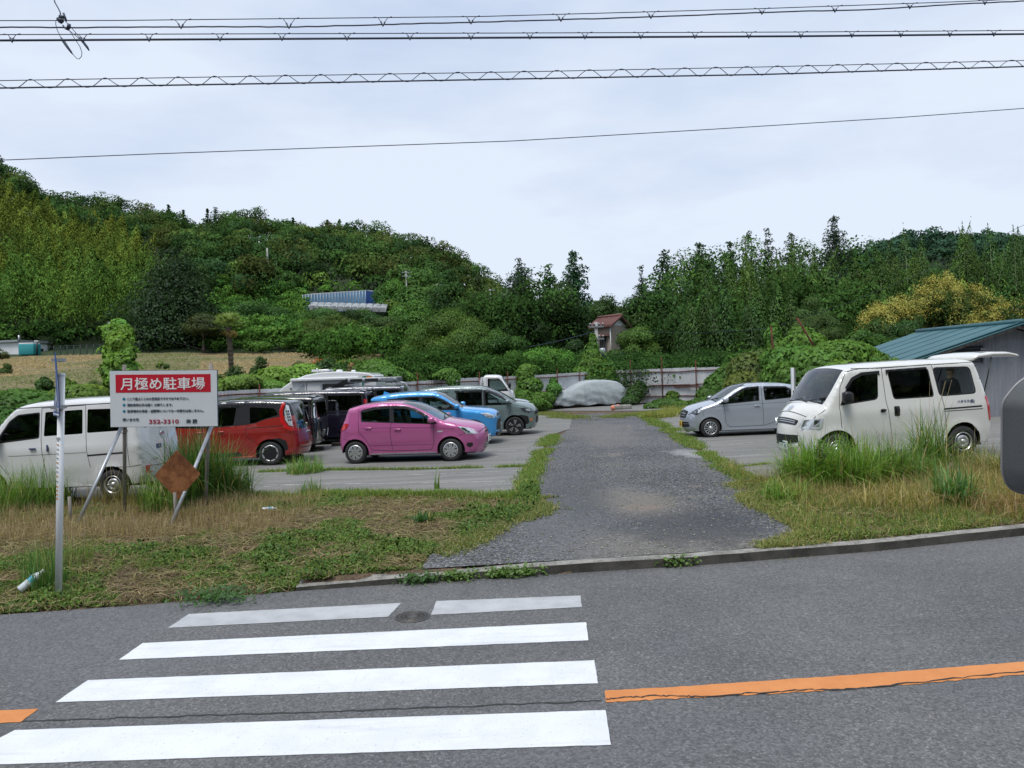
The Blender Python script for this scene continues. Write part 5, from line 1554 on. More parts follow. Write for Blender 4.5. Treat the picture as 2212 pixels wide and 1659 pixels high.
for dm,sg in (('L',1),('R',-1)):
 c.patch('headlight',[(dm,[(1.50,.95),(1.72,.955),(1.90,.88),(1.92,.79),(1.72,.80)]),('F',[(sg*.48,.80),(sg*.76,.79),(sg*.76,.885),(sg*.50,.87)])],None,.006,'lamp_clear')
 for k in range(5): c.patch('headlight_led',dm,[(1.70+.04*k,.82),(1.715+.04*k,.82),(1.705+.04*k,.86),(1.69+.04*k,.86)],.011,'lamp_dark',skirt=.004)
 c.patch('air_duct','F',[(sg*.62,.45),(sg*.74,.45),(sg*.76,.66),(sg*.62,.68)],.006,'trim')
 c.patch('wheel_arch_trim',dm,[(1.2625+.45*math.cos(PI*k/12),.325+.45*math.sin(PI*k/12)) for k in range(1,12)]+[(1.2625+.39*math.cos(PI*k/12),.325+.39*math.sin(PI*k/12)) for k in range(11,0,-1)],.008,'trim',step=.1)
 c.patch('side_sill',dm,[(-.85,.27),(.85,.27),(.85,.36),(-.85,.36)],.008,'trim')
c.patch('grille','F',[(-.58,.42),(.58,.42),(.50,.74),(-.50,.74)],.005,'trim')
c.patch('bumper_lip','F',[(-.72,.27),(.72,.27),(.72,.36),(-.72,.36)],.045,'trim',skirt=.05)
c.patch('nose_strip','F',[(-.48,.84),(.48,.84),(.48,.88),(-.48,.88)],.007,'trim')
c.patch('emblem','F',roundpoly([(-.07,.79),(.07,.79),(.07,.89),(-.07,.89)],.045),.016,'chrome')
c.plate('F',.52,0,'71',small='静岡501',off=.02)
c.mirror(.80,1.12,(.16,.18,.14),'p_blue')
b=MB(); b.add([(-1.50,0,1.55),(-1.30,.035,1.585),(-1.30,-.035,1.585),(-1.52,0,1.665),(-1.55,.02,1.55),(-1.55,-.02,1.55)],[(1,0,2),(1,3,4,0),(2,0,5,3),(1,2,3),(4,3,5)]); b.build('shark_fin_antenna',M['p_blue'],c.root)
c.wheels('plain',.19)
c.cabin([(.12,.25,.5,False),(-.8,.25,.5,True)],dash=.82,dash_z=1.06)
a=GP(499,444)
h=R(-1.5); fwd=Vector((math.cos(h),math.sin(h),0)); nrm=Vector((-math.sin(h),math.cos(h),0))
c.place(a-fwd*2.02+nrm*.70,h,0)
# ---- silver kei hatchback (faces left)
c=Car('kei_hatchback',[(1.70,.19,.10,.10),(1.76,.30,.12,.16),(1.79,.50,.14,.20),(1.76,.66,.15,.20),(1.66,.78,.13,.16),(1.45,.89,.08,.10),(1.20,.97,.06,.08),(1.02,1.02,.05,.06),
  (.72,1.20,.07,.05),(.38,1.40,.06,.05),(.12,1.475,.04,.06),(-.35,1.505,.03,.08),(-.9,1.485,.03,.08),(-1.25,1.42,.03,.08),(-1.38,1.33,.04,.08),
  (-1.48,1.12,.06,.1),(-1.56,.85,.08,.12),(-1.60,.6,.08,.12),(-1.54,.25,.06,.1)],
  .737,.98,.17,(1.2275,-1.2275),.325,.20,.278,['p_silver','trim','seam'],'silver kei hatchback with a yellow plate, parked nose to the left beyond the ivory van','car',front_taper=.13,rear_taper=.08)
c.uh,c.ur=5.0,13.0
c.glass=[('side_window',roundpoly([(-.20,1.39),(.25,1.345),(.58,1.16),(.80,.975),(-.18,1.04)],.03),'glass_clear'),('side_window',roundpoly([(-.36,1.37),(-1.0,1.35),(-1.17,1.24),(-1.16,1.09),(-.37,1.045)],.05),'glass_dark')]
c.regs=[(1,roundpoly([(-.215,1.44),(.10,1.42),(.30,1.37),(.63,1.17),(.98,.955),(.88,.945),(-.20,1.015)],.02)),(1,roundpoly([(-.345,1.42),(-1.0,1.40),(-1.21,1.27),(-1.20,1.07),(-.35,1.02)],.06))]
c.gaps=[('S',[(-.28,1.44),(-.28,1.0),(-.31,.30),(.66,.29),(.78,.40),(.84,.95)],.009),('S',[(-1.28,1.3),(-1.25,.95),(-1.0,.7),(-.86,.45),(-.31,.30)],.009),('S',[(1.28,.93),(1.45,.72),(1.40,.62)],.007),('S',[(-1.25,.96),(.9,.90),(1.3,.86)],.006)]
c.shell(glass_u=[(7.06,9.9,.95,'windshield','glass_clear'),(14.2,15.6,.86,'rear_window','glass_dark')],black_u=[(6.85,7.06,.93)])
for dm,sg in (('L',1),('R',-1)):
 c.patch('headlight',[(dm,[(1.44,.90),(1.62,.82),(1.74,.70),(1.62,.66),(1.52,.72)]),('F',[(sg*.36,.66),(sg*.62,.66),(sg*.62,.79),(sg*.50,.77)])],None,.006,'lamp_dark')
 c.patch('headlight_reflector',dm,[(1.46,.875),(1.54,.845),(1.58,.72),(1.53,.73),(1.48,.80)],.011,'lamp_clear',skirt=.004)
 c.patch('side_lamp',dm,roundpoly([(.95,.80),(1.04,.80),(1.04,.83),(.95,.83)],.01),.005,'lamp_clear')
 c.patch('door_visor',dm,[(-.21,1.44),(.14,1.42),(.34,1.35),(.62,1.16),(.57,1.13),(.30,1.30),(.14,1.365),(-.21,1.385)],.014,'trim')
 c.patch('door_visor',dm,[(-.35,1.43),(-1.0,1.405),(-1.0,1.36),(-.35,1.375)],.014,'trim')
 c.patch('taillight',dm,[(-1.40,1.15),(-1.48,1.1),(-1.54,.85),(-1.46,.85)],.010,'lamp_red')
c.patch('grille','F',roundpoly([(-.30,.56),(.30,.56),(.36,.72),(-.36,.72)],.04),.006,'trim')
for k in range(2): c.patch('grille_bar','F',[(-.28,.60+.05*k),(.28,.60+.05*k),(.28,.612+.05*k),(-.28,.612+.05*k)],.012,'rim_silver')
c.patch('emblem','F',roundpoly([(-.05,.64),(.05,.64),(.05,.72),(-.05,.72)],.03),.018,'chrome')
c.patch('lower_grille','F',roundpoly([(-.52,.32),(.52,.32),(.54,.46),(-.54,.46)],.03),.005,'trim')
c.patch('fog_bar','F',[(.1,.40),(.48,.40),(.48,.412),(.1,.412)],.010,'galv');
c.plate('F',.385,0,'70',yellow=True,small='静岡583')
c.handle(-.12,.875); c.handle(-1.08,.92)
c.mirror(.80,1.03,(.15,.17,.13),'p_silver')
c.wheels('multi',.16)
c.cabin([(.10,.22,.50,False),(-.75,.22,.5,True)],dash=.78,dash_z=.98)
for y0 in (-.45,.05):
 w=MB(); w.tube([(1.06,y0,1.06),(.98,y0+.2,1.10),(.92,y0+.42,1.13)],.009,6); w.build('wiper',M['trim'],c.root)
w=MB(); w.tube([(.30,.50,1.45),(.05,.50,1.58),(-.12,.50,1.66)],.006,5); w.build('antenna',M['trim'],c.root)
a=GP(711,437.4)
h=PI-R(0.3); fwd=Vector((math.cos(h),math.sin(h),0)); nrm=Vector((-math.sin(h),math.cos(h),0))
c.place(a-fwd*1.2275-nrm*.70,h,-R(.4))
# ---- ivory delivery van (faces left), tailgate up
c=Car('delivery_van',[(1.76,.24,.12,.14),(1.86,.34,.16,.22),(1.90,.52,.18,.26),(1.88,.74,.17,.26),(1.80,.92,.15,.22),(1.66,1.08,.12,.16),(1.50,1.19,.08,.10),
  (1.34,1.42,.09,.06),(1.20,1.62,.09,.06),(1.03,1.825,.06,.07),(.78,1.885,.05,.10),(.2,1.915,.04,.10),(-.8,1.925,.04,.10),(-1.55,1.905,.04,.10),(-1.72,1.85,.04,.08),
  (-1.80,1.60,.03,.07),(-1.90,1.20,.03,.07),(-1.965,.80,.04,.07),(-1.985,.45,.05,.08),(-1.95,.26,.04,.08)],
  .832,1.15,.13,(1.325,-1.325),.385,.23,.31,['p_cream','trim','seam'],'ivory delivery van with its tailgate raised, parked nose to the left behind tall grass','van',front_taper=.16,rear_taper=.02,ft0=1.1)
c.uh,c.ur=5.0,14.0
c.glass=[('side_window',roundpoly([(.40,1.735),(.74,1.725),(.92,1.64),(1.05,1.48),(1.19,1.19,.02),(.46,1.26,.08)],.06),'glass_mid'),
   ('side_window',roundpoly([(-.66,1.765),(.17,1.755),(.10,1.24),(-.72,1.245)],.06),'glass_dark'),
   ('side_window',roundpoly([(-.82,1.765),(-1.56,1.745),(-1.63,1.265),(-.88,1.25)],.09),'glass_mid')]
c.regs=[(1,roundpoly([(.385,1.755),(.76,1.745),(.94,1.655),(1.07,1.49),(1.24,1.16,.02),(.44,1.235,.09)],.07)),
   (1,roundpoly([(-.685,1.79),(.19,1.78),(.12,1.215),(-.745,1.22)],.07)),(1,roundpoly([(-.77,1.80),(-1.585,1.78),(-1.665,1.235),(-.85,1.22)],.10))]
c.gaps=[('S',[(.90,1.86),(.30,1.84),(.285,1.2),(.16,.32)],.010),('S',[(.30,1.84),(-.76,1.86),(-.90,1.22),(-.97,.60),(-.96,.34)],.010),('S',[(1.06,1.77),(1.20,1.52),(1.26,1.15),(1.23,.72)],.010),
   ('S',[(-.92,.975),(-1.74,.99)],.03),('S',[(-.93,.93),(-1.76,.935)],.014),('S',[(1.05,1.80),(.82,1.845),(-1.66,1.86)],.010),('S',[(1.52,1.10),(1.68,.98),(1.72,.93)],.008),
   ('F',[(-.80,.93),(-.6,.955),(0,.965),(.6,.955),(.80,.93)],.010),('T',[(1.50,-.62),(1.62,-.66),(1.70,-.68)],.008)]
c.shell(glass_u=[(6.12,8.92,.955,'windshield','glass_clear')],black_u=[(5.93,6.12,.955),(8.92,9.02,.955)],hole_u=[(14.3,18.0,.93)])
for dm,sg in (('L',1),('R',-1)):
 hl=MB(); c.patch('',[(dm,[(1.58,.94),(1.87,.90),(1.895,.74),(1.66,.72),(1.60,.76)]),('F',[(sg*.44,.77),(sg*.64,.74),(sg*.64,.90),(sg*.50,.91),(sg*.42,.84)])],None,.008,None,into=hl)
 hl.build('headlight',M['lamp_clear'],c.root,fixn=False)
 c.patch('headlight_reflector',[(dm,[(1.64,.90),(1.72,.90),(1.74,.78),(1.66,.78)]),('F',[(sg*.50,.80),(sg*.60,.79),(sg*.60,.87),(sg*.52,.88)])],None,.012,'chrome',skirt=.004)
 c.patch('door_visor',dm,[(.36,1.70),(.36,1.79),(.74,1.775),(.95,1.685),(1.10,1.50),(1.06,1.48),(.92,1.63),(.73,1.715),(.40,1.735)],.016,'trim')
 c.patch('door_visor',dm,[(.22,1.70),(.22,1.80),(-.64,1.815),(-.66,1.70),(-.635,1.775),(.17,1.765)],.016,'trim')
 c.patch('taillight',[(dm,[(-1.83,1.18),(-1.88,1.18),(-1.97,.72),(-1.90,.70)])],None,.012,'lamp_red')
 p=c.map(dm,[-1.30],[1.10],.0)[0]
 if dm == 'L':
  t_=text_obj('van_lettering','ハタラク(株)',.085,(-1.40,p[1]+.006,1.065),M['ink_navy'],c.body,face='N',width=.37,bold=.001)
c.patch('grille','F',roundpoly([(-.36,.775),(.36,.775),(.40,.865),(-.40,.865)],.03),.008,'trim')
for k in range(2): c.patch('grille_bar','F',[(-.34,.80+.03*k),(.34,.80+.03*k),(.34,.812+.03*k),(-.34,.812+.03*k)],.014,'rim_silver',skirt=.006)
c.patch('lower_grille','F',roundpoly([(-.44,.46),(.44,.46),(.44,.60),(-.44,.60)],.03),.008,'trim')
for k in range(4): c.patch('lower_grille_bar','F',[(-.42,.485+.03*k),(.42,.485+.03*k),(.42,.492+.03*k),(-.42,.492+.03*k)],.013,'dark_grey',skirt=.005)
c.patch('bumper_step','F',[(-.74,.385),(.74,.385),(.74,.44),(-.74,.44)],.025,'p_cream',skirt=.03)
c.patch('emblem','F',roundpoly([(-.06,.985),(.06,.985),(.06,1.06),(-.06,1.06)],.04),.014,'chrome')
c.plate('F',.40,.12,'7 35',small='静岡400',off=.035)
c.handle(.37,1.02,'trim',.12,dark=True); c.handle(.075,.99,'trim',.13,vertical=True,dark=True)
c.mirror(1.14,1.27,(.16,.16,.22),'trim')
for y0 in (-.55,-.02):
 w=MB(); w.tube([(1.55,y0,1.235),(1.60,y0+.25,1.24),(1.55,y0+.52,1.29)],.011,6); w.build('wiper',M['trim'],c.root)
b=MB(); b.box((1.46,.58,1.30),(.10,.09,.07),bev=.02); b.tube([(1.50,.6,1.20),(1.47,.59,1.28)],.014,6); b.build('fender_mirror',M['trim'],c.root)
b=MB(); b.box((1.20,.15,1.215),(.28,.40,.006),rot=.3); b.build('papers_on_dashboard',M['plate_white'],c.root)
c.wheels('steel',.18)
c.cabin([(.62,.3,.62,False),(-.35,.25,.6,True)],floor=.5,dash=1.28,dash_z=1.20)
tg=MB()
hz=1.92
P_=[]
prof=[(0,0.00,.05),(-.12,.055,.05),(-.45,.085,.055),(-.78,.075,.055),(-.96,.03,.05),(-1.0,.0,.02)]
V=[]; ny=13
for sd_ in (1,-1):
 for (x,z,th) in prof:
  for j in range(ny):
   v=-1+2*j/(ny-1)
   yy=v*.70; crown=.03*(1-abs(v) ** 4)
   V.append((-1.70+x,yy,hz+.02+z+(crown if sd_>0 else -th)))
n=len(prof)
F=[]
for q in range(2):
 for i in range(n-1):
  for j in range(ny-1):
   a=q*n*ny+i*ny+j; F.append((a,a+1,a+ny+1,a+ny))
for i in range(n-1):
 for j in (0,ny-1):
  a=i*ny+j; F.append((a,a+ny,n*ny+a+ny,n*ny+a))
for j in range(ny-1):
 for i in (0,n-1):
  a=i*ny+j; F.append((a,a+1,n*ny+a+1,n*ny+a))
tg.add(V,F,0,True)
tg.box((-2.18,0,hz+.115),(.40,1.10,.010),mi=1)
tg.box((-2.66,0,hz+.06),(.05,.9,.03),mi=1)
t_=tg.build('tailgate',[M['p_cream'],M['glass_dark']],c.root)
w=MB(); w.tube([(-2.50,-.05,hz+.16),(-2.38,.10,hz+.19),(-2.30,.42,hz+.15)],.010,6); w.build('tailgate_wiper',M['trim'],t_)
w=MB()
for sg in (1,-1): w.tube([(-1.90,sg*.70,1.25),(-2.02,sg*.68,1.60),(-2.12,sg*.66,hz+.02)],.012,6)
w.build('tailgate_strut',M['trim'],t_)
a=PD(837,466.2,14.2); b_=PD(965,457,14.55)
h=hdg(b_,a); mid=(a+b_)/2
nrm=Vector((-math.sin(h),math.cos(h),0))
VANPITCH=math.atan2(a.z-b_.z,(b_-a).length)
c.place(mid-nrm*.80,h,VANPITCH)
VANLOC=c.root.location.copy(); VANH=h
print('van wb',(b_-a).length,'pitch',math.degrees(VANPITCH))
# ---- white kei van (faces left)
c=Car('kei_van',[(1.50,.25,.05,.10),(1.56,.36,.08,.12),(1.57,.56,.09,.14),(1.54,.80,.09,.14),(1.47,1.00,.08,.11),(1.30,1.16,.07,.07),(1.05,1.42,.08,.05),(.78,1.70,.07,.06),(.62,1.80,.05,.08),
  (.3,1.86,.04,.10),(-.4,1.89,.04,.10),(-1.2,1.88,.04,.10),(-1.56,1.84,.04,.09),(-1.66,1.74,.04,.09),(-1.72,1.45,.04,.09),(-1.77,1.0,.05,.10),(-1.80,.62,.06,.10),(-1.80,.42,.06,.08),(-1.74,.28,.04,.08)],
  .737,1.13,.12,(1.215,-1.215),.345,.26,.28,['p_white','trim','seam'],'white kei van seen from side and back, parked behind the white pole','van',front_taper=.10,rear_taper=.03)
c.uh,c.ur=4.0,12.0
c.glass=[('side_window',roundpoly([(.21,1.66),(.62,1.63),(.78,1.52),(1.02,1.16),(.21,1.22)],.04),'glass_clear'),('side_window',roundpoly([(.08,1.68),(-.66,1.70),(-.67,1.25),(.10,1.23)],.03),'glass_dark'),
   ('side_window',roundpoly([(-.76,1.70),(-1.46,1.69),(-1.50,1.28),(-.76,1.26)],.03),'glass_dark')]
c.regs=[(1,roundpoly([(.185,1.685),(.63,1.655),(.80,1.54),(1.10,1.12),(.185,1.195)],.04))]
c.gaps=[('S',[(.15,1.76),(.15,1.18),(.10,.66),(.08,.33)],.009),('S',[(.15,1.76),(-.72,1.78),(-.74,1.25),(-.76,.9),(-.80,.62)],.009),('S',[(-.76,.84),(-1.46,.87)],.03),('S',[(-1.50,1.78),(-1.54,1.2),(-1.56,.62)],.009),
   ('S',[(1.0,1.80),(.6,1.775),(-1.62,1.80)],.014),('S',[(1.1,1.15),(1.05,.8),(.86,.55),(.8,.33)],.009),('S',[(.8,.88),(-.74,.90)],.006),('B',[(-.62,.60),(-.3,.575),(.3,.575),(.62,.60)],.010),('S',[(-1.02,.62),(-1.55,.60),(-1.78,.63)],.009)]
c.shell(glass_u=[(5.1,7.8,.95,'windshield','glass_clear'),(13.15,14.35,.86,'rear_window','glass_dark')],black_u=[(4.9,5.1,.94)])
for dm,sg in (('L',1),('R',-1)):
 tl=MB(); c.patch('',[('B',[(sg*.44,.46),(sg*.60,.46),(sg*.60,.60),(sg*.44,.60)])],None,.012,None,into=tl); tl.build('taillight',M['lamp_red'],c.root,fixn=False)
 c.patch('reversing_lamp','B',[(sg*.44,.48),(sg*.50,.48),(sg*.50,.58),(sg*.44,.58)],.016,'lamp_clear')
 c.patch('headlight',dm,[(1.36,1.0),(1.52,.95),(1.54,.78),(1.40,.80)],.008,'lamp_clear')
c.patch('rear_handle','B',roundpoly([(.08,.88),(.24,.88),(.24,.97),(.08,.97)],.03),.008,'ink_navy')
em=MB()
for k in range(1):
 p=c.map('B',[.0],[1.16],.0)[0]
 pts=[(p[0]-.012,.055*math.cos(t),1.16+.055*math.sin(t)) for t in [2*PI*q/16 for q in range(17)]]
 em.tube(pts,.008,5,caps=False); em.box((p[0]-.014,0,1.16),(.008,.14,.022))
em.build('emblem',M['chrome'],c.root)
p=c.map('B',[.25],[.70],.0)[0]
text_obj('model_lettering','CLIPPER',.06,(p[0]-.006,.36,.68),M['galv'],c.body,face='B',width=.24)
w=MB(); w.tube([(-1.79,.02,1.33),(-1.79,.12,1.40),(-1.78,.46,1.38)],.011,6); w.box((-1.785,.0,1.31),(.05,.06,.06),bev=.015); w.build('rear_wiper',M['trim'],c.root)
c.handle(.30,1.0,'ink_navy',.13); c.handle(.00,1.0,'ink_navy',.13,vertical=True)
c.mirror(.98,1.18,(.15,.15,.22),'trim')
c.wheels('kei',.15)
c.cabin([(.55,.3,.6,False),(-.45,.25,.55,True)],floor=.5,dash=1.05,dash_z=1.14)
a=PD(114,500.5,13.75)
h=PI-R(5.0); fwd=Vector((math.cos(h),math.sin(h),0)); nrm=Vector((-math.sin(h),math.cos(h),0))
c.place(a+fwd*1.215-nrm*.70,h,-R(.9))
KEILOC=c.root.location.copy()
# ---- black tall kei wagon with chrome tail (faces left)
def tall_wagon(name,label,Lr,Lf,hw,H,mats,side_glass='glass_dark'):
 c=Car(name,[(Lf-.08,.24,.06,.10),(Lf-.02,.36,.08,.12),(Lf,.6,.09,.14),(Lf-.04,.85,.09,.14),(Lf-.16,.98,.08,.12),(Lf-.5,1.08,.06,.08),(Lf-.85,H*.80,.07,.05),(Lf-1.12,H*.955,.05,.06),
   (Lf-1.5,H*.99,.035,.08),(-.4,H,.03,.08),(-Lr+.35,H*.985,.03,.08),(-Lr+.10,H*.965,.03,.06),(-Lr+.05,H*.90,.03,.06),(-Lr+.02,H*.7,.04,.08),(-Lr,.95,.05,.09),(-Lr,.6,.06,.10),(-Lr+.05,.27,.05,.08)],
   hw,1.05,.11,(Lf-.78,-Lr+.62),.36,.24,.29,mats,label,'minivan',front_taper=.10,rear_taper=.03)
 c.uh,c.ur=4.0,11.0
 zt=H*.91; zb=1.08; xf=Lf-1.25
 m0=(xf-.05+(-Lr+.3))/2
 c.glass=[('side_window',roundpoly([(m0+.32,zt),(xf-.1,zt),(xf+.1,zt-.14),(xf+.42,zb+.02),(m0+.32,zb)],.03),'glass_mid'),('side_window',roundpoly([(m0+.25,zt),(m0-.42,zt),(m0-.42,zb),(m0+.25,zb)],.03),side_glass),
    ('side_window',roundpoly([(m0-.50,zt),(-Lr+.22,zt-.01),(-Lr+.20,zb+.04),(m0-.50,zb+.02)],.03),side_glass)]
 c.regs=[(1,[(xf-.05,zt+.03),(xf+.16,zt-.13),(xf+.52,zb-.02),(-Lr+.14,zb-.01),(-Lr+.16,zt+.03)])]
 c.gaps=[('S',[(m0+.285,zt+.05),(m0+.285,.30)],.010),('S',[(m0-.46,zt+.05),(m0-.46,.8),(m0-.5,.65)],.010),('S',[(m0+.28,.30),(xf+.2,.30),(xf+.4,.9)],.010),('S',[(m0-.46,.98),(-Lr+.2,.98)],.016)]
 c.shell(glass_u=[(5.1,6.9,.95,'windshield','glass_clear'),(12.1,13.7,.88,'rear_window','glass_dark')],black_u=[(4.9,5.1,.94),(11.9,12.1,.9),(13.7,13.9,.9)])
 c.wheels('plain',.17)
 c.cabin([(xf-.35,.25,.6,False),(m0-.35,.25,.55,True)],floor=.48,dash=xf+.35,dash_z=1.08)
 c.m0,c.xf,c.zt,c.zb=m0,xf,zt,zb
 return c
c=tall_wagon('tall_black_wagon','glossy black tall wagon with chrome tail trim, partly hidden behind the red minivan',1.86,1.84,.835,1.69,['p_black','trim','seam'])
c.patch('chrome_bar','B',[(-.72,.985),(.72,.985),(.72,1.04),(-.72,1.04)],.02,'chrome')
for sg in (1,-1):
 tl=MB(); c.patch('',[('L' if sg>0 else 'R',[(-1.74,1.55),(-1.82,1.55),(-1.845,1.04),(-1.74,1.04)])],None,.014,None,into=tl); c.patch('','B',[(sg*.68,1.04),(sg*.76,1.04),(sg*.76,1.55),(sg*.70,1.55)],.012,None,into=tl)
 tl.build('taillight',M['chrome'],c.root,fixn=False)
 c.patch('bumper_trim','B',[(sg*.58,.42),(sg*.62,.40),(sg*.70,.62),(sg*.66,.64)],.012,'chrome')
c.patch('plate_recess','B',roundpoly([(-.30,.68),(.30,.68),(.30,.92),(-.30,.92)],.03),.004,'trim')
c.patch('bumper_strip','B',[(-.70,.30),(.70,.30),(.70,.325),(-.70,.325)],.014,'chrome')
c.patch('plate_strip','B',[(-.32,.93),(.32,.93),(.32,.955),(-.32,.955)],.014,'chrome')
c.plate('B',.79,0,'15',small='静岡501',off=-.02)
c.patch('spoiler','T',roundpoly([(-1.88,-.62),(-1.6,-.62),(-1.6,.62),(-1.88,.62)],.05),.03,'p_black',skirt=.04)
a=GP(324.6,452)
h=PI+R(0.5); fwd=Vector((math.cos(h),math.sin(h),0)); nrm=Vector((-math.sin(h),math.cos(h),0))
c.place(Vector((-7.72,22.7,zlot(-7)+.02)),h,0)
BLKLOC=c.root.location.copy()
c=tall_wagon('dark_minivan','dark purple-black minivan with tinted windows, parked behind the black tall wagon',2.28,2.34,.847,1.75,['p_purple','trim','seam'])
for dm in 'LR':
 c.patch('door_visor',dm,[(c.m0-.44,c.zt+.07),(c.m0+.26,c.zt+.07),(c.m0+.26,c.zt-.01),(c.m0-.44,c.zt-.01)],.014,'trim')
 c.patch('taillight',dm,[(-2.14,1.45),(-2.24,1.45),(-2.27,1.0),(-2.18,1.0)],.012,'lamp_red')
c.patch('spoiler','T',roundpoly([(-2.32,-.66),(-2.0,-.66),(-2.0,.66),(-2.32,.66)],.05),.03,'p_purple',skirt=.04)
h=PI+R(1)
rr_=PD(363,440,24.3)
c.place(Vector((rr_.x-2.10,25.1,zlot(rr_.x)+.02)),h,0)
# ---- slate wagon with roof rack and ladder (faces left)
c=tall_wagon('wagon_with_roof_rack','slate grey wagon with a silver roof rack and a rear ladder, beside the white caravan',2.25,1.75,.85,1.80,['p_slate','trim','seam'])
rk=MB()
for sg in (1,-1):
 rk.box((-1.1,sg*.62,2.02),(1.75,.05,.16),mi=0,bev=.01)
 rk.box((-1.05,sg*.655,2.02),(.5,.02,.085),mi=1); rk.box((-.52,sg*.655,2.02),(.42,.02,.085),mi=1)
 for x in (-1.9,-1.36,-.79,-.27): rk.box((x,sg*.655,2.02),(.10,.03,.10),mi=0,bev=.01)
for k in range(6): rk.box((-1.9+.33*k,0,1.945),(.06,1.24,.03),mi=0)
for sg in (.62,-.62): rk.box((-1.98,0,2.02),(.05,1.28,.12),mi=0)
rk.add([(-.22,-.62,2.10),(-.22,.62,2.10),(.42,.60,1.82),(.42,-.60,1.82),(-.22,-.62,1.90),(-.22,.62,1.90)],[(0,1,2,3),(4,3,2,5),(0,3,4),(1,5,2)],2)
rk.build('roof_rack',[M['galv'],M['seam'],M['trim']],c.root)
ld=MB()
for yy in (.22,.52): ld.tube([(-1.95,yy,1.93),(-2.22,yy,1.88),(-2.33,yy,1.70),(-2.36,yy,1.1),(-2.30,yy,.9)],.016,6)
for zz in (1.65,1.4,1.15): ld.tube([(-2.345,.22,zz),(-2.345,.52,zz)],.014,6)
ld.build('ladder',M['galv'],c.root)
for dm in 'LR': c.patch('taillight',dm,[(-2.12,1.35),(-2.21,1.35),(-2.24,.9),(-2.15,.9)],.012,'lamp_red')
p=PD(402,440,26.0)
c.place(Vector((p.x-2.15,27.0,zlot(p.x)+.05)),PI+R(1),0)
# ---- silver hatchback half hidden behind the grey-green minivan (faces right)
c=Car('silver_hatchback',[(1.84,.19,.08,.10),(1.90,.30,.10,.14),(1.925,.50,.12,.17),(1.90,.68,.13,.17),(1.82,.82,.12,.14),(1.60,.92,.08,.10),(1.28,1.0,.05,.09),(1.02,1.05,.05,.07),
  (.62,1.235,.07,.055),(.28,1.385,.06,.055),(-.02,1.47,.04,.06),(-.5,1.50,.035,.08),(-1.0,1.47,.03,.08),(-1.5,1.38,.03,.06),(-1.7,1.1,.05,.08),(-1.85,.8,.08,.12),(-1.88,.5,.08,.12),(-1.83,.26,.06,.08)],
  .84,1.0,.20,(1.25,-1.25),.345,.21,.29,['p_silver','trim','seam'],'pale silver car mostly hidden behind the grey-green minivan, only windscreen and bonnet showing','car',front_taper=.13)
c.uh,c.ur=5.0,13.0
c.glass=[('side_window',roundpoly([(-.215,1.385),(.10,1.375),(.33,1.30),(.60,1.155),(.80,1.02),(-.19,1.03)],.03),'glass_mid'),('side_window',roundpoly([(-1.2,1.30),(-.70,1.365),(-.325,1.385),(-.30,1.04),(-1.1,1.075)],.03),'glass_dark')]
c.shell(glass_u=[(7.06,9.96,.95,'windshield','glass_clear')],black_u=[(6.85,7.06,.93)])
for dm in 'LR': c.patch('headlight',dm,[(1.50,.90),(1.74,.85),(1.885,.70),(1.70,.72)],.008,'lamp_clear')
c.wheels('plain',.17); c.cabin([(.1,.22,.52,False),(-.75,.22,.5,True)],dash=.78,dash_z=1.0)
p=PD(531,430,28.6)
c.place(Vector((p.x-1.95,29.0,zlot(p.x)+.08)),R(-2),0)
# ---- small white truck (faces right)
def box_glass(root,name,pts,mt,th=.012):
 b=MB(); b.prism(pts,th); return b.build(name,M[mt],root)
tr=empty('kei_truck'); tag(tr,'small white cab-over truck standing against the panel fence near its creeper','truck')
c=Car.__new__(Car)
c=Car('kei_truck',[(1.52,.30,.04,.08),(1.58,.45,.05,.08),(1.58,.80,.06,.10),(1.54,1.02,.06,.10),(1.44,1.14,.05,.06),(1.20,1.48,.06,.05),(1.05,1.72,.05,.06),(.92,1.79,.04,.08),(.55,1.82,.03,.08),(.32,1.79,.03,.08),(.26,1.60,.02,.05),(.25,1.2,.02,.05),(.25,.8,.02,.05),(.25,.45,.02,.05)],
  .735,1.10,.12,(1.0,-9),.34,.42,.28,['p_white','trim','seam'],'small white cab-over truck standing against the panel fence near its creeper','truck')
bpy.data.objects.remove(tr)
c.root.name='kei_truck'
c.wx=(.98,); c.uh,c.ur=4.0,9.0
c.glass=[('side_window',roundpoly([(.48,1.66),(.92,1.65),(1.06,1.52),(1.28,1.16),(.48,1.14)],.04),'glass_clear')]
c.regs=[(1,roundpoly([(.45,1.69),(.94,1.68),(1.09,1.54),(1.36,1.11),(.45,1.11)],.04))]
c.gaps=[('S',[(.40,1.76),(.38,1.1),(.38,.5),(.62,.48)],.012)]
c.shell(glass_u=[(4.1,5.9,.94,'windshield','glass_clear'),(9.95,10.9,.7,'rear_window','glass_clear')],black_u=[(3.95,4.1,.94)])
bd=MB(); bd.box((-.78,0,.78),(1.96,1.42,.06));
for sg in (1,-1): bd.box((-.78,sg*.70,.93),(1.96,.03,.30))
bd.box((-1.75,0,.93),(.03,1.40,.30)); bd.box((.14,0,1.22),(.04,1.42,.86)); bd.box((.20,.62,1.30),(.05,.05,.9)); bd.box((.20,-.62,1.30),(.05,.05,.9))
bd.box((-.7,0,.55),(2.2,.7,.12)); bd.build('load_bed',M['p_white'],c.root)
for (cx) in (.98,-.92):
 for sg in (1,-1): wheel(c.root,cx,sg*.71,.28,.15,sg,'kei')
c.mirror(1.38,1.30,(.10,.14,.24),'trim')
c.cabin([(.62,.3,.5,False)],floor=.6)
p=PD(513,420,32.2)
c.place(Vector((p.x-1.5,32.9,zlot(p.x)+.20)),R(-1),0)
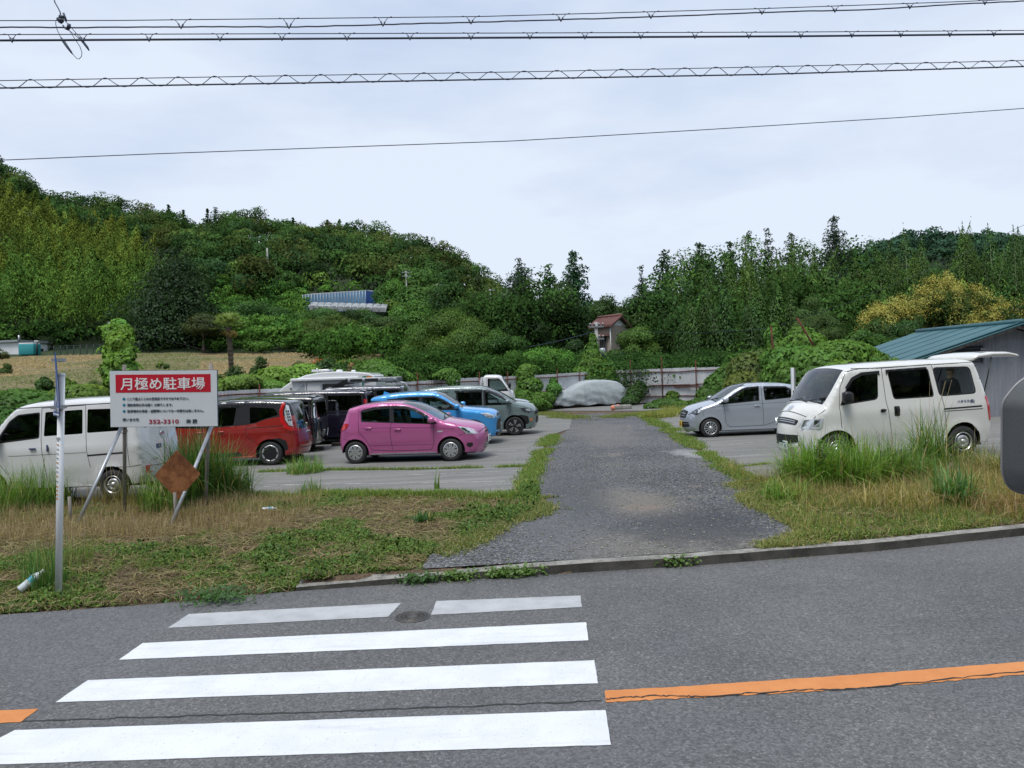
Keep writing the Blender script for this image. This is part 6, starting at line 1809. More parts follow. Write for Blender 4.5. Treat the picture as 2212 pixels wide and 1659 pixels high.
# ---- white caravan (rounded rear at left)
cv=empty('caravan'); tag(cv,'white caravan with rounded left end and dark side window before the fence','caravan')
prof=[(-2.15,.45),(-2.20,.60),(-2.12,1.10),(-1.90,1.52),(-1.55,1.90),(-1.12,2.17),(-.65,2.34),(-.1,2.42),(.6,2.44),(1.3,2.40),(1.78,2.34),(1.98,2.24),(2.05,1.9),(2.10,1.2),(2.08,.6),(2.0,.45)]
b=MB(); b.prism([(x,-.95,z) for x,z in prof],(0,1.9,0),0)
o=b.build('body',[M['p_white']],cv)
bv=o.modifiers.new('soft','BEVEL'); bv.width=.05; bv.segments=3; bv.limit_method='ANGLE'
M['caravan_grey']=mat('caravan_grey_panel',(.42,.44,.47),.35)
b=MB(); pts=[(-1.48,1.05),(-1.30,1.42),(-1.05,1.75),(-.70,2.02),(-.70,.6),(-1.55,.6)]
b.prism([(x,-.965,z) for x,z in pts],(0,.012,0)); b.build('side_panel',M['caravan_grey'],cv)
b=MB(); b.box((-.38,-.962,1.42),(.62,.02,1.42),bev=.01); d_=b.build('door',M['p_white'],cv)
b=MB(); b.box((-.12,-.985,1.40),(.05,.03,.08)); b.build('handle',M['trim'],d_)
b=MB(); b.box((.42,-.965,1.70),(.90,.03,.62),bev=.01,mi=1); b.box((.42,-.975,1.70),(.84,.03,.56),bev=.01,mi=0); b.build('side_window',[M['trim'],M['galv']],cv)
b=MB(); b.box((.10,-1.02,2.16),(2.6,.13,.12),bev=.03); b.build('awning_case',M['white_paint'],cv)
for x in (-.72,.0):
 pass
b=MB(); b.box((-.62,-.968,1.25),(.04,.02,1.6)); b.box((1.0,-.968,1.25),(.03,.02,1.6)); b.box((.2,-.968,1.26),(2.5,.02,.02)); b.build('trim_strip',M['galv'],cv)
b=MB(); b.box((-.2,-.2,2.50),(.7,.7,.10),bev=.04); b.tube([(-.3,-.6,2.40),(-.3,-.6,2.60)],.02); b.add([(-.55,-.55,2.52),(.25,-.55,2.66),(.25,.15,2.66),(-.55,.15,2.52)],[(0,1,2,3)]); b.build('roof_hatch',M['p_white'],cv)
b=MB(); b.box((.55,-.5,2.46),(.22,.22,.10),bev=.04); b.box((1.1,-.5,2.43),(.16,.16,.10),bev=.04); b.build('roof_vent',M['white_paint'],cv)
b=MB(); b.tube([(-1.50,-.97,1.32),(-1.50,-1.0,1.32)],.05,12); b.tube([(-1.22,-.97,1.84),(-1.22,-1.0,1.84)],.035,12); b.build('marker_lamp',M['lamp_dark'],cv)
b=MB();
for z in (1.55,1.25): b.tube([(-1.98,-.7,z),(-2.28,-.7,z),(-2.28,.7,z),(-1.98,.7,z)],.018,6)
b.tube([(-2.28,-.7,1.6),(-2.30,-.7,.9)],.018,6); b.build('rear_rail',M['galv'],cv)
M['flag_green']=mat('flag_green',(.02,.20,.16),.6); M['flag_orange']=mat('flag_orange',(.70,.22,.04),.6)
b=MB(); b.poly([(1.55,-.975,2.22),(1.72,-.975,2.24),(1.60,-.975,1.95),(1.50,-.975,1.80)],0); b.poly([(1.72,-.975,2.24),(1.92,-.975,2.22),(1.84,-.975,2.06),(1.62,-.975,1.98)],1); b.build('decal',[M['flag_green'],M['flag_orange']],cv,fixn=False)
for x in (-.35,):
 for sg in (1,-1): wheel(cv,x,sg*.90,.32,.18,sg,'steel')
b=MB(); b.tube([(2.0,0,.45),(3.0,0,.45)],.05); b.tube([(2.9,0,.0),(2.9,0,.5)],.03); b.build('tow_bar',M['galv'],cv)
p=PD(324,400,28.3)
cv.location=(p.x,29.25,zlot(p.x)+.02); cv.rotation_euler=(0,0,R(-2))
# ---- car under a grey cover
def cover():
 root=empty('covered_car'); tag(root,'car wrapped in a pale grey fabric cover at the far end of the drive','car')
 prof=[(-2.13,.10),(-2.17,.45),(-2.10,.66),(-1.85,.80),(-1.35,.93),(-.95,1.02),(-.45,1.28),(.0,1.43),(.5,1.47),(1.0,1.45),(1.5,1.36),(1.80,1.20),(2.05,.92),(2.14,.60),(2.12,.10)]
 P,u=crom([(x,z,0,0) for x,z in prof],.045)
 P=P[:,:2]
 n=len(P); nv=61
 d=np.gradient(P,axis=0); nn=np.stack([-d[:,1],d[:,0]],1); nn /= np.linalg.norm(nn,axis=1)[:,None]
 V=[]
 xs_=np.linspace(-2.16,2.13,130)
 top=np.interp(xs_,[-2.17,-2.12,-1.9,-1.35,-.95,-.45,0,.5,1.0,1.5,1.8,2.02,2.12,2.16],[.52,.63,.78,.93,1.02,1.28,1.43,1.475,1.455,1.36,1.20,.95,.72,.55])
 rng=rnd(5)
 F=[]
 for i,x in enumerate(xs_):
  hw=.86*(1-.55*max(0,(abs(x)-1.45)/.75) ** 2.6)
  t0=top[i]
  for j in range(nv):
   v=-1+2*j/(nv-1); a=abs(v)
   if a<.42:
    y=a/.42*(hw*.74); z=t0-.03*(a/.42) ** 2
   else:
    q=(a-.42)/.58
    ysh=hw*.74+(hw*.26)*min(1,q*2.2) ** .7
    z=t0-.03-(t0-.03-.10)*q ** 1.05
    flare=.05*max(0,q-.75)/.25
    y=ysh-flare*.6
   sgn=1 if v>0 else -1
   low=max(0,(a-.45)/.55)
   ph=x*9+2.5*math.sin(x*2.1)+sgn+(z-1)*3.2*math.sin(x*1.3+.5)
   f=.040*low*(1.2-2.4*abs(math.sin(ph*.5)) ** .6+.6*math.sin(ph*2.3+1.0))+.012*math.sin(x*5+z*14)*(.3+low)
   f += .045*math.exp(-((x+.62+(1.0-z)*.25)/.07) ** 2)*low      # mirror bulge fold
   f += .02*math.exp(-((z-.42-.1*math.sin(x*3))/.04) ** 2)*low
   y2=sgn*(y+f); z2=z+(.012*math.sin(x*7+v*5) if a<.45 else 0)
   if j in (0,nv-1): z2 += .035*math.sin(x*6+sgn)+.03
   V.append((x,y2,z2))
 m_=len(xs_)
 F=[(i*nv+j,(i+1)*nv+j,(i+1)*nv+j+1,i*nv+j+1) for i in range(m_-1) for j in range(nv-1)]
 V += [(-2.16-.03,0,.35),(2.19,0,.35)]
 a0=len(V)-2
 F3=[(a0,j+1,j) for j in range(nv-1)]+[(a0+1,(m_-1)*nv+j,(m_-1)*nv+j+1) for j in range(nv-1)]
 b=MB(); b.add(V,F+F3,0,True)
 M['cover']=mat('grey_cover_fabric',(.36,.40,.42),.72,var=.08,vscale=3,bump=.5,bscale=5,dist=.05)
 o=b.build('cover',M['cover'],root);
 w=MB(); w.box((0,0,.14),(3.9,1.4,.06)); w.build('underbody',M['seam'],root)
 for x in (-1.3,1.25):
  for sg in (1,-1): wheel(root,x,sg*.76,.28,.17,sg,'plain')
 a=G(*D2(1185,884)); b_=G(*D2(1347,876))
 root.location=((a.x+b_.x)/2,(a.y+b_.y)/2+.7,zlot((a.x+b_.x)/2)+.02)
 root.rotation_euler=(0,0,R(14)); root.scale=(1.12,1.02,1.0)
 return root
cover()
# ================================================================ panel fence
M['panel']=ramp_mat('fence_sheet',[((1.5,1.5,.6),5,.35,.65,(.44,.46,.48),(.56,.58,.60)),((9,9,1.1),6,.60,.78,(.26,.17,.12),.55),((1.2,1.2,3),5,.58,.75,(.30,.31,.30),.6)],bump=.1,rough=.6)
def panel_fence(A,B,H,label,seed,up=.5,step=1.8,lean=0.0,extra=()):
 rng=random.Random(seed)
 root=empty('panel_fence',(A.x,A.y,0)); tag(root,label,'fence')
 dv=(B-A); Ln=dv.length; dv=dv/Ln; nv=Vector((dv.y,-dv.x))       # towards the car park
 if nv.y>0: nv=-nv
 n=int(Ln/step)
 def P(s_,off,z):
  q=dv*s_+nv*off
  x,y=A.x+q.x,A.y+q.y
  return Vector((q.x,q.y,zlot(x)+z))
 for i in range(n):
  s0=i*Ln/n; s1=(i+1)*Ln/n
  b=MB(); V=[]; m_=26; dz=rng.uniform(-.03,.03); tl=rng.uniform(-.02,.02)
  h=H+dz
  for k in range(m_+1):
   s_=s0+(s1-s0)*k/m_; w=.014 if (k // 1) % 2 else 0
   V += [P(s_,w+tl,.04),P(s_,w+tl*0+rng.uniform(-.003,.003),h+(.01 if k % 7 else -.01))]
  b.add(V,[(2*k,2*k+2,2*k+3,2*k+1) for k in range(m_)])
  b.build('panel',M['panel'],root)
  b=MB(); b.tube([P(s0+rng.uniform(-.05,.05),.07,-.05),P(s0+rng.uniform(-.06,.06),.07,H+up*rng.uniform(.5,1.2))],.028,7); b.build('post',M['rust_dark'],root)
  for z in (H-.16,H*.53,.42):
   b=MB(); b.tube([P(s0-.05,.045,z+rng.uniform(-.02,.02)),P((s0+s1)/2,.05,z+rng.uniform(-.03,.03)),P(s1+.05,.045,z+rng.uniform(-.02,.02))],.026,6)
   b.build('rail',M['rust_dark'],root)
 for (s_,z,l_,th) in extra:
  b=MB(); b.tube([P(s_,.11,z),P(s_+l_,.13,z-th)],.03,6); b.build('loose_pipe',M['rust_dark'],root)
 return root
panel_fence(FA,FB,1.90,'long whitish sheet-metal fence with rusty rails behind the left row of cars',1,up=.35)
panel_fence(FB,FC,1.92,'whitish sheet-metal fence with rusty posts closing the far end of the drive',2,up=.7,extra=[(6.6,1.22,1.6,.10),(4.6,.92,1.5,.03),(6.2,.55,1.0,.02),(3.2,1.02,2.3,.0)])
panel_fence(FC,FD,1.92,'overgrown stretch of sheet-metal fence behind the silver kei hatchback',3,up=.6)
# ================================================================ creepers, shrubs round the lot
KB=(.078,.155,.036); KM=(.055,.115,.030); KD=(.034,.072,.024); KY=(.12,.185,.045)
def creeper(cens,label,seed,n=1500,leaf=.15,col=KB,name='creeper',cat='creeper',stems=True,group=None):
 """cens: list of (px, py, D, r, rz)"""
 rng=rnd(seed)
 P=[PD(c_[0],c_[1],c_[2]) for c_ in cens]
 base=Vector((sum(p.x for p in P)/len(P),sum(p.y for p in P)/len(P),0)); base.z=float(terr(base.x,base.y)[0])
 r_=empty(name,base); tag(r_,label,cat,group)
 cen=np.array([[p.x-base.x,p.y-base.y,p.z-base.z] for p in P]); rad=np.array([[c_[3],c_[3]*.8,c_[4]] for c_ in cens])
 n=int(n*1.5); leaf *= .84
 L_=Leaves(); mound_leaves(L_,cen,rad,n,leaf,col,rng)
 for j in range(len(cens)):
  m_=22; a=rng.uniform(0,6.28); d=np.array([math.cos(a)*rad[j,0],-abs(math.sin(a))*rad[j,0]*.5,0]); t=np.linspace(.5,1.7,m_)[:,None]
  C=cen[j]+d*t+np.array([0,0,1])*(rad[j,2]*(.8-.9*(t-.8) ** 2))
  L_.add(*cards(C,np.tile([0,-.4,1.0],(m_,1)),leaf*rng.uniform(.5,1.1,m_),.85,rng,np.array(col)[None]*rng.uniform(.9,1.4,(m_,1)),.5))
 L_.build('leaves',M['leaf'],r_)
 if stems:
  b=MB()
  for j in range(len(cens)): b.tube([(cen[j,0]*.8,cen[j,1],-.05),(cen[j,0]*.9,cen[j,1],cen[j,2]*.5),tuple(cen[j])],[.03,.02,.008],5)
  b.build('stems',M['bark'],r_)
 return r_
creeper([(593,341,43.6,.22,.45),(593,350,43.6,.35,.5),(592,359,43.4,.6,.6),(594,368,43.2,.9,.65),(584,375,43,.8,.5),(603,376,43,.9,.5),(594,381,42.8,1.0,.5),(612,374,43,.55,.4)],'cone of bright creeper climbing the utility pole behind the covered car',401,n=5200,leaf=.17)
creeper([(527,371,38.6,.5,.35),(525,378,38.5,.5,.5),(530,387,38.4,.7,.5),(524,398,38.2,.7,.5),(537,399,38.2,.6,.4),(529,405,38,.9,.4)],'tall column of creeper hanging over the fence beside the small truck',402,n=4200,leaf=.15)
creeper([(551,383,40.4,.35,.35),(553,390,40.2,.5,.4),(545,399,39.6,.6,.35),(537,407,38.6,.8,.25)],'creeper running up the fence just left of the covered car',403,n=2400,leaf=.15)
creeper([(448,375,34.5,.5,.3),(453,379,34.2,.35,.45),(441,376,34.6,.4,.2)],'tuft of creeper spilling over the fence above the blue compact SUV',404,n=1500,leaf=.14)
creeper([(635,395,41,.5,.5),(640,390,41,.4,.5),(630,401,40.4,.5,.3)],'dark weeds against the fence right of the covered car',405,n=1500,leaf=.12,col=KD)
creeper([(672,398,37.5,.35,.35),(668,404,37,.9,.28),(655,407,36.8,.6,.2),(682,406,36.6,.9,.25),(690,410,36,.7,.22)],'low creeper patch at the foot of the back fence',406,n=2200,leaf=.16,col=KM)
creeper([(712,396,33,.7,.5),(722,386,33,.8,.6),(705,405,32,.7,.35),(735,378,33,.9,.7),(733,396,32,.8,.6)],'creeper with large leaves swallowing the right end of the back fence',407,n=4200,leaf=.19,col=KM)
creeper([(752,372,31,1.0,.8),(748,388,30.5,1.0,.7),(768,378,30.5,.9,.7),(760,362,31,.7,.5)],'brownish tangle of creeper and dead stems behind the silver kei hatchback',408,n=4200,leaf=.18,col=(.085,.12,.04))
creeper([(773,340,30,.32,.5),(776,350,30,.42,.55),(774,332,30,.26,.35),(772,361,30,.5,.5)],'narrow creeper column round a rusty pipe, behind the silver kei hatchback',409,n=1900,leaf=.18)
creeper([(805,345,27,.8,.45),(795,362,26.5,1.1,.6),(815,365,26,1.2,.6),(840,358,26,1.1,.6),(790,378,26,1.0,.6),(812,382,25.5,1.1,.6),(835,376,25.5,1.1,.6),(857,362,26.5,.9,.6),(800,335,27,.4,.3)],'bright mound of large-leaved creeper above the ivory van windscreen',410,n=11000,leaf=.20,col=KB)
for a_,b_,lb in (((771,326),(773,372),'upright rusty pipe poking out of a creeper column'),((797,318),(824,366),'leaning rusty pipe rising from the bright creeper mound'),((875.5,333+22),(876,369),'short red-brown post in front of the shed wall')):
 D_=29.6 if a_[0]<790 else 26.3
 if a_[0]>850: D_=20.5
 A_=PD(*a_,D_); B_=PD(*b_,D_-.1)
 b=MB(); b.tube([B_,(A_+B_)/2+Vector((.03,0,0)),A_],.035,8); o=b.build('rusty_pipe',M['rust'] if a_[0]>850 else M['rust_dark']); tag(o,lb,'pipe')
creeper([(119,328,21,0.24,0.25),(114,335,20.8,0.29,0.29),(124,336,20.8,0.27,0.29),(119,344,20.6,0.34,0.32),(114,354,20.6,0.29,0.29),(125,354,20.6,0.29,0.30),(119,362,20.5,0.37,0.32),(114,372,20.5,0.34,0.29),(126,371,20.5,0.31,0.29),(119,381,20.4,0.41,0.29),(108,329,21,0.17,0.09)],
  'tall pillar of bright heart-leaved creeper rising behind the white signboard',411,n=4600,leaf=.155,col=(.12,.22,.045))
M['concrete_pole']=ramp_mat('concrete_pole',[(4,5,.3,.7,(.30,.30,.29),(.40,.40,.39))],bump=.1)
b=MB(); p=PD(120,324,21.1); b.tube([(p.x,p.y,0),(p.x,p.y,p.z)],[.11,.08],10); b.box((p.x-.12,p.y-.1,p.z+.02),(.28,.12,.08),mi=0)
tag(b.build('creeper_pole',M['concrete_pole']),'old pole buried in the creeper pillar behind the signboard','pole')
creeper([(4,412,21.5,1.3,0.52),(22,402,22,.9,0.38),(38,412,21.5,1.0,0.52),(60,412,21.5,.9,0.45),(84,412,21,.9,0.41),(10,429,20.5,1.2,0.60),(40,434,20.5,1.1,0.60),(-14,424,21,1.4,0.60)],'bank of broad-leaved creeper along the field behind the kei van',412,n=9000,leaf=.17,col=KM)
creeper([(78,397,22,.8,.35),(90,395,22.2,.6,.3),(66,397,22.3,.5,.25)],'pale yellow-green creeper patch left of the signboard',413,n=1800,leaf=.17,col=KY)
shrub(44,377,47,28,KD,'round dark bush on the field edge, left of the blue sign pole',414,n=3600,leaf=.18)
shrub(66,378,48,18,(.08,.14,.03),'small bright bush behind the blue sign pole',415,n=1600,leaf=.18)
shrub(7,363,64,20,(.05,.09,.03),'small round bush in the mown field at the left edge',416,n=1200,leaf=.16)
shrub(0,348,91,22,(.06,.07,.03),'low brownish bush in front of the white field building',417,n=900,leaf=.25)
shrub(162,361,64,13,(.10,.15,.05),'small yellow-green bush in the brown part of the field',418,n=900,leaf=.14)
shrub(95,380,46,24,(.06,.11,.03),'grassy clump on the field bank beside the signboard',419,n=1500,leaf=.16,aspect=.2)
shrub(236,366,35,46,KD,'dark leafy shrub beneath the palm',420,n=4200,leaf=.13,lobes=14)
shrub(262,357,36,46,KD,'large dark shrub right of the palm trunk, above the fence',421,n=5600,leaf=.13,lobes=16)
shrub(300,362,42,56,(.036,.075,.028),'dark shrub behind the caravan roof',422,n=4200,leaf=.15,lobes=14)
shrub(330,357,46,44,(.034,.07,.028),'dark low tree row right of the caravan roof hatch',423,n=3600,leaf=.16,lobes=14)
shrub(368,362,46,60,(.042,.085,.028),'dark green shrub behind the roof-rack wagon',424,n=5200,leaf=.15,lobes=16)
shrub(352,363,44,22,(.30,.20,.14),'dead reddish-brown reed clump above the caravan',425,n=1500,leaf=.22,aspect=.12,name='dead_reeds',cat='reeds')
shrub(410,371,44,70,(.055,.115,.03),'green shrub row directly behind the fence, above the SUV',426,n=7000,leaf=.14,lobes=18)
creeper([(234,384,29.2,.7,.3),(246,382,29.4,.6,.3),(222,388,29,.5,.25)],'low yellow-green creeper on the fence just right of the signboard',427,n=1500,leaf=.16,col=KY)
creeper([(264,384,30.2,.7,.35),(276,378,30.6,.8,.45),(289,379,30.8,.8,.45),(272,388,30,.7,.3),(304,373,33.5,.8,.4)],'bright yellow-green creeper crest left of the caravan',428,n=3600,leaf=.18,col=(.11,.20,.045))
creeper([(376,370,34,.9,.45),(386,376,33.6,.9,.45),(370,378,33.4,.7,.4),(398,378,34,.7,.35)],'bright creeper mound between caravan and roof-rack wagon',429,n=3400,leaf=.17,col=KB)
rng=rnd(430)
P=[]
for i in range(150):
 px=rng.uniform(598,735); D_=rng.uniform(41.5,50); p=PD(px,372,D_); P.append((p.x,D_,float(terr(p.x,D_)[0])+rng.uniform(-.2,.5)))
canopy('undergrowth',np.array(P),1.9,1.5,None,700,.15,431,'dark creeper undergrowth just above the back fence','undergrowth',cols=[(.026,.058,.022),(.034,.075,.026)],flat=.7)
P=[]
for i in range(120):
 px=rng.uniform(700,1060); D_=rng.uniform(30,42); p=PD(px,372,D_)
 if D_<float(fence_y(p.x))+1: continue
 P.append((p.x,D_,float(terr(p.x,D_)[0])))
canopy('undergrowth',np.array(P),2.4,1.6,None,600,.18,432,'green scrub behind the shed and the right-hand fence','undergrowth',cols=[(.036,.08,.026),(.05,.105,.03)],flat=.7)
P=[]
for i in range(210):
 px=rng.uniform(400,600); D_=rng.uniform(43.5,54); p=PD(px,372,D_); P.append((p.x,D_,float(terr(p.x,D_)[0])))
canopy('undergrowth',np.array(P),2.3,1.6,None,520,.17,433,'deep green scrub under the trees behind the left fence','undergrowth',cols=[(.026,.058,.02),(.036,.078,.024)],flat=.7)
P=[]
for i in range(200):
 px=rng.uniform(205,420); D_=rng.uniform(31,60); p=PD(px,372,D_)
 if D_<float(fence_y(p.x))+1.5 or (px<320 and D_>37): continue
 P.append((p.x,D_,float(terr(p.x,D_)[0])))
canopy('undergrowth',np.array(P),1.3,1.3,None,500,.15,434,'mixed low scrub on the bank between fence and mown field','undergrowth',cols=[(.04,.08,.026),(.055,.11,.03)],flat=.6)
# ================================================================ palm
def palm(px,D):
 r_,X,z=tree_root('palm_tree',px,D,'single fan palm with shaggy trunk standing at the edge of the mown field','palm tree')
 rng=rnd(77); H=PD(px,327,D).z-z
 b=MB(); pts=[]; rs=[]
 for i in range(28):
  t=i/27; pts.append((.04*math.sin(t*4),0,t*H)); rs.append(.15+.03*(i % 2)+.06*max(0,t-.7))
 b.tube(pts,rs,10); b.build('trunk',M['bark'],r_,smooth=False)
 L_=Leaves(); Ld=Leaves()
 for i in range(48):
  up=i<38
  el=rng.uniform(-.25,1.35) if up else rng.uniform(-1.35,-.6); a=rng.uniform(0,6.283)
  d=np.array([math.cos(a)*math.cos(el),math.sin(a)*math.cos(el),math.sin(el)])
  st=rng.uniform(.45,.7)*(1 if up else .55); c0=np.array([0,0,H])+d*st*1.0
  s_=np.cross(d,[0,0,1.]); s_ /= np.linalg.norm(s_); u_=np.cross(s_,d)
  n=20; th=np.linspace(-1.35,1.35,n)+rng.normal(0,.03,n)
  dirs=d[None]*np.cos(th)[:,None]+s_[None]*np.sin(th)[:,None]
  ln=.62*rng.uniform(.85,1.1,n)*(1 if up else .8)
  C=c0+dirs*(ln*.5)[:,None]+np.array([0,0,-.10])*(ln[:,None] ** 1)
  cc=np.tile([.13,.18,.06] if up else [.26,.19,.08],(n,1))*rng.uniform(.8,1.25,(n,1))
  (L_ if up else Ld).add(*cards(C,np.tile(u_,(n,1)),ln,.10,rng,cc,.08,dirs+np.array([0,0,-.18])),Nv=np.tile(np.array([0,-.5,.8])+d*.6,(n,1)))
 L_.build('fronds',M['leaf'],r_); Ld.build('dead_fronds',M['leaf'],r_)
palm(231,48)
# ================================================================ buildings
M['wall_white']=mat('building_white_wall',(.74,.75,.76),.7,var=.08,vscale=.8)
M['roof_grey']=mat('roof_grey',(.28,.30,.32),.6)
M['teal_tank']=mat('tank_teal',(.03,.28,.30),.5)
M['teal_roof']=ramp_mat('teal_sheet_roof',[((.9,.5,1),6,.3,.7,(.035,.11,.13),(.05,.14,.16)),(9,4,.58,.74,(.08,.16,.18),.4)],bump=.15,bscale=8,rough=.55,spec=.4)
M['shed_wall']=ramp_mat('shed_corrugated_wall',[((2.5,2.5,.5),6,.3,.7,(.20,.215,.245),(.285,.30,.33)),((14,14,.8),4,.58,.75,(.36,.37,.38),.45),((3,3,6),4,.60,.75,(.14,.13,.13),.5)],bump=.1,rough=.6)
M['blue_net']=ramp_mat('greenhouse_blue_net',[((.5,.5,.3),4,.3,.7,(.09,.20,.34),(.15,.28,.42))],bump=0,rough=.7)
M['blue_sheet']=mat('blue_sheet',(.03,.10,.36),.5,var=.2,vscale=2)
M['greenhouse_film']=ramp_mat('greenhouse_film',[((1,1,1),5,.35,.65,(.20,.215,.22),(.33,.345,.35))],bump=.3,bscale=3,rough=.4)
M['house_wall']=ramp_mat('house_mortar_wall',[((1,1,.6),5,.3,.7,(.40,.33,.27),(.47,.39,.32))],bump=.1)
M['house_roof']=mat('house_roof_tile',(.17,.075,.065),.6,var=.25,vscale=4)
M['win_dark']=mat('window_dark_glass',(.03,.035,.04),.1,spec=.6)
def at_(px,py,D): return PD(px,py,D)
wb=empty('field_building'); tag(wb,'low white flat-roofed building on top of the field at the left edge','building')
D_=104
A_=at_(-30,350,D_); B_=at_(19.5,350,D_-2); C_=at_(47.5,350,D_+3)
zg=float(terr(B_.x,B_.y)[0])-.5; zt=at_(19.5,341.8,D_-2).z
wb.location=(0,0,0)
def wallq(a,b,z0,z1,th=.2):
 d=(Vector((b.x,b.y,0))-Vector((a.x,a.y,0))); n_=Vector((-d.y,d.x,0)).normalized()*th
 return [(a.x,a.y,z0),(b.x,b.y,z0),(b.x+n_.x,b.y+n_.y,z0),(a.x+n_.x,a.y+n_.y,z0)],(0,0,z1-z0)
b=MB(); b.prism([(A_.x,A_.y,zg),(B_.x,B_.y,zg),(C_.x,C_.y,zg),(C_.x-3,C_.y+6,zg),(A_.x,A_.y+6,zg)],(0,0,zt-zg)); b.build('wall',M['wall_white'],wb)
b=MB(); b.prism([(A_.x-.4,A_.y-.3,zt),(B_.x,B_.y-.4,zt),(C_.x+.3,C_.y-.2,zt-.05),(C_.x-3,C_.y+6.4,zt),(A_.x,A_.y+6.4,zt)],(0,0,.28)); rf=b.build('roof',M['roof_grey'],wb)
b=MB(); b.tube([(B_.x,B_.y,zt),(B_.x,B_.y,zt+.9)],.12,8); b.build('roof_vent',M['galv'],rf)
dd=(C_-B_).normalized()
def on(t,off=-.12):
 p=B_.lerp(C_,t); return Vector((p.x,p.y+off,0))
for t0,t1,z0,z1 in ((.05,.16,.5,1.45),(.62,.86,.55,1.35)):
 p=on(t0); q=on(t1); b=MB(); b.prism([(p.x,p.y,zg+z0+.1),(q.x,q.y,zg+z0+.1),(q.x,q.y,zg+z1),(p.x,p.y,zg+z1)],(0,.05,0)); b.build('window',M['win_dark'],wb)
b=MB(); p=on(.25,-.2); b.tube([(p.x,p.y,zg),(p.x,p.y,zt-.5)],.10,8); b.build('drain_pipe',M['galv'],wb)
p=at_(30,355,100); b=MB(); zz=float(terr(p.x,100)[0]); b.box((p.x,100,zz+.75),(2.1,1.6,1.5),bev=.12); b.box((p.x,100,zz+1.55),(1.9,1.5,.16),bev=.05,mi=1)
tag(b.build('water_tank',[M['teal_tank'],M['wall_white']]),'teal water tank with white lid in front of the white field building','tank')
p=at_(36.5,341,99); b=MB(); b.tube([(p.x,99,float(terr(p.x,99)[0])),(p.x+.1,99,p.z)],.11,8); b.box((p.x,99,p.z),(.5,.2,.15),mi=1)
tag(b.build('lamp_post',[M['black_plastic'],M['wall_white']]),'dark lamp post with small white head beside the teal tank','lamp post')
fn=empty('mesh_fence',(0,0,0)); tag(fn,'low green wire mesh fence at the top edge of the field','fence')
M['mesh_wire']=mat('mesh_wire',(.05,.10,.08),.8)
for i in range(14):
 px=54+i*6.6; p=at_(px,352,98); z0=float(terr(p.x,98)[0])
 b=MB(); b.tube([(p.x,98,z0),(p.x,98,z0+1.3)],.04,5); b.build('post',M['dark_grey'],fn)
b=MB()
p0=at_(54,352,98).x; p1=at_(140,352,98).x
for i in range(60):
 x=p0+(p1-p0)*i/59; z0=float(terr(x,98)[0]); b.tube([(x,98,z0),(x+.3,98,z0+1.25)],.012,3,caps=False); b.tube([(x+.3,98,z0),(x,98,z0+1.25)],.02,3,caps=False)
for zz in (.1,.65,1.25): b.tube([(p0,98,float(terr(p0,98)[0])+zz),(p1,98,float(terr(p1,98)[0])+zz)],.03,4)
b.build('mesh',M['mesh_wire'],fn)
gh=empty('greenhouse'); tag(gh,'long greenhouse wrapped in blue netting on the hill foot','greenhouse')
D_=138
L0=at_(303,303,D_); L1=at_(366,304,D_-4); L2=at_(382,306,D_-1); zt0=at_(303,295.3,D_).z; zt2=at_(382,293.6,D_-1).z
b=MB(); b.prism([(L0.x,L0.y,L0.z-2),(L1.x,L1.y,L0.z-2),(L1.x,L1.y,zt0),(L0.x,L0.y,zt0)],(0,.3,0)); b.build('net_wall',M['blue_net'],gh)
b=MB(); b.prism([(L1.x+.02,L1.y,L0.z-2),(L2.x,L2.y,L0.z-2),(L2.x,L2.y,zt2),(L1.x+.02,L1.y,zt0)],(0,.3,0)); b.build('end_sheet',M['blue_sheet'],gh)
b=MB(); b.prism([(L0.x,L0.y+.4,zt0),(L1.x,L1.y+.4,zt0+.05),(L2.x+.3,L2.y,zt2),(L2.x,L2.y+7,zt2+.9),(L0.x,L0.y+7,zt0+.9)],(0,0,.15)); b.build('roof',M['roof_grey'],gh)
for i in range(22):
 p=L0.lerp(L1,i/21); b=MB(); b.tube([(p.x,p.y-.08,L0.z-2),(p.x,p.y-.08,zt0+.1)],.045,5); b.build('post',M['galv'],gh)
b=MB(); p=L2; b.box((L2.x+.8,L2.y+.5,(zt2+L0.z)/2-1),(1.2,.3,zt2-L0.z+1.6)); b.build('end_wall',M['house_wall'],gh)
g2=empty('greenhouse'); tag(g2,'grey plastic-film greenhouse roof just below the blue netted one','greenhouse')
b=MB(); A0=at_(312,304,130); A1=at_(388,306,127); V=[]; n=44
for i in range(n+1):
 t=i/n; p=A0.lerp(A1,t); bump=.22*abs(math.sin(t*PI*11))
 V += [(p.x,p.y-2,p.z-1.2),(p.x,p.y-2,p.z-.5+bump*.3),(p.x,p.y,p.z+.25+bump*.6),(p.x,p.y+3,p.z-.2+bump*.6)]
b.add(V,[(4*i+k,4*i+4+k,4*i+5+k,4*i+1+k) for i in range(n) for k in range(3)],0,False); b.build('film_roof',M['greenhouse_film'],g2)
for i in range(0,12):
 p=A0.lerp(A1,i/11); b=MB(); b.tube([(p.x,p.y-2.05,p.z-1.3),(p.x,p.y-2.05,p.z-.45),(p.x,p.y-.02,p.z+.35)],.05,5); b.build('hoop',M['galv'],g2)
b=MB(); p0=at_(252,296,150); p1=at_(300,292,148); b.prism([(p0.x,p0.y,p0.z-3),(p1.x,p1.y,p0.z-3),(p1.x,p1.y,p1.z+.2),(p0.x,p0.y,p0.z+.3)],(0,.4,0)); tag(b.build('blue_tarpaulin',M['blue_sheet']),'vivid blue tarpaulin glimpsed among trees left of the greenhouse','tarpaulin')
hs=empty('house'); tag(hs,'two-storey house with dark red tiled roof half buried in trees','house')
D_=66
c0=at_(615,345,D_); zg=float(terr(c0.x,D_)[0])-.3
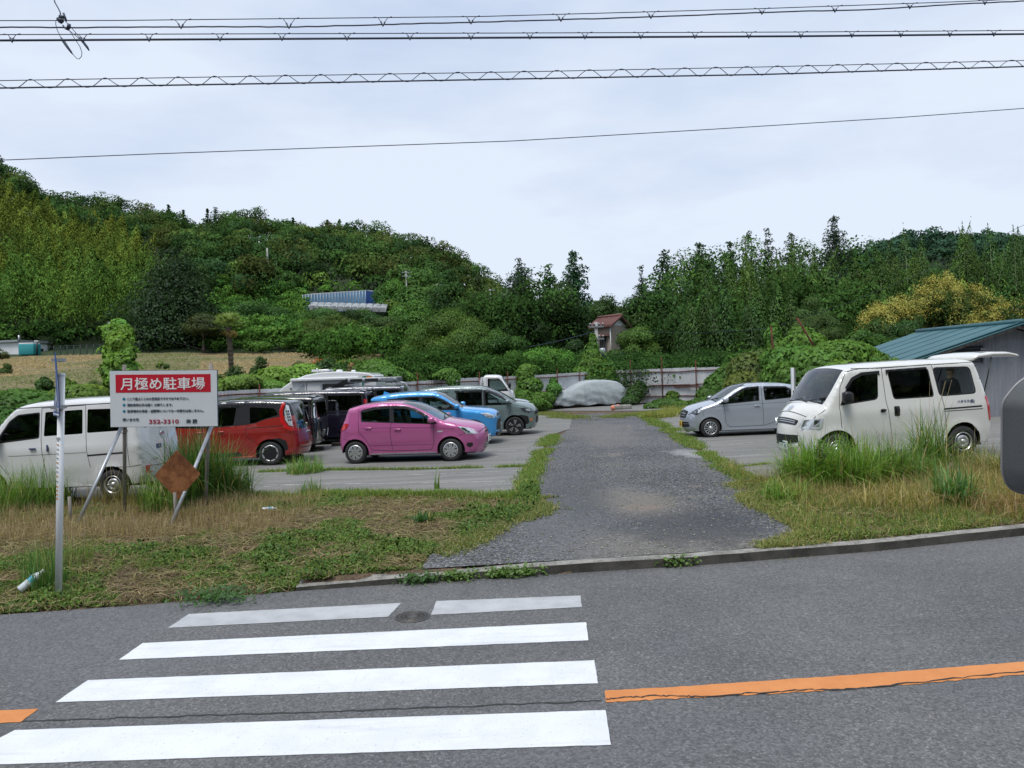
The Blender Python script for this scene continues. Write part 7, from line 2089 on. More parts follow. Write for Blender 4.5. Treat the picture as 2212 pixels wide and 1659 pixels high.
xL=at_(594,340,D_+2.0).x; xM=at_(611.5,340,D_).x; xR=at_(628,340,D_+2.5).x
ze=at_(611,325,D_).z; zr=at_(611,316.5,D_).z
pl=[(xL,D_+2.2),(xM,D_),(xR,D_+3.0),(xL+(xR-xM),D_+5.2)]
b=MB(); b.prism([(x,y,zg) for x,y in pl],(0,0,ze-zg)); b.build('wall',M['house_wall'],hs)
P0,P1,P2,P3=[Vector((x,y,0)) for x,y in pl]
ridge0=(P0+P3)/2; ridge1=(P1+P2)/2
e=.45
ax=(P1-P0).normalized(); rt=(P2-P1).normalized()
def rp(p,a,r,z): q=p+ax*a+rt*r; return (q.x,q.y,z)
b=MB()
sl=(zr-ze)
b.add([rp(P0,-e,-e,ze-.15),rp(P1,e,-e,ze-.15),rp(ridge1,e,0,zr),rp(ridge0,-e,0,zr),rp(P3,-e,e,ze-.15),rp(P2,e,e,ze-.15),
  rp(P0,-e,-e,ze-.0),rp(P1,e,-e,ze-.0),rp(ridge1,e,0,zr+.16),rp(ridge0,-e,0,zr+.16),rp(P3,-e,e,ze-.0),rp(P2,e,e,ze-.0)],
  [(0,1,2,3),(3,2,5,4),(6,9,8,7),(9,10,11,8),(0,6,7,1),(4,5,11,10),(1,7,8,2),(2,8,11,5),(0,3,9,6),(3,4,10,9)])
for i in range(13):
 t=i/12; a_=-e+((P1-P0).length+2*e)*t
 b.tube([rp(P0,a_,-e,ze+.02),rp(ridge0,a_,0,zr+.18)],.05,5)
b.tube([rp(ridge0,-e,0,zr+.22),rp(ridge1,e,0,zr+.22)],.13,6)
rf=b.build('roof',M['house_roof'],hs)
b=MB(); b.prism([rp(P1,.012,0,ze-.01),rp(P2,.012,0,ze-.01),rp(ridge1,.012,0,zr-.12)],tuple(ax*.02)); b.build('gable_wall',M['wall_white'],hs)
w0=P0+ax*(P1-P0).length*.35; w1=P0+ax*(P1-P0).length*.72
b=MB(); b.prism([(w0.x,w0.y-.08,ze-2.3),(w1.x,w1.y-.08,ze-2.3),(w1.x,w1.y-.08,ze-1.0),(w0.x,w0.y-.08,ze-1.0)],(0,.06,0)); w_=b.build('window',M['win_dark'],hs)
b=MB();
for k in range(5): q=w0.lerp(w1,k/4); b.box((q.x,q.y-.12,ze-1.65),(.06,.05,1.35),mi=0)
b.build('frame',M['wood_grey'],w_)
b=MB(); b.prism([(w0.x-.4,w0.y-.7,ze-.95),(w1.x+.3,w1.y-.7,ze-.95),(w1.x+.3,w1.y,ze-.78),(w0.x-.4,w0.y,ze-.78)],(0,0,.06)); b.build('window_awning',M['house_roof'],hs)
b=MB(); q0=P0+ax*(P1-P0).length*.25; q1=P1+ax*.3; b.add([(q0.x,q0.y-.9,ze-3.45),(q1.x,q1.y-.9,ze-3.45),(q1.x,q1.y,ze-2.9),(q0.x,q0.y,ze-2.9),(q0.x,q0.y-.9,ze-3.55),(q1.x,q1.y-.9,ze-3.55)],[(0,1,2,3),(0,4,5,1)]); b.build('lower_eave',M['house_roof'],hs)
b=MB(); b.tube([(q1.x+.05,q1.y-1.0,ze-3.6),(q0.x,q0.y-1.0,ze-3.6)],.05,6); b.tube([(P1.x-.1,P1.y-.15,ze-.1),(P1.x-.1,P1.y-.15,ze-3.0)],.05,6); b.build('gutter',M['wall_white'],hs)
g0=P1.lerp(P2,.55); g1=P1.lerp(P2,.95); b=MB(); b.prism([(g0.x,g0.y-.1,ze-2.2),(g1.x,g1.y-.1,ze-2.2),(g1.x,g1.y-.1,ze-1.1),(g0.x,g0.y-.1,ze-1.1)],(0,.06,0)); b.build('window',M['win_dark'],hs)
broadleaf(640,328,58,58,(.075,.135,.035),'bright leafy tree hiding the right half of the house',80,n=7000,leaf=.22,lobes=18,ybot=372)
broadleaf(617,350,52,46,(.035,.075,.025),'dark low tree in front of the house ground floor',81,n=4600,leaf=.2,lobes=14,ybot=374,flat=.8)
broadleaf(576,340,58,44,(.028,.058,.022),'dark tree left of the house',82,n=5200,leaf=.24,lobes=16)
sh=empty('shed'); tag(sh,'grey corrugated shed with teal sheet roof behind the ivory van','shed')
xr=16.25; yn=24.0; yb=29.3; he=2.56; hp=3.36; hwid=2.85
xl=PD(926.5,352,yn).x+.25; hl=xr-xl
def slab(pts,dz,mi=0): pass
b=MB(); m_=80; V=[]
x0_,x1_=xl,xr+hl
for i in range(m_+1):
 x=x0_+(x1_-x0_)*i/m_; z=hp-abs(x-xr)/hl*(hp-he)-.10
 V += [(x,yn+(.018 if i % 2 else 0),zlot(x)-.1),(x,yn+(.018 if i % 2 else 0),z)]
b.add(V,[(2*i,2*i+2,2*i+3,2*i+1) for i in range(m_)]); b.build('front_wall',M['shed_wall'],sh)
b=MB(); b.box((xl+.02,(yn+yb)/2+.6,1.3),(.06,(yb-yn)-1.2,2.5)); b.build('dark_open_side',M['seam'],sh)  # black sheet standing in for the shade inside the open side
b=MB(); b.box((xr+hl,(yn+yb)/2,1.3),(.05,yb-yn,2.4)); b.box((xr,yb,1.35),(2*hl,.05,2.5)); b.build('rear_wall',M['shed_wall'],sh)
M['pale_board']=mat('pale_green_board',(.20,.28,.27),.7,var=.15,vscale=3)
b=MB(); b.box((xl-.04,yn+1.6,1.35),(.04,1.1,2.3)); b.box((xl-.04,yn+3.2,1.35),(.04,.8,2.3)); b.build('side_board',M['pale_board'],sh)
b=MB(); ov=.45; sv=1.25
zz0=hp+.02; zl=hp-(hp-he)*(hl+sv)/hl
for (sx_,ext) in ((-1,sv),(1,.5)):
 xe=xr+sx_*(hl+ext); ze_=hp+.04-(hp-he)*(hl+ext)/hl
 b.add([(xr,yn-ov,zz0),(xe,yn-ov,ze_),(xe,yb+.3,ze_),(xr,yb+.3,zz0),(xr,yn-ov,zz0+.05),(xe,yn-ov,ze_+.05),(xe,yb+.3,ze_+.05),(xr,yb+.3,zz0+.05)],
   [(0,1,2,3),(4,7,6,5),(0,4,5,1),(1,5,6,2),(2,6,7,3)])
 for k in range(2):
  b.tube([(xr,yn-ov-.02-.05*k,zz0+.06-.07*k),(xe,yn-ov-.02-.05*k,ze_+.06-.07*k)],.03,5)
 for k in range(1,6):
  yy=yn-ov+(yb-yn+ov)*k/6; b.tube([(xr,yy,zz0+.055),(xe,yy,ze_+.055)],.018,4)
b.tube([(xr,yn-ov-.05,zz0+.07),(xr,yb+.3,zz0+.07)],.09,8); b.build('roof',M['teal_roof'],sh)
b=MB()
for sx_ in (-1,1):
 xe=xr+sx_*(hl+.3); ze_=hp-(hp-he)*(hl+.3)/hl
 b.add([(xr,yn-.32,hp-.12),(xe,yn-.32,ze_-.12),(xe,yn-.32,ze_-.02),(xr,yn-.32,hp-.02),(xr,yn-.28,hp-.12),(xe,yn-.28,ze_-.12),(xe,yn-.28,ze_-.02),(xr,yn-.28,hp-.02)],[(0,1,2,3),(4,7,6,5),(0,4,5,1),(3,2,6,7),(1,5,6,2)])
b.build('barge_board',M['wood_grey'],sh)
p0=PD(950,347,yn); p1=PD(981,362,yn)
b=MB(); b.box(((p0.x+p1.x)/2,yn-.02,(p0.z+p1.z)/2),(p1.x-p0.x,.04,p0.z-p1.z)); w_=b.build('window',M['win_dark'],sh)
b=MB()
for k in range(4): b.box(((p0.x+p1.x)/2,yn-.07,p1.z+(p0.z-p1.z)*(k+.5)/4),(p1.x-p0.x+.1,.03,.03))
b.box((p0.x,yn-.07,(p0.z+p1.z)/2),(.03,.03,p0.z-p1.z+.1)); b.box((p1.x,yn-.07,(p0.z+p1.z)/2),(.03,.03,p0.z-p1.z+.1)); b.build('window_bars',M['dark_grey'],w_)
shrub(884,353,19.5,34,(.08,.16,.04),'feathery green sapling in front of the teal shed eave',440,n=1500,leaf=.13,ybot=368,aspect=.3,lobes=10)
# ---------------------------------------------------------------- utility poles
def upole(px,ytop,D,label,r=.14,arms=2,tr=False,aw=1.7):
 p=PD(px,ytop,D); z=float(terr(p.x,D)[0])
 r_=empty('utility_pole',(p.x,D,z)); tag(r_,label,'utility pole')
 b=MB(); h=p.z-z; b.tube([(0,0,-.3),(0,0,h)],[r*1.2,r*.8],9); b.build('pole',M['concrete_pole'],r_)
 for k in range(arms):
  b=MB(); zz=h-.3-.75*k; b.box((0,-.12,zz),(aw,.09,.09))
  for q in (-.41*aw,-.15*aw,.18*aw,.44*aw): b.lathe([(.0,0),(.06,0),(.05,.12),(.07,.16),(0,.2)],Matrix.Translation((q,-.12,zz+.04)),8)
  b.build('crossarm',M['galv'],r_)
 if tr:
  b=MB(); b.lathe([(0,0),(.19,0),(.19,.5),(.15,.56),(0,.58)],Matrix.Translation((.32,-.2,h-2.2)),14); b.build('transformer',M['galv'],r_)
 return r_,Vector((p.x,D,p.z))
upole(246,258,150,'utility pole with crossarms left of the greenhouse, lower one',tr=True)
upole(267,248,152,'tall plain pole above the round bright tree',r=.2,arms=0)
upole(276,257,175,'thin distant pole right of the tall plain pole',arms=1)
upole(329,271,165,'thin pole standing above the blue greenhouse',arms=0,r=.1)
upole(406,271,140,'pole with crossarms right of the bright domed tree',arms=2)
upole(437,284,140,'short pole with one crossarm near the hill end',arms=1)
upole(490,289,130,'small pole against the end of the long hill',arms=1)
upole(596,322,46,'grey utility pole wrapped in creeper beside the house',r=.13,arms=2,tr=True,aw=.9)
M['wire']=mat('overhead_wire',(.035,.05,.09),.5)
def wire(pts,r,name,label,sag=0,n=24,wob_=0,cat='cable',parent=None,mt='wire',seed=0):
 rg=random.Random(seed); b=MB(); P=[]
 for i in range(len(pts)-1):
  for j in range(n):
   t=j/n; p=Vector(pts[i]).lerp(Vector(pts[i+1]),t); p.z -= sag*4*t*(1-t)
   if wob_: p.z += rg.uniform(-wob_,wob_)
   P.append(p)
 P.append(Vector(pts[-1])); b.tube(P,r,6)
 o=b.build(name,M[mt],parent)
 return tag(o,label,cat) if label else o
wire([PD(596,331,46),PD(500,350,60),PD(440,352,90)],.02,'service_wire','thin wire running left from the creeper-clad utility pole',sag=.2)
wire([PD(596,327,46),PD(770,328,40),PD(1030,222,24)],.006,'service_wire','thin wire crossing in front of the bamboo to the upper right',sag=.3)
wire([PD(120,322,21),PD(142,333,30),PD(205,350,70)],.008,'service_wire','thin wire trailing right from the creeper pillar')
# ---------------------------------------------------------------- overhead cables near the road
def cable_set(top,bot,D0,D1,rt,rb,label,ties=None,spiral=None,wobb=0.0,seed=0,name='overhead_cable'):
 """top/bot: list of (px,py) from left to right; ties: px positions of hangers"""
 xs_=[p[0] for p in top]
 def Pt(line,px):
  a,b_=(line[0],line[1]) if px<line[0][0] else (line[-2],line[-1])
  y=np.interp(px,[p[0] for p in line],[p[1] for p in line]) if line[0][0] <= px <= line[-1][0] else a[1]+(b_[1]-a[1])*(px-a[0])/(b_[0]-a[0])
  return PD(px,y,D0+(D1-D0)*(px+60)/1144)
 r_=empty(name,Pt(top,512)); tag(r_,label,'cable'); o_=r_.location
 rg=random.Random(seed)
 def line(ln,r,nm,w_):
  b=MB(); P=[]
  for i in range(191):
   px=-360+1810*i/190; p=Pt(ln,px)-o_; p.z += rg.uniform(-w_,w_); P.append(p)
  b.tube(P,r,6); b.build(nm,M['wire'],r_)
 if top: line(top,rt,'messenger_wire',0)
 if bot: line(bot,rb,'cable',wobb)
 if ties:
  for px,w_ in ties:
   a=Pt(top,px-w_)-o_; c_=Pt(top,px+w_)-o_; m_=Pt(bot,px)-o_
   b=MB(); b.tube([a+Vector((-.05,0,.01)),a,m_+(a-m_)*.35],.004,5); b.tube([c_+Vector((.05,0,.01)),c_,m_+(c_-m_)*.35],.004,5)
   b.tube([m_+(a-m_)*.45,m_+Vector((0,0,-.02)),m_+(c_-m_)*.35],.012,6); b.build('hanger',M['wire'],r_)
 if spiral:
  b=MB(); P=[]
  x=-360.0; ph=0.0
  while x<1450:
   per=np.interp(x,[0,1024],[38,28])
   ph += 2*PI*2.0/per; x += 2.0
   a=Pt(top,x); c_=Pt(bot,x); m_=(a+c_)/2-o_; hh=(a-c_).z*.60
   P.append(m_+Vector((0,.03*math.cos(ph),hh*math.sin(ph))))
  b.tube(P,.0045,5); b.build('spiral_wire',M['wire'],r_)
 return r_
S=1024/2212
tA=[(-60,20),(0,20.6),(120,20.4),(480,16.5),(750,9),(950,2),(1090,-4)]
bA=[(-60,27),(80,27.5),(180,26.8),(300,26.8),(480,22),(620,18),(790,11.5),(860,10),(960,4),(1090,-2)]
cable_set(tA,bA,8.6,10.4,.0055,.0085,'uppermost cable pair with V-shaped hangers',ties=[(181,6),(289,6),(383,5),(471,5),(561,5),(651,4.5),(762,4),(835,4),(910,4),(985,3)],wobb=.003,seed=1)
tB=[(-60,34.3),(0,34.6),(512,33),(800,32),(1090,30)]
bB=[(-60,40.4),(0,40.4),(512,37.6),(800,36.2),(1090,33.4)]
cable_set(tB,bB,8.4,10.0,.0055,.0125,'second cable pair from the top with many small hangers',ties=[(12,4),(83,4),(149,4),(220,4),(282,4),(347,4),(410,4),(471,4),(530,3.5),(585,3.5),(641,3.5),(695,3.5),(749,3.5),(801,3),(852,3),(901,3),(950,3),(994,3)],seed=2)
tC=[(-60,81.5),(0,80.6),(300,75.5),(512,72),(760,67),(1024,60.5),(1090,59)]
bC=[(-60,88.8),(0,88),(300,83),(512,79),(760,74.5),(1024,66.5),(1090,65)]
cable_set(tC,bC,8.3,10.0,.005,.009,'third cable pair wrapped in a wavy spiral wire',spiral=112*1.0,seed=3)
cable_set([(-60,162),(10,159.8),(150,154),(512,141),(700,130),(900,117.5),(1090,103.5)],[],10.5,13,.0065,.01,'lowest single thin cable crossing above the hills',seed=4)
sp=empty('cable_splice',PD(62,22,8.8)); tag(sp,'tangle of clamps with hanging loop on the top cables at upper left','cable splice'); o_=sp.location
def Q(X,Y,D_=8.75): return PD((X/6.32+100)/3.75,(Y/6.32)/3.75,D_)-o_
M['insul']=mat('insulator',(.55,.60,.50),.4)
b=MB(); b.tube([Q(640,-60),Q(670,60),Q(740,180),Q(795,290),Q(812,400)],.007,6); b.build('drop_cable',M['wire'],sp)
b=MB(); b.tube([Q(780,390),Q(870,420)],.022,7); b.tube([Q(730,450),Q(860,500)],.022,7); b.tube([Q(760,500),Q(830,540)],.016,7); b.tube([Q(870,310),Q(905,400),Q(940,500)],.012,7); b.tube([Q(1010,570),Q(985,680)],.020,7); b.build('clamp',M['wire'],sp)
b=MB(); b.tube([Q(800,430),Q(880,470)],.012,7); b.build('insulator',M['insul'],sp)
b=MB(); b.tube([Q(690,500),Q(690,580),Q(720,700),Q(790,850),Q(860,960),Q(960,1110),Q(1090,1280),Q(1180,1380),Q(1240,1400),Q(1300,1340),Q(1310,1240),Q(1260,1100),Q(1140,920),Q(1010,720)],.0042,5); b.tube([Q(920,510),Q(1050,640),Q(1260,900)],.0042,5); b.tube([Q(1010,720),Q(1260,930)],.0042,5); b.build('loop_wire',M['wire'],sp)
b=MB(); b.tube([Q(800,870),Q(860,960),Q(960,1110),Q(1050,1230),Q(1100,1300)],[.004,.018,.016,.012,.003],7); b.tube([Q(1250,890),Q(1310,960),Q(1440,1130),Q(1480,1200)],[.010,.016,.014,.006],7); b.tube([Q(860,600),Q(920,680),Q(1000,710)],.010,6); b.build('sleeve',M['wire'],sp)
# ================================================================ signboard
sb=empty('signboard'); tag(sb,'large white signboard with red heading on braced steel poles','sign')
DB=12.75
c00=PD(111,427,DB); c10=PD(217.3,426,DB+.02); c01=PD(108.8,371.3,DB+.02); c11=PD(216.2,369.4,DB+.04)
W_=1.84; H_=.965
org=c00.copy()
tilt=math.atan2(c10.z-c00.z,c10.x-c00.x)
sb.location=org; sb.rotation_euler=(0,-tilt,0)
M['board_white']=mat('board_white',(.62,.66,.70),.35,var=.03,vscale=2)
M['board_red']=mat('board_red',(.50,.012,.03),.35,var=.05,vscale=3)
M['board_letter']=mat('board_letter_white',(.78,.78,.80),.4)
M['board_teal']=mat('board_teal',(.01,.20,.30),.4)
M['board_ink']=mat('board_ink',(.05,.065,.10),.5)
M['board_crimson']=mat('board_crimson',(.36,.02,.06),.5)
M['board_edge']=mat('board_edge_navy',(.03,.05,.10),.5)
b=MB(); b.box((W_/2,0,H_/2),(W_,.022,H_),mi=0); b.box((W_/2,.016,H_/2),(W_+.014,.012,H_+.014),mi=1)
bd=b.build('board',[M['board_white'],M['board_edge']],sb)
def U(u,v,y): return ((u-158)/1842*W_,y,(1-(v-160)/967)*H_)     # enlarged-photo pixels to the board
b=MB(); b.prism([U(258,225,-.0125),U(1895,225,-.0125),U(1895,535,-.0125),U(258,535,-.0125)],(0,-.002,0)); rp_=b.build('heading_panel',M['board_red'],bd)
def put(txt,u0,u1,v,size,mt,bold,nm='lettering',y=-.0175):
 p=U((u0+u1)/2,v,y)
 text_obj(nm,txt,size,p,M[mt],bd,face='S',width=(u1-u0)/1842*W_,bold=bold)
put('月極め駐車場',345,1800,470,.225,'board_letter',.0026)
for v in (645,750,857):
 q=U(398,v,-.0135); b=MB(); s_=.030
 b.prism([(q[0]-s_,q[1],q[2]),(q[0],q[1],q[2]-s_),(q[0]+s_,q[1],q[2]),(q[0],q[1],q[2]+s_)],(0,-.002,0)); b.build('bullet',M['board_teal'],bd)
put('ここで遊ぶことは大変危険ですのでおやめ下さい。',465,1525,662,.052,'board_ink',.0005)
put('契約車両以外は固く お断りします。',468,1250,768,.052,'board_ink',.0005)
put('駐車場内の事故・盗難等については一切責任は負いません。',468,1785,874,.052,'board_ink',.0005)
put('問い合せ先',372,650,1022,.056,'board_ink',.0005)
put('352-3310',822,1335,1070,.095,'board_crimson',.0015)
put('斉 藤',1462,1655,1066,.075,'board_ink',.0014)
Minv=(Matrix.Translation(org) @ Matrix.Rotation(-tilt,4,'Y')).inverted()
def SL(p): return tuple(Minv @ Vector(p))
def GR(px,py,D):        # point on the verge under a pixel at distance D
 p=PD(px,py,D); return Vector((p.x,p.y,float(terr(p.x,D)[0])))
g1=GR(124,509,13.0); b=MB(); t_=PD(124.3,364.5,13.0); b.tube([SL(g1-Vector((0,0,.3))),SL(t_)],.032,10); b.build('post',M['wood_grey'],sb)
g2=GR(204,505,13.0); t_=PD(211,363,13.0); b=MB(); b.tube([SL(g2-Vector((0,0,.3))),SL(t_)],.032,10); b.build('post',M['wood_grey'],sb)
e1=GR(76.5,519,11.9); t_=PD(121,428,12.9); b=MB(); b.tube([SL(e1-Vector((.05,0,.1))),SL(t_)],.030,12); b.build('brace',M['galv'],sb)
e2=GR(171,524,11.55); t_=PD(211.5,427,12.9); b=MB(); b.tube([SL(e2-Vector((.05,0,.1))),SL(t_)],.030,12); b.build('brace',M['galv'],sb)
b=MB()
for p in ((124,431),(210,429)):
 q=Vector(SL(PD(*p,12.95))); pts=[q+Vector((.05*math.cos(a),.03*math.sin(a*1.3),.05*math.sin(a))) for a in [k*.7 for k in range(16)]]; b.tube(pts,.004,4)
b.build('tie_wire',M['rust_dark'],sb)
for px,py,D_,h,lb in ((70.5,511,12.3,.42,'weathered stake just left of the left signboard brace'),(176,509,12.0,.46,'weathered stake beside the foot of the right signboard brace')):
 p=GR(px,py,D_); b=MB(); b.tube([(p.x,p.y,p.z-.1),(p.x-.01,p.y,p.z+h)],[.030,.026],7); tag(b.build('stake',M['wood_grey']),lb,'stake')
rs=empty('rusty_sign',PD(178,474,11.95)); tag(rs,'rusty orange diamond-shaped sign plate leaning at the right signboard brace','sign')
def RQ(X,Y):
 p=PD((X/2.212)/3.75,(Y/2.212+1150)/3.75,12.0+(X-1470)*.0002); return p-rs.location
pts=roundpoly([(1467,1187),(1665,1388),(1475,1605),(1280,1400)],14,4)
b=MB(); b.prism([RQ(*p) for p in pts],(0,.008,0)); pl_=b.build('plate',M['rust'],rs)
b=MB(); b.tube([RQ(1475,1560)+Vector((0,.03,0)),RQ(1467,1250)+Vector((0,.03,0))],.018,7); b.build('back_rib',M['rust_dark'],rs)
# ================================================================ white pole with the crossing sign seen edge-on
wp=empty('sign_pole');
g=GR(57.5,595,8.25); wp.location=g; tag(wp,'white steel pole carrying a bent blue pedestrian-crossing sign','sign')
top=PD(61.5,374,8.25)-g
b=MB(); b.tube([Vector((0,0,-.2)),top],.036,16); b.lathe([(.038,-.02),(.040,.0),(.030,.008),(0,.012)],Matrix.Translation(top),16); b.build('pole',M['white_paint'],wp)
M['sign_blue']=mat('sign_blue',(.008,.10,.42),.3); M['sign_back']=mat('sign_back_grey',(.26,.26,.27),.45,.3,var=.15)
b=MB(); V=[]; ny,nx=26,9
for i in range(ny+1):
 t=i/ny; z=.70*(1-t)                      # from top down
 half=.335*min(1,.12+t*1.9) if t<.46 else .335*(1-.0*t)
 ang=R(120.8)+R(4.2)*min(1,max(0,t-.35)*2.4)
 for j in range(nx+1):
  s_=-1+2*j/nx; bend=.018*math.sin(t*3.4+.4)*s_*s_-.008*t*s_
  x=s_*half*math.cos(ang)+bend*math.sin(ang); y=s_*half*math.sin(ang)-bend*math.cos(ang)
  V.append((x,y,z))
F=[(i*(nx+1)+j,(i+1)*(nx+1)+j,(i+1)*(nx+1)+j+1,i*(nx+1)+j+1) for i in range(ny) for j in range(nx)]
b.add(V,F,0,True)
n0=len(V); b.add([(x+.004,y,z) for x,y,z in V],F,1,True)
so=b.build('sign_plate',[M['sign_blue'],M['sign_back']],wp,fixn=False); pp=PD(57.2,416.5,8.1)-g; so.location=pp
b=MB()
def SP(t,s_,off=-.003):
 fi=t*ny; fj=(s_+1)/2*nx; i=min(int(fi),ny-1); j=min(int(fj),nx-1); a,c_=fi-i,fj-j
 q=lambda i,j: Vector(V[i*(nx+1)+j]); p=(q(i,j)*(1-a)+q(i+1,j)*a)*(1-c_)+(q(i,j+1)*(1-a)+q(i+1,j+1)*a)*c_
 return p+Vector((off,0,0))
def strip_(pl,w):
 for (a0,b0),(a1,b1) in zip(pl[:-1],pl[1:]):
  for off in (-.003,.007): b.add([SP(a0,b0-w,off),SP(a0,b0+w,off),SP(a1,b1+w,off),SP(a1,b1-w,off)],[(0,1,2,3)])
strip_([(.97,-.9),(.97,-.3),(.97,.3),(.97,.9)],.0);
for off in (-.003,.007):
 b.add([SP(.955,-.95,off),SP(.955,.95,off),SP(.975,.95,off),SP(.975,-.95,off)],[(0,1,2,3)])
 b.add([SP(.44,-.94,off),SP(.44,-.88,off),SP(.96,-.88,off),SP(.96,-.94,off)],[(0,1,2,3)]); b.add([SP(.44,.88,off),SP(.44,.94,off),SP(.96,.94,off),SP(.96,.88,off)],[(0,1,2,3)])
 for k in range(4): b.add([SP(.86,-.7+.38*k,off),SP(.86,-.48+.38*k,off),SP(.92,-.48+.38*k,off),SP(.92,-.7+.38*k,off)],[(0,1,2,3)])
 b.add([SP(.55,-.1,off),SP(.55,.12,off),SP(.70,.18,off),SP(.84,.42,off),SP(.82,.50,off),SP(.72,.24,off),SP(.72,-.05,off),SP(.84,-.38,off),SP(.82,-.46,off),SP(.66,-.16,off)],[list(range(10))])
 b.add([SP(.48,-.06,off),SP(.48,.10,off),SP(.53,.10,off),SP(.53,-.06,off)],[(0,1,2,3)])
mk=b.build('sign_marking',M['plate_white'],so,fixn=False)
b=MB()
for z in (.10,.62):
 q=pp+Vector((0,0,z)); tq=top*((q.z)/top.z); b.lathe([(.040,-.02),(.040,.02)],Matrix.Translation((tq.x,tq.y,q.z)),16); b.box(((tq.x+q.x)/2,(tq.y+q.y)/2,q.z),(abs(tq.x-q.x)+.04,abs(tq.y-q.y)+.01,.035))
 b.build('bracket',M['galv'],wp); b=MB()
M['sticker_orange']=mat('sticker_orange',(.60,.30,.06),.6); M['sticker_grey']=mat('sticker_grey',(.40,.40,.41),.6)
b=MB()
for k,(py,mi_) in enumerate([(440,1),(444.5,0),(449,1),(453.5,1),(458,1),(462.5,2),(467,1),(471.5,1),(476,0),(481,1),(486,2),(490,2),(494,2),(498,2)]):
 p=PD(60,py,8.25)-g; t=p.z/top.z; cx,cy=top.x*t,top.y*t-.0368
 if k == 0: b.box((cx,cy,p.z+.02),(.04,.003,.025),mi=1)
 b.lathe([(.0,.0),(.010,.0),(.010,.003)],Matrix.Translation((cx-.004,cy-.0005,p.z)) @ Matrix.Rotation(PI/2,4,'X'),8,mi={0: 0,1: 1,2: 0}[mi_])
b.build('sticker',[M['sticker_orange'],M['sticker_grey']],wp)
# ================================================================ odds and ends
mr=empty('wing_mirror',(1.06,1.55,2.25)); tag(mr,'large dark grey vehicle mirror housing cut by the right edge','mirror')
M['mirror_shell']=mat('mirror_shell_plastic',(.085,.09,.092),.55,var=.12,vscale=6,bump=.12,bscale=220)
def MP(X,Y,D_=1.55): return PD(X/2.16,Y/2.16,D_)-mr.location
pts=roundpoly([(2164,868),(2196,828),(2240,800),(2420,800),(2420,1075),(2205,1066),(2176,1052),(2163,1020)],16,5)
S_=[Vector(MP(*p)) for p in pts]; cc_=sum(S_,Vector())/len(S_)
b=MB(); n=len(S_)
rings=[(0,1.0),(-.012,1.004),(-.05,.98),(-.11,.90),(-.15,.75),(-.17,.5)]
V=[]
for dy,sc_ in rings: V += [cc_+(p-cc_)*sc_+Vector((0,dy,0)) for p in S_]
F=[(i*n+j,i*n+(j+1) % n,(i+1)*n+(j+1) % n,(i+1)*n+j) for i in range(len(rings)-1) for j in range(n)]+[[(len(rings)-1)*n+j for j in range(n)]]
b.add(V,F,0,True)
b.add([cc_+(p-cc_)*1.0 for p in S_]+[cc_+(p-cc_)*.95+Vector((0,-.002,0)) for p in S_],[(j,(j+1) % n,n+(j+1) % n,n+j) for j in range(n)],0,True)
b.build('housing',M['mirror_shell'],mr)
b=MB(); b.add([cc_+(p-cc_)*.955+Vector((0,.009,0)) for p in S_],[list(range(n))]); b.build('inner_panel',M['mirror_shell'],mr)
b=MB(); b.tube([cc_+(p-cc_)*1.0+Vector((0,-.001,0)) for p in S_+S_[:1]],.0028,6,caps=False); b.build('rim',M['sign_back'],mr)
b=MB(); b.tube([cc_+Vector((.05,.10,.0)),cc_+Vector((.30,.05,.10)),cc_+Vector((.42,-.9,.15)),cc_+Vector((.6,-3.2,.1))],.018,8); b.build('arm',M['black_plastic'],mr)
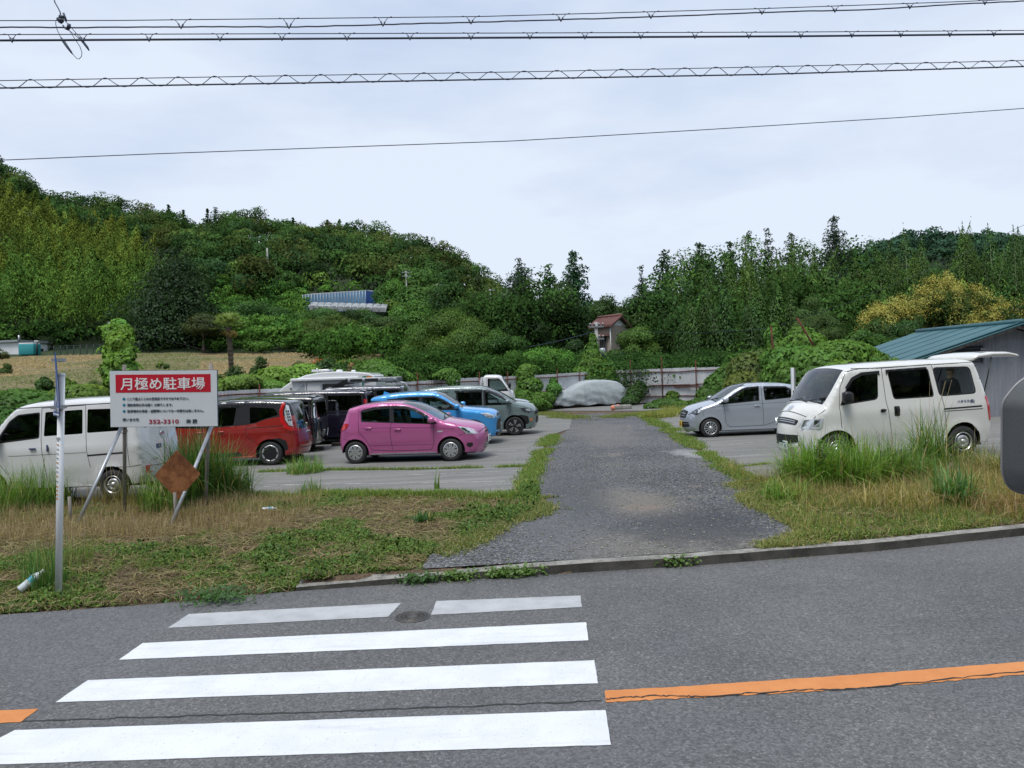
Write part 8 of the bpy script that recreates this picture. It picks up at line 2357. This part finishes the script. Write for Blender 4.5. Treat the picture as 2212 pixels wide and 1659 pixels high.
def person(loc,h):
 root=empty('person',loc,(0,0,h)); tag(root,'person in dark clothes and cap standing beyond the ivory van, seen through its rear window','person')
 J={'pel': (0,0,.95,.15,.11),'sp': (0,0,1.12,.14,.10),'ch': (0,.0,1.32,.18,.12),'nk': (0,.01,1.47,.055,.055),'hd': (0,.03,1.60,.085,.10),'ht': (0,.02,1.70,.08,.095)}
 pts=[(0,0,.95),(0,0,1.12),(0,0,1.30),(0,.01,1.44),(0,.02,1.52),(0,.03,1.62),(0,.02,1.70),
   (.18,0,1.38),(.24,.03,1.12),(.20,.18,.98),(.19,.24,.96),(-.18,0,1.38),(-.24,.03,1.12),(-.20,.18,.98),(-.19,.24,.96),
   (.10,0,.86),(.11,.02,.48),(.11,-.02,.09),(.12,.12,.04),(-.10,0,.86),(-.11,.02,.48),(-.11,-.02,.09),(-.12,.12,.04)]
 ed=[(0,1),(1,2),(2,3),(3,4),(4,5),(5,6),(2,7),(7,8),(8,9),(9,10),(2,11),(11,12),(12,13),(13,14),(0,15),(15,16),(16,17),(17,18),(0,19),(19,20),(20,21),(21,22)]
 rad=[(.16,.12),(.145,.11),(.17,.12),(.10,.08),(.055,.055),(.085,.10),(.07,.085),(.07,.07),(.048,.048),(.038,.038),(.03,.02),(.07,.07),(.048,.048),(.038,.038),(.03,.02),(.10,.10),(.065,.065),(.045,.045),(.04,.03),(.10,.10),(.065,.065),(.045,.045),(.04,.03)]
 me=bpy.data.meshes.new('body'); me.from_pydata(pts,ed,[]); o=mkobj('body',me,root)
 sk=o.modifiers.new('skin','SKIN'); sl=me.skin_vertices[0].data
 for i,r_ in enumerate(rad): sl[i].radius=r_
 sl[0].use_root=True
 o.modifiers.new('sub','SUBSURF').render_levels=2; o.modifiers['sub'].levels=2
 me.materials.append(mat('person_skin',(.30,.19,.14),.6))
 dg=bpy.context.evaluated_depsgraph_get(); dg.update(); m2=bpy.data.meshes.new_from_object(o.evaluated_get(dg)); o.modifiers.clear(); o.data=m2
 def shell(nm,test,off,mt):
  bm=bmesh.new(); bm.from_mesh(m2); bm.normal_update()
  bmesh.ops.delete(bm,geom=[f for f in bm.faces if not test(f.calc_center_median())],context='FACES')
  for v in bm.verts: v.co += v.normal*off
  mm=bpy.data.meshes.new(nm); bm.to_mesh(mm); bm.free(); mm.materials.clear()
  for p in mm.polygons: p.use_smooth=True
  return mkobj(nm,mm,root,mt)
 for p in m2.polygons: p.use_smooth=True
 shell('jacket',lambda c_: .84<c_.z<1.47 and c_.y<.20,.018,mat('dark_jacket',(.02,.022,.028),.85)); shell('trousers',lambda c_: .09<c_.z <= .86,.014,mat('dark_trousers',(.03,.03,.04),.85))
 shell('shoes',lambda c_: c_.z <= .09,.012,M['trim'])
 b=MB(); b.lathe([(.098,0),(.10,.03),(.085,.09),(.05,.12),(0,.125)],Matrix.Translation((0,.015,1.66)),18); b.box((0,.14,1.668),(.13,.12,.012),bev=.005); b.build('cap',mat('dark_cap',(.015,.015,.02),.9),root)
 b=MB(); b.box((0,.128,1.605),(.022,.03,.04),bev=.008); b.box((.09,.03,1.60),(.015,.035,.05),bev=.006); b.box((-.09,.03,1.60),(.015,.035,.05),bev=.006); b.build('face_features',mat('person_skin_face',(.30,.19,.14),.6),root)
 b=MB(); b.box((.033,.118,1.625),(.022,.012,.010)); b.box((-.033,.118,1.625),(.022,.012,.010)); b.box((0,.12,1.565),(.04,.012,.008)); b.build('eyes_and_mouth',M['seam'],root)
p=PD(955,400,17.4); person((p.x,17.6,zlot(p.x)+.1),R(200))
M['brick']=ramp_mat('old_brick_block',[(14,5,.3,.7,(.045,.035,.03),(.10,.085,.075))],bump=.5,bscale=30)
for px,py,w,lb in ((296,459,.42,'mossy dark wheel-stop block behind the red minivan, nearest the grass tuft'),(314,450.5,.62,'long dark wheel-stop block between the red and the black vehicle'),(290,452,.3,'broken dark block just behind the red minivan rear wheel'),(338,446,.4,'dark wheel-stop block under the tail of the pink hatchback')):
 p=G(px,py,.018); b=MB(); b.box((0,0,.06),(w,.12,.12),bev=.012); b.box((0,-.061,.06),(w*.9,.004,.02),mi=1)
 o=b.build('wheel_stop',[M['brick'],M['seam']]); o.location=p; o.rotation_euler=(0,0,R(-3)); tag(o,lb,'wheel stop')
M['pet']=mat('bottle_plastic',(.60,.66,.70),.15,coat=.5); M['pet_label']=mat('bottle_label_blue',(.10,.40,.55),.4)
def bottle(px,py,D_,ln,r,rotz,lb,tiltx=0):
 p=GR(px,py,D_); o=empty('plastic_bottle',(p.x,p.y,p.z+r+.015),(0,R(90)-tiltx,rotz)); tag(o,lb,'bottle')
 b=MB(); b.lathe([(0,0),(r*.85,0),(r,.01),(r*.97,ln*.2),(r,ln*.4),(r*.93,ln*.5),(r,ln*.66),(r*.8,ln*.76),(r*.35,ln*.9),(r*.35,ln*.94)],None,16); b.build('bottle_body',M['pet'],o)
 b=MB(); b.lathe([(r*1.02,ln*.42),(r*.97,ln*.5),(r*1.02,ln*.62)],None,16); b.build('bottle_label',M['pet_label'],o)
 b=MB(); b.lathe([(r*.42,ln*.93),(r*.42,ln),(0,ln)],None,12); b.build('cap',M['plate_white'],o)
bottle(20,596,8.3,.30,.046,R(35),'large crushed clear bottle in the weeds left of the white pole',R(38))
bottle(262,505,12.4,.24,.035,R(15),'small bottle with blue label lying on the dry grass right of the signboard')
ob=empty('orange_barrier',GR(327,352,62)); tag(ob,'small orange trestle standing at the far edge of the mown field','barrier')
M['orange']=mat('orange_paint',(.65,.14,.04),.5)
for x in (-.9,.9):
 b=MB();
 for sx in (-.3,.3): b.tube([(x+sx,0,0),(x,0,1.0)],.045,5)
 b.build('leg',M['orange'],ob)
b=MB(); b.box((0,0,.95),(2.6,.10,.14)); b.box((0,0,.55),(2.2,.08,.10)); b.box((-.5,0,1.15),(1.0,.1,.12)); b.build('rail',M['orange'],ob)
for px,py,D_,lb in ((618,405,37.2,'small orange-pink float beside the covered car'),(613,409,36.6,'orange scrap on the slab right of the covered car')):
 p=PD(px,py,D_); b=MB(); b.lathe([(0,-.12),(.10,-.09),(.14,0),(.10,.09),(0,.12)],Matrix.Rotation(R(70),4,'Y'),12); o=b.build('orange_scrap',mat('faded_orange',(.62,.22,.14),.6)); o.location=(p.x,D_,zlot(p.x)+.14); tag(o,lb,'scrap')
p=PD(623,406,37); b=MB(); b.box((0,0,.12),(.9,.5,.22),bev=.04); o=b.build('stone_block',M['kerb']); o.location=(p.x,37.3,zlot(p.x)); tag(o,'low grey block beside the orange float near the fence','block')
p=PD(793,400,18.0); b=MB(); b.box((p.x,18.0,1.25),(.05,.10,2.0),bev=.01,mi=0); b.box((p.x+.045,18.0,1.3),(.03,.08,1.9),mi=1)
tag(b.build('upright_board',[M['white_paint'],M['sign_back']]),'thin upright pale board standing between silver car and ivory van','board')
# ================================================================ ground cover
rng=rnd(900)
KXL=lambda x: kerb_y(x)
ld_=np.array(LSLAB); rd_=np.array(RSLAB); dr_=np.array(DRIVE)
def scatter(n,x0,x1,y0,y1,keep,rng):
 x=rng.uniform(x0,x1,n); y=rng.uniform(y0,y1,n); k=keep(x,y); return x[k],y[k]
def free(x,y,m=.0):
 return (y>kerb_y(x)+.02) & ~in_poly_np(x,y,dr_) & ~in_poly_np(x,y,ld_) & ~in_poly_np(x,y,rd_)
kerb_zone=lambda x,y: (y<kerb_y(x)+.17) & (x>G0(*D2(640,1276)).x+.4)
def vleft(x,y): return free(x,y) & (x<1.2) & ~kerb_zone(x,y)
def vright(x,y): return free(x,y) & (x>1.5) & ~kerb_zone(x,y)
def gz(x,y): return terr(x,y)
def dist_green(x,y):        # how green the left verge is: green by the road and by the drive,straw in the middle
 yk=kerb_y(x); t=y-yk
 g=.55*vnoise(x,y,1.6,1)+.45*vnoise(x,y,4.2,2)
 g=g+.07+.24*np.exp(-((x-.2)/.9) ** 2)*(t>.5)-.34*np.exp(-((t-3.6)/1.1) ** 2)*(x<-.3)
 g=g+.16*np.exp(-((y-12.9)/.35) ** 2)
 return g
def stuff(L_,name,label,cat,mt='leaf'):
 o=L_.build(name,M[mt]); tag(o,label,cat,None,'stuff'); return o
def straw(keep,box,n,col,ln,seed,name,label,prob=None,up=.12):
 rng=rnd(seed); x,y=scatter(n,*box,keep,rng)
 if prob is not None: k=rng.uniform(0,1,len(x))<prob(x,y); x,y=x[k],y[k]
 a=rng.uniform(0,6.283,len(x)); l_=ln*rng.uniform(.4,1.3,len(x)); e=np.abs(rng.normal(0,up,len(x)))
 d=np.stack([np.cos(a),np.sin(a),e],1); s_=np.stack([-np.sin(a),np.cos(a),rng.normal(0,.3,len(x))],1)*.0028*rng.uniform(.6,1.6,len(x))[:,None]
 c_=np.stack([x,y,gz(x,y)+rng.uniform(.004,.05,len(x))],1); h=d*l_[:,None]/2; bow=np.array([0,0,1.])*l_[:,None]*rng.uniform(.0,.16,(len(x),1))
 p=[c_-h-s_,c_-h+s_,c_+bow+s_,c_+bow-s_,c_+h+s_,c_+h-s_]
 V=np.stack(p,1).reshape(-1,3); m_=len(x); b0=np.arange(m_)[:,None]*6
 F=np.concatenate([b0+np.array([0,1,2,3]),b0+np.array([3,2,4,5])]); cc=np.array(col)[rng.integers(0,len(col),m_)]*rng.uniform(.6,1.3,(m_,1))
 L_=Leaves(); L_.add(V,F,np.repeat(cc,6,0)); return stuff(L_,name,label,'straw','grass')
SC_=[(.28,.205,.15),(.22,.155,.115),(.36,.29,.20),(.15,.10,.075),(.24,.19,.12)]
straw(vleft,(-9,1.5,7.4,13.6),62000,SC_,.20,901,'dead_straw','brown dead grass matted over the left verge',lambda x,y: np.clip(1.3-1.1*dist_green(x,y),.12,1))
straw(vright,(1.8,12,8.6,15.5),80000,SC_+[(.42,.34,.18)],.22,902,'dead_straw','brown dead grass among the tall grass on the right verge',lambda x,y: np.clip(.25+1.0*(vnoise(x,y,.7,5)>.42)*(y>kerb_y(x)+1.0),0,1),up=.35)
def weeds(keep,box,n,thr,size,cols,seed,name,label,dens,hh=.05,aspect=.55):
 rng=rnd(seed); x,y=scatter(n,*box,keep,rng); g=dens(x,y); k=g+rng.normal(0,.05,len(x))>thr; x,y,g=x[k],y[k],g[k]
 z=gz(x,y)+rng.uniform(.0,1,len(x)) ** 1.5*hh*np.clip((g-thr)*6,.3,1.6)
 C=np.stack([x,y,z],1); Nn=np.tile([0,-.25,1.0],(len(x),1)); pal=np.array(cols); ci=(vnoise(x,y,3.1,8)*len(pal)*.999).astype(int)
 cc=pal[np.clip(ci+rng.integers(-1,2,len(x)),0,len(pal)-1)]*rng.uniform(.65,1.4,(len(x),1))
 L_=Leaves(); L_.add(*cards(C,Nn,size*rng.uniform(.5,1.3,len(x)),aspect,rng,cc,.75)); return stuff(L_,name,label,'weeds')
WC=[(.062,.115,.032),(.095,.155,.04),(.135,.18,.055),(.075,.13,.036)]
weeds(vleft,(-9,1.5,7.4,13.6),420000,.46,.036,WC,903,'ground_weeds','patchy small green weeds creeping over the left verge',dist_green)
weeds(vleft,(-9,1.5,7.4,13.6),42000,.60,.048,[(.05,.095,.03),(.07,.125,.035)],904,'ground_weeds','broader-leaved dark weeds in clumps on the left verge',dist_green,hh=.12,aspect=.8)
weeds(vright,(1.5,12,8.6,15),230000,.36,.034,WC+[(.16,.20,.06)],905,'ground_weeds','short green turf along the right verge and drive edge',lambda x,y: .5*vnoise(x,y,1.9,21)+.5*vnoise(x,y,5,22)+.12*(x<4.5))
def turf(keep,box,n,H,cols,seed,name,label,prob,w=.006,lean=.5):
 rng=rnd(seed); x,y=scatter(n,*box,keep,rng); k=rng.uniform(0,1,len(x))<prob(x,y); x,y=x[k],y[k]
 P=np.stack([x,y,gz(x,y)],1); pal=np.array(cols); cc=pal[rng.integers(0,len(pal),len(x))]
 hs_=H*rng.uniform(.4,1.25,len(x))*(.6+.8*vnoise(x,y,1.2,seed))
 L_=Leaves(); L_.add(*blades(P,hs_,w*rng.uniform(.6,1.2,len(x)),rng,cols[0],lean,3,1.0,colors=cc)); return stuff(L_,name,label,'grass','grass')
TC=[(.12,.20,.045),(.16,.24,.05),(.09,.16,.04),(.28,.26,.10)]
turf(vleft,(-9,1.6,7.4,13.8),110000,.085,TC,906,'short_grass','short bright grass tufts on the left verge, thickest by the drive',lambda x,y: np.clip((dist_green(x,y)-.40)*3.2,.05,.9))
turf(vright,(1.5,13,8.6,15.5),150000,.14,TC+[(.34,.26,.13)],907,'short_grass','unmown grass covering the right verge',lambda x,y: np.clip(.30+.8*vnoise(x,y,.9,31),0,1))
turf(lambda x,y: vleft(x,y) & (x<-3.4) & (y>10.6),(-9,-3,10,13.4),15000,.26,[(.30,.21,.16),(.25,.165,.13),(.37,.28,.20)],908,'dry_grass','pinkish-brown feathery dry grass below the kei van',lambda x,y: np.clip(1.2-.2*np.abs(y-12),.2,1),w=.004,lean=.35)
turf(lambda x,y: vright(x,y) & (x>4.2) & (y>10.6),(4,12.5,10.5,15.2),40000,.32,[(.34,.25,.14),(.28,.17,.11),(.42,.33,.18),(.20,.22,.07)],909,'dry_grass','brown tangled dry grass in front of the ivory van',lambda x,y: np.clip(.2+1.0*vnoise(x,y,.8,33),0,1),w=.005,lean=.6)
def strip_grass(P,w,n,H,seed,name,label,cols=None):
 rng=rnd(seed); P=[np.array(p[:2],float) for p in P]; seg=rng.integers(0,len(P)-1,n)
 ln=np.array([np.hypot(*(P[i+1]-P[i])) for i in range(len(P)-1)]); seg=rng.choice(len(ln),n,p=ln/ln.sum()); t=rng.uniform(0,1,n)
 A=np.array(P)[seg]; B=np.array(P)[seg+1]; d=(B-A)/ln[seg][:,None]; off=rng.normal(0,w*.4,n)*(.5+vnoise(A[:,0]+d[:,0]*t*ln[seg],A[:,1]+d[:,1]*t*ln[seg],1.3,seed))
 q=A+(B-A)*t[:,None]+np.stack([-d[:,1],d[:,0]],1)*off[:,None]
 k=rng.uniform(0,1,n)<np.clip(vnoise(q[:,0],q[:,1],1.7,seed+1)*1.9-.2,0,1); q=q[k]
 Q=np.stack([q[:,0],q[:,1],gz(q[:,0],q[:,1])+.01],1); pal=np.array(cols or TC); cc=pal[rng.integers(0,len(pal),len(Q))]
 L_=Leaves(); L_.add(*blades(Q,H*rng.uniform(.3,1.2,len(Q)),.010*rng.uniform(.6,1.3,len(Q)),rng,TC[0],.7,3,1.0,colors=cc))
 m_=len(Q) ; L_.add(*cards(Q+np.array([0,0,.015]),np.tile([0,-.3,1.],(m_,1)),.05*rng.uniform(.5,1.2,m_),.5,rng,cc*.9,.7))
 return stuff(L_,name,label,'grass','grass')
strip_grass([GD(1628,1044),GD(1560,1006),GD(1510,970),GD(1450,930),GD(1383,896)],.32,26000,.10,910,'edge_grass','grass strip between gravel drive and right-hand slab')
strip_grass([GD(1125,1078),GD(1150,1020),GD(1172,975),GD(1195,940)],.30,16000,.10,911,'edge_grass','grass strip between left-hand slab and gravel drive')
strip_grass([(p[0],p[1]) for p in [GD(1168,1075),GD(1160,1110,-.03),GD(1080,1150,-.07),GD(990,1185,-.1),GD(930,1210,-.12)]],.38,15000,.07,919,'edge_grass','ragged grass edge where the left verge meets the drive',[(.13,.18,.06),(.18,.20,.08),(.28,.24,.13)])
strip_grass([(p[0],p[1]) for p in [GD(1650,1184,-.1),GD(1752,1160,-.1),GD(1730,1143,-.1),GD(1640,1095,-.03),GD(1600,1045)]],.28,15000,.08,920,'edge_grass','ragged grass edge where the right verge meets the drive',[(.16,.20,.07),(.22,.23,.09),(.32,.27,.14)])
strip_grass([GD(1165,892),GD(1230,903),GD(1310,903),GD(1385,895),GD(1440,889)],.9,26000,.12,912,'edge_grass','patchy grass crossing the far end of the drive',[(.17,.20,.06),(.12,.17,.05),(.22,.21,.09)])
strip_grass([GD(560,1021),GD(700,1017),GD(900,1016),GD(1140,1009)],.12,5000,.10,913,'joint_weeds','weeds growing in the slab joint in front of the pink hatchback')
strip_grass([GD(1580,1012),GD(1660,1003)],.08,900,.06,914,'joint_weeds','moss and grass in the joint of the right-hand slab')
strip_grass([GD(400,1078),GD(700,1073),GD(900,1072),GD(1118,1076)],.30,26000,.14,915,'edge_grass','weeds along the near edge of the left-hand slab')
strip_grass([GD(1440,890),GD(1500,893),GD(1560,888),GD(1400,905)],.8,9000,.42,916,'edge_grass','yellowish tall grass left of the silver kei hatchback',[(.24,.26,.07),(.15,.20,.05),(.36,.30,.12)])
strip_grass([GD(1850,1040),GD(1960,1036),GD(2080,1030),GD(2200,1020)],.5,9000,.4,917,'edge_grass','grass along the slab edge under the ivory van')
strip_grass([kx(700,1268,.0),kx(800,1262,.0),kx(900,1255,-.02),kx(1010,1248,-.02)],.05,1600,.06,918,'joint_weeds','small weeds sprouting along the kerb foot')
for i,(X_,Y_,lb) in enumerate([(905,1252,'dark weed clump at the kerb foot above the manhole'),(985,1246,'weed clump at the kerb foot right of the dark one'),(1085,1240,'yellow-green weed at the middle of the kerb foot'),(1130,1236,'spiky grass clump at the kerb foot'),(1460,1215,'grassy weed growing on the kerb at the drive mouth'),(470,1290,'large leafy weed at the verge edge left of the crossing')]):
 p=D(X_,Y_+8); rg=rnd(930+i); r_=empty('kerb_weed',(p.x,p.y,0.0)); tag(r_,lb,'weed')
 L_=Leaves(); s_=.16 if i != 5 else .26; k=240 if i != 5 else 520
 C=rg.normal(0,1,(k,3))*np.array([s_*.8,.05 if i != 5 else .15,.03])+np.array([0,.0,.06]); C[:,2]=np.abs(C[:,2])+.01
 L_.add(*cards(C,np.tile([0,-.5,1.],(k,1)),.045*rg.uniform(.6,1.4,k),.6,rg,np.array([(.05,.11,.03) if i in (0,5) else (.10,.17,.04)])*rg.uniform(.7,1.3,(k,1)),.6))
 Q=np.stack([rg.normal(0,s_*.6,30),rg.normal(0,.03,30),np.zeros(30)],1); L_.add(*blades(Q,.12*rg.uniform(.5,1.2,30),np.full(30,.007),rg,(.13,.20,.05),.6,3))
 L_.build('leaves',M['grass'],r_)
# ---------------------------------------------------------------- tall grass tufts
def T(X,Y,H,R_,n,lb,seed,**k):
 p=G(*D2(X,Y),-.05); tuft(p.x,p.y,H,R_,n,lb,seed,**k)
g_=(.13,.215,.05)
T(30,1108,1.1,.9,1100,'broad tuft of bright grass at the left edge under the kei van',501,col=(.14,.23,.05),w=.012)
T(85,1105,.9,.6,700,'tuft of grass in front of the kei van, left of the white pole',502,col=(.12,.21,.05),w=.012)
T(415,1098,1.55,.45,900,'tall dark pampas clump right behind the rusty diamond plate',503,col=(.075,.15,.04),w=.018,lean=.42,plumes=3)
T(455,1092,1.35,.5,800,'tall dark pampas clump at the right signboard post',504,col=(.08,.155,.04),w=.018,lean=.5)
T(500,1086,1.0,.4,480,'arching grass clump right of the signboard, by the red minivan',505,col=(.095,.175,.045),w=.016,lean=.7)
T(350,1112,.95,.35,300,'arching pale grass clump left of the rusty diamond plate',506,col=(.16,.25,.07),w=.018,lean=.75)
T(300,1100,.7,.5,260,'thin seed-grass by the kei van rear wheel',507,col=(.26,.23,.10),w=.006,lean=.3,plumes=14)
T(230,1100,.6,.6,260,'wispy dry grass under the kei van sill',508,col=(.30,.24,.12),w=.006,lean=.3,plumes=10)
T(660,1027,.55,.42,420,'grass tuft on the slab joint behind the red minivan',509,col=(.14,.24,.07),w=.016,lean=.8)
T(672,1075,.42,.22,160,'small spiky grass tuft at the slab edge below the pink hatchback',510,col=(.11,.20,.05),w=.014)
T(945,1064,.5,.05,14,'single thin leafy stalk at the slab edge',511,col=(.10,.18,.04),w=.03,lean=.1,name='weed_stalk',cat='weed')
T(915,1137,.24,.14,90,'small dark broad-leaved weed in the dry grass left of the drive',512,col=(.05,.12,.035),w=.045,lean=.7,name='leafy_weed',cat='weed')
T(95,1265,.62,.22,420,'feathery green weed against the foot of the white pole',513,col=(.08,.17,.045),w=.007,lean=.3,name='feathery_weed',cat='weed')
T(150,1225,.5,.3,160,'seeding grass stalks right of the white pole',514,col=(.16,.20,.07),w=.006,lean=.3,plumes=6)
rt_=[(1735,1056,.95,.38,520,'bright arching tuft at the ivory van front bumper',(.16,.27,.055),0.022,0.81),(1790,1062,1.05,.40,620,'dense bright tuft below the ivory van headlight',(.15,.26,.05),0.022,0.68),(1850,1060,1.0,.40,560,'bright tuft covering the ivory van front wheel',(.15,.25,.05),0.020,0.68),
  (1905,1050,.95,.38,460,'grass tuft below the ivory van front door',(.16,.25,.06),0.019,0.68),(1955,1048,.9,.34,320,'darker tuft below the ivory van door seam',(.10,.19,.05),0.020,0.61),(2010,1030,1.35,.26,300,'tallest grass clump rising before the ivory van sliding door',(.13,.22,.06),0.020,0.47),
  (2060,1085,.75,.28,300,'blue-green grass fan in the dry grass at right',(.09,.19,.06),0.023,0.85),(1700,1085,.45,.4,360,'low tuft at the slab corner by the drive',(.15,.25,.05),0.017,0.81),(2085,1010,.6,.5,260,'wispy tuft beside the ivory van rear wheel',(.14,.20,.06),0.012,0.68),
  (2140,1030,.7,.6,360,'brownish grass at the ivory van tail',(.24,.20,.10),0.012,0.68),(1930,1090,.5,.6,360,'straw-coloured tangle in the middle of the right verge',(.36,.28,.15),0.013,0.85),(2160,1090,.5,.7,420,'reddish dry grass beside the dark mirror',(.30,.19,.12),0.012,0.85)]
for i,(X_,Y_,H_,R_,n_,lb,c_,w_,le) in enumerate(rt_): T(X_,Y_,H_,R_,n_,lb,520+i,col=c_,w=w_,lean=le,dry=.12,plumes=4 if i in (3,5,8) else 0)
p=G(*D2(1765,1060),0); rg=rnd(560); r_=empty('tall_weed',p); tag(r_,'tall leafy weed standing in front of the ivory van headlight','weed')
L_=Leaves(); b=MB()
for j in range(5):
 dx,dy=rg.normal(0,.10,2); h=.80*rg.uniform(.75,1.1); b.tube([(dx*.3,dy*.3,0),(dx,dy,h)],[.008,.004],5); k=46; t=rg.uniform(.3,1,k); a=rg.uniform(0,6.28,k)
 C=np.stack([dx*t+.05*np.cos(a),dy*t+.05*np.sin(a),h*t],1); L_.add(*cards(C,np.stack([np.cos(a)*.4,np.sin(a)*.4,np.ones(k)],1),.10*rg.uniform(.7,1.2,k),.26,rg,np.tile([.085,.16,.05],(k,1)),.3,np.stack([np.cos(a),np.sin(a),np.full(k,.5)],1)))
L_.build('leaves',M['leaf'],r_); b.build('stems',M['bamboo_stem'],r_)
rng=rnd(940); x=rng.uniform(-1.0,-.13,60000); y=rng.uniform(30,96,60000); X_=x*y; k=y>fence_y(X_)+2; X_,y=X_[k],y[k]
zf=terr(X_,y)+.12+.10*vnoise(X_,y,.9,3)
nn_=vnoise(X_,y,.22,44); green=(vnoise(X_,y,.12,45)+.3*(X_/y<-.42))>.62
cc=np.where(green[:,None],np.array([[.15,.16,.06]]),np.array([[.33,.23,.14]]))*rng.uniform(.55,1.3,(len(y),1))
L_=Leaves(); L_.add(*cards(np.stack([X_,y,zf],1),np.tile([0,-.6,1.],(len(y),1)),.42*rng.uniform(.5,1.4,len(y)),.16,rng,cc,.5)); stuff(L_,'hay','cut hay and stubble lying over the mown field','hay','grass')
rng=rnd(950); st=MB()
x=rng.uniform(-2.5,6.5,16000); y=8.3+9*rng.uniform(0,1,16000) ** 1.4; k=(in_poly_np(x,y,dr_) | ((vnoise(x,y,1.1,60)>.62) & vleft(x,y) & (y<11))) ; x,y=x[k],y[k]
s_=.004+.014*rng.uniform(0,1,len(x)) ** 4; z=terr(x,y)+.010+s_*.4
oct_=np.array([(1,0,0),(-1,0,0),(0,1,0),(0,-1,0),(0,0,1),(0,0,-1)],float)
V=np.stack([x,y,z],1)[:,None,:]+oct_[None]*s_[:,None,None]*rng.uniform(.5,1.2,(len(x),6,1))*np.array([1.2,1,.6])
f=np.array([(0,2,4),(2,1,4),(1,3,4),(3,0,4),(2,0,5),(1,2,5),(3,1,5),(0,3,5)]); F=(np.arange(len(x))[:,None,None]*6+f[None]).reshape(-1,3)
cc=np.repeat(rng.uniform(.10,.42,(len(x),1))*np.array([[1,1,1.02]]),6,0)
M['pebble']=leaf_mat('pebble',trans=0.0,gloss=.3,rough=.8)
o=mesh_np('gravel_stones',V.reshape(-1,3),F,M['pebble'],None,cc); tag(o,'loose pale and dark stones strewn over drive and verge','gravel',None,'stuff')
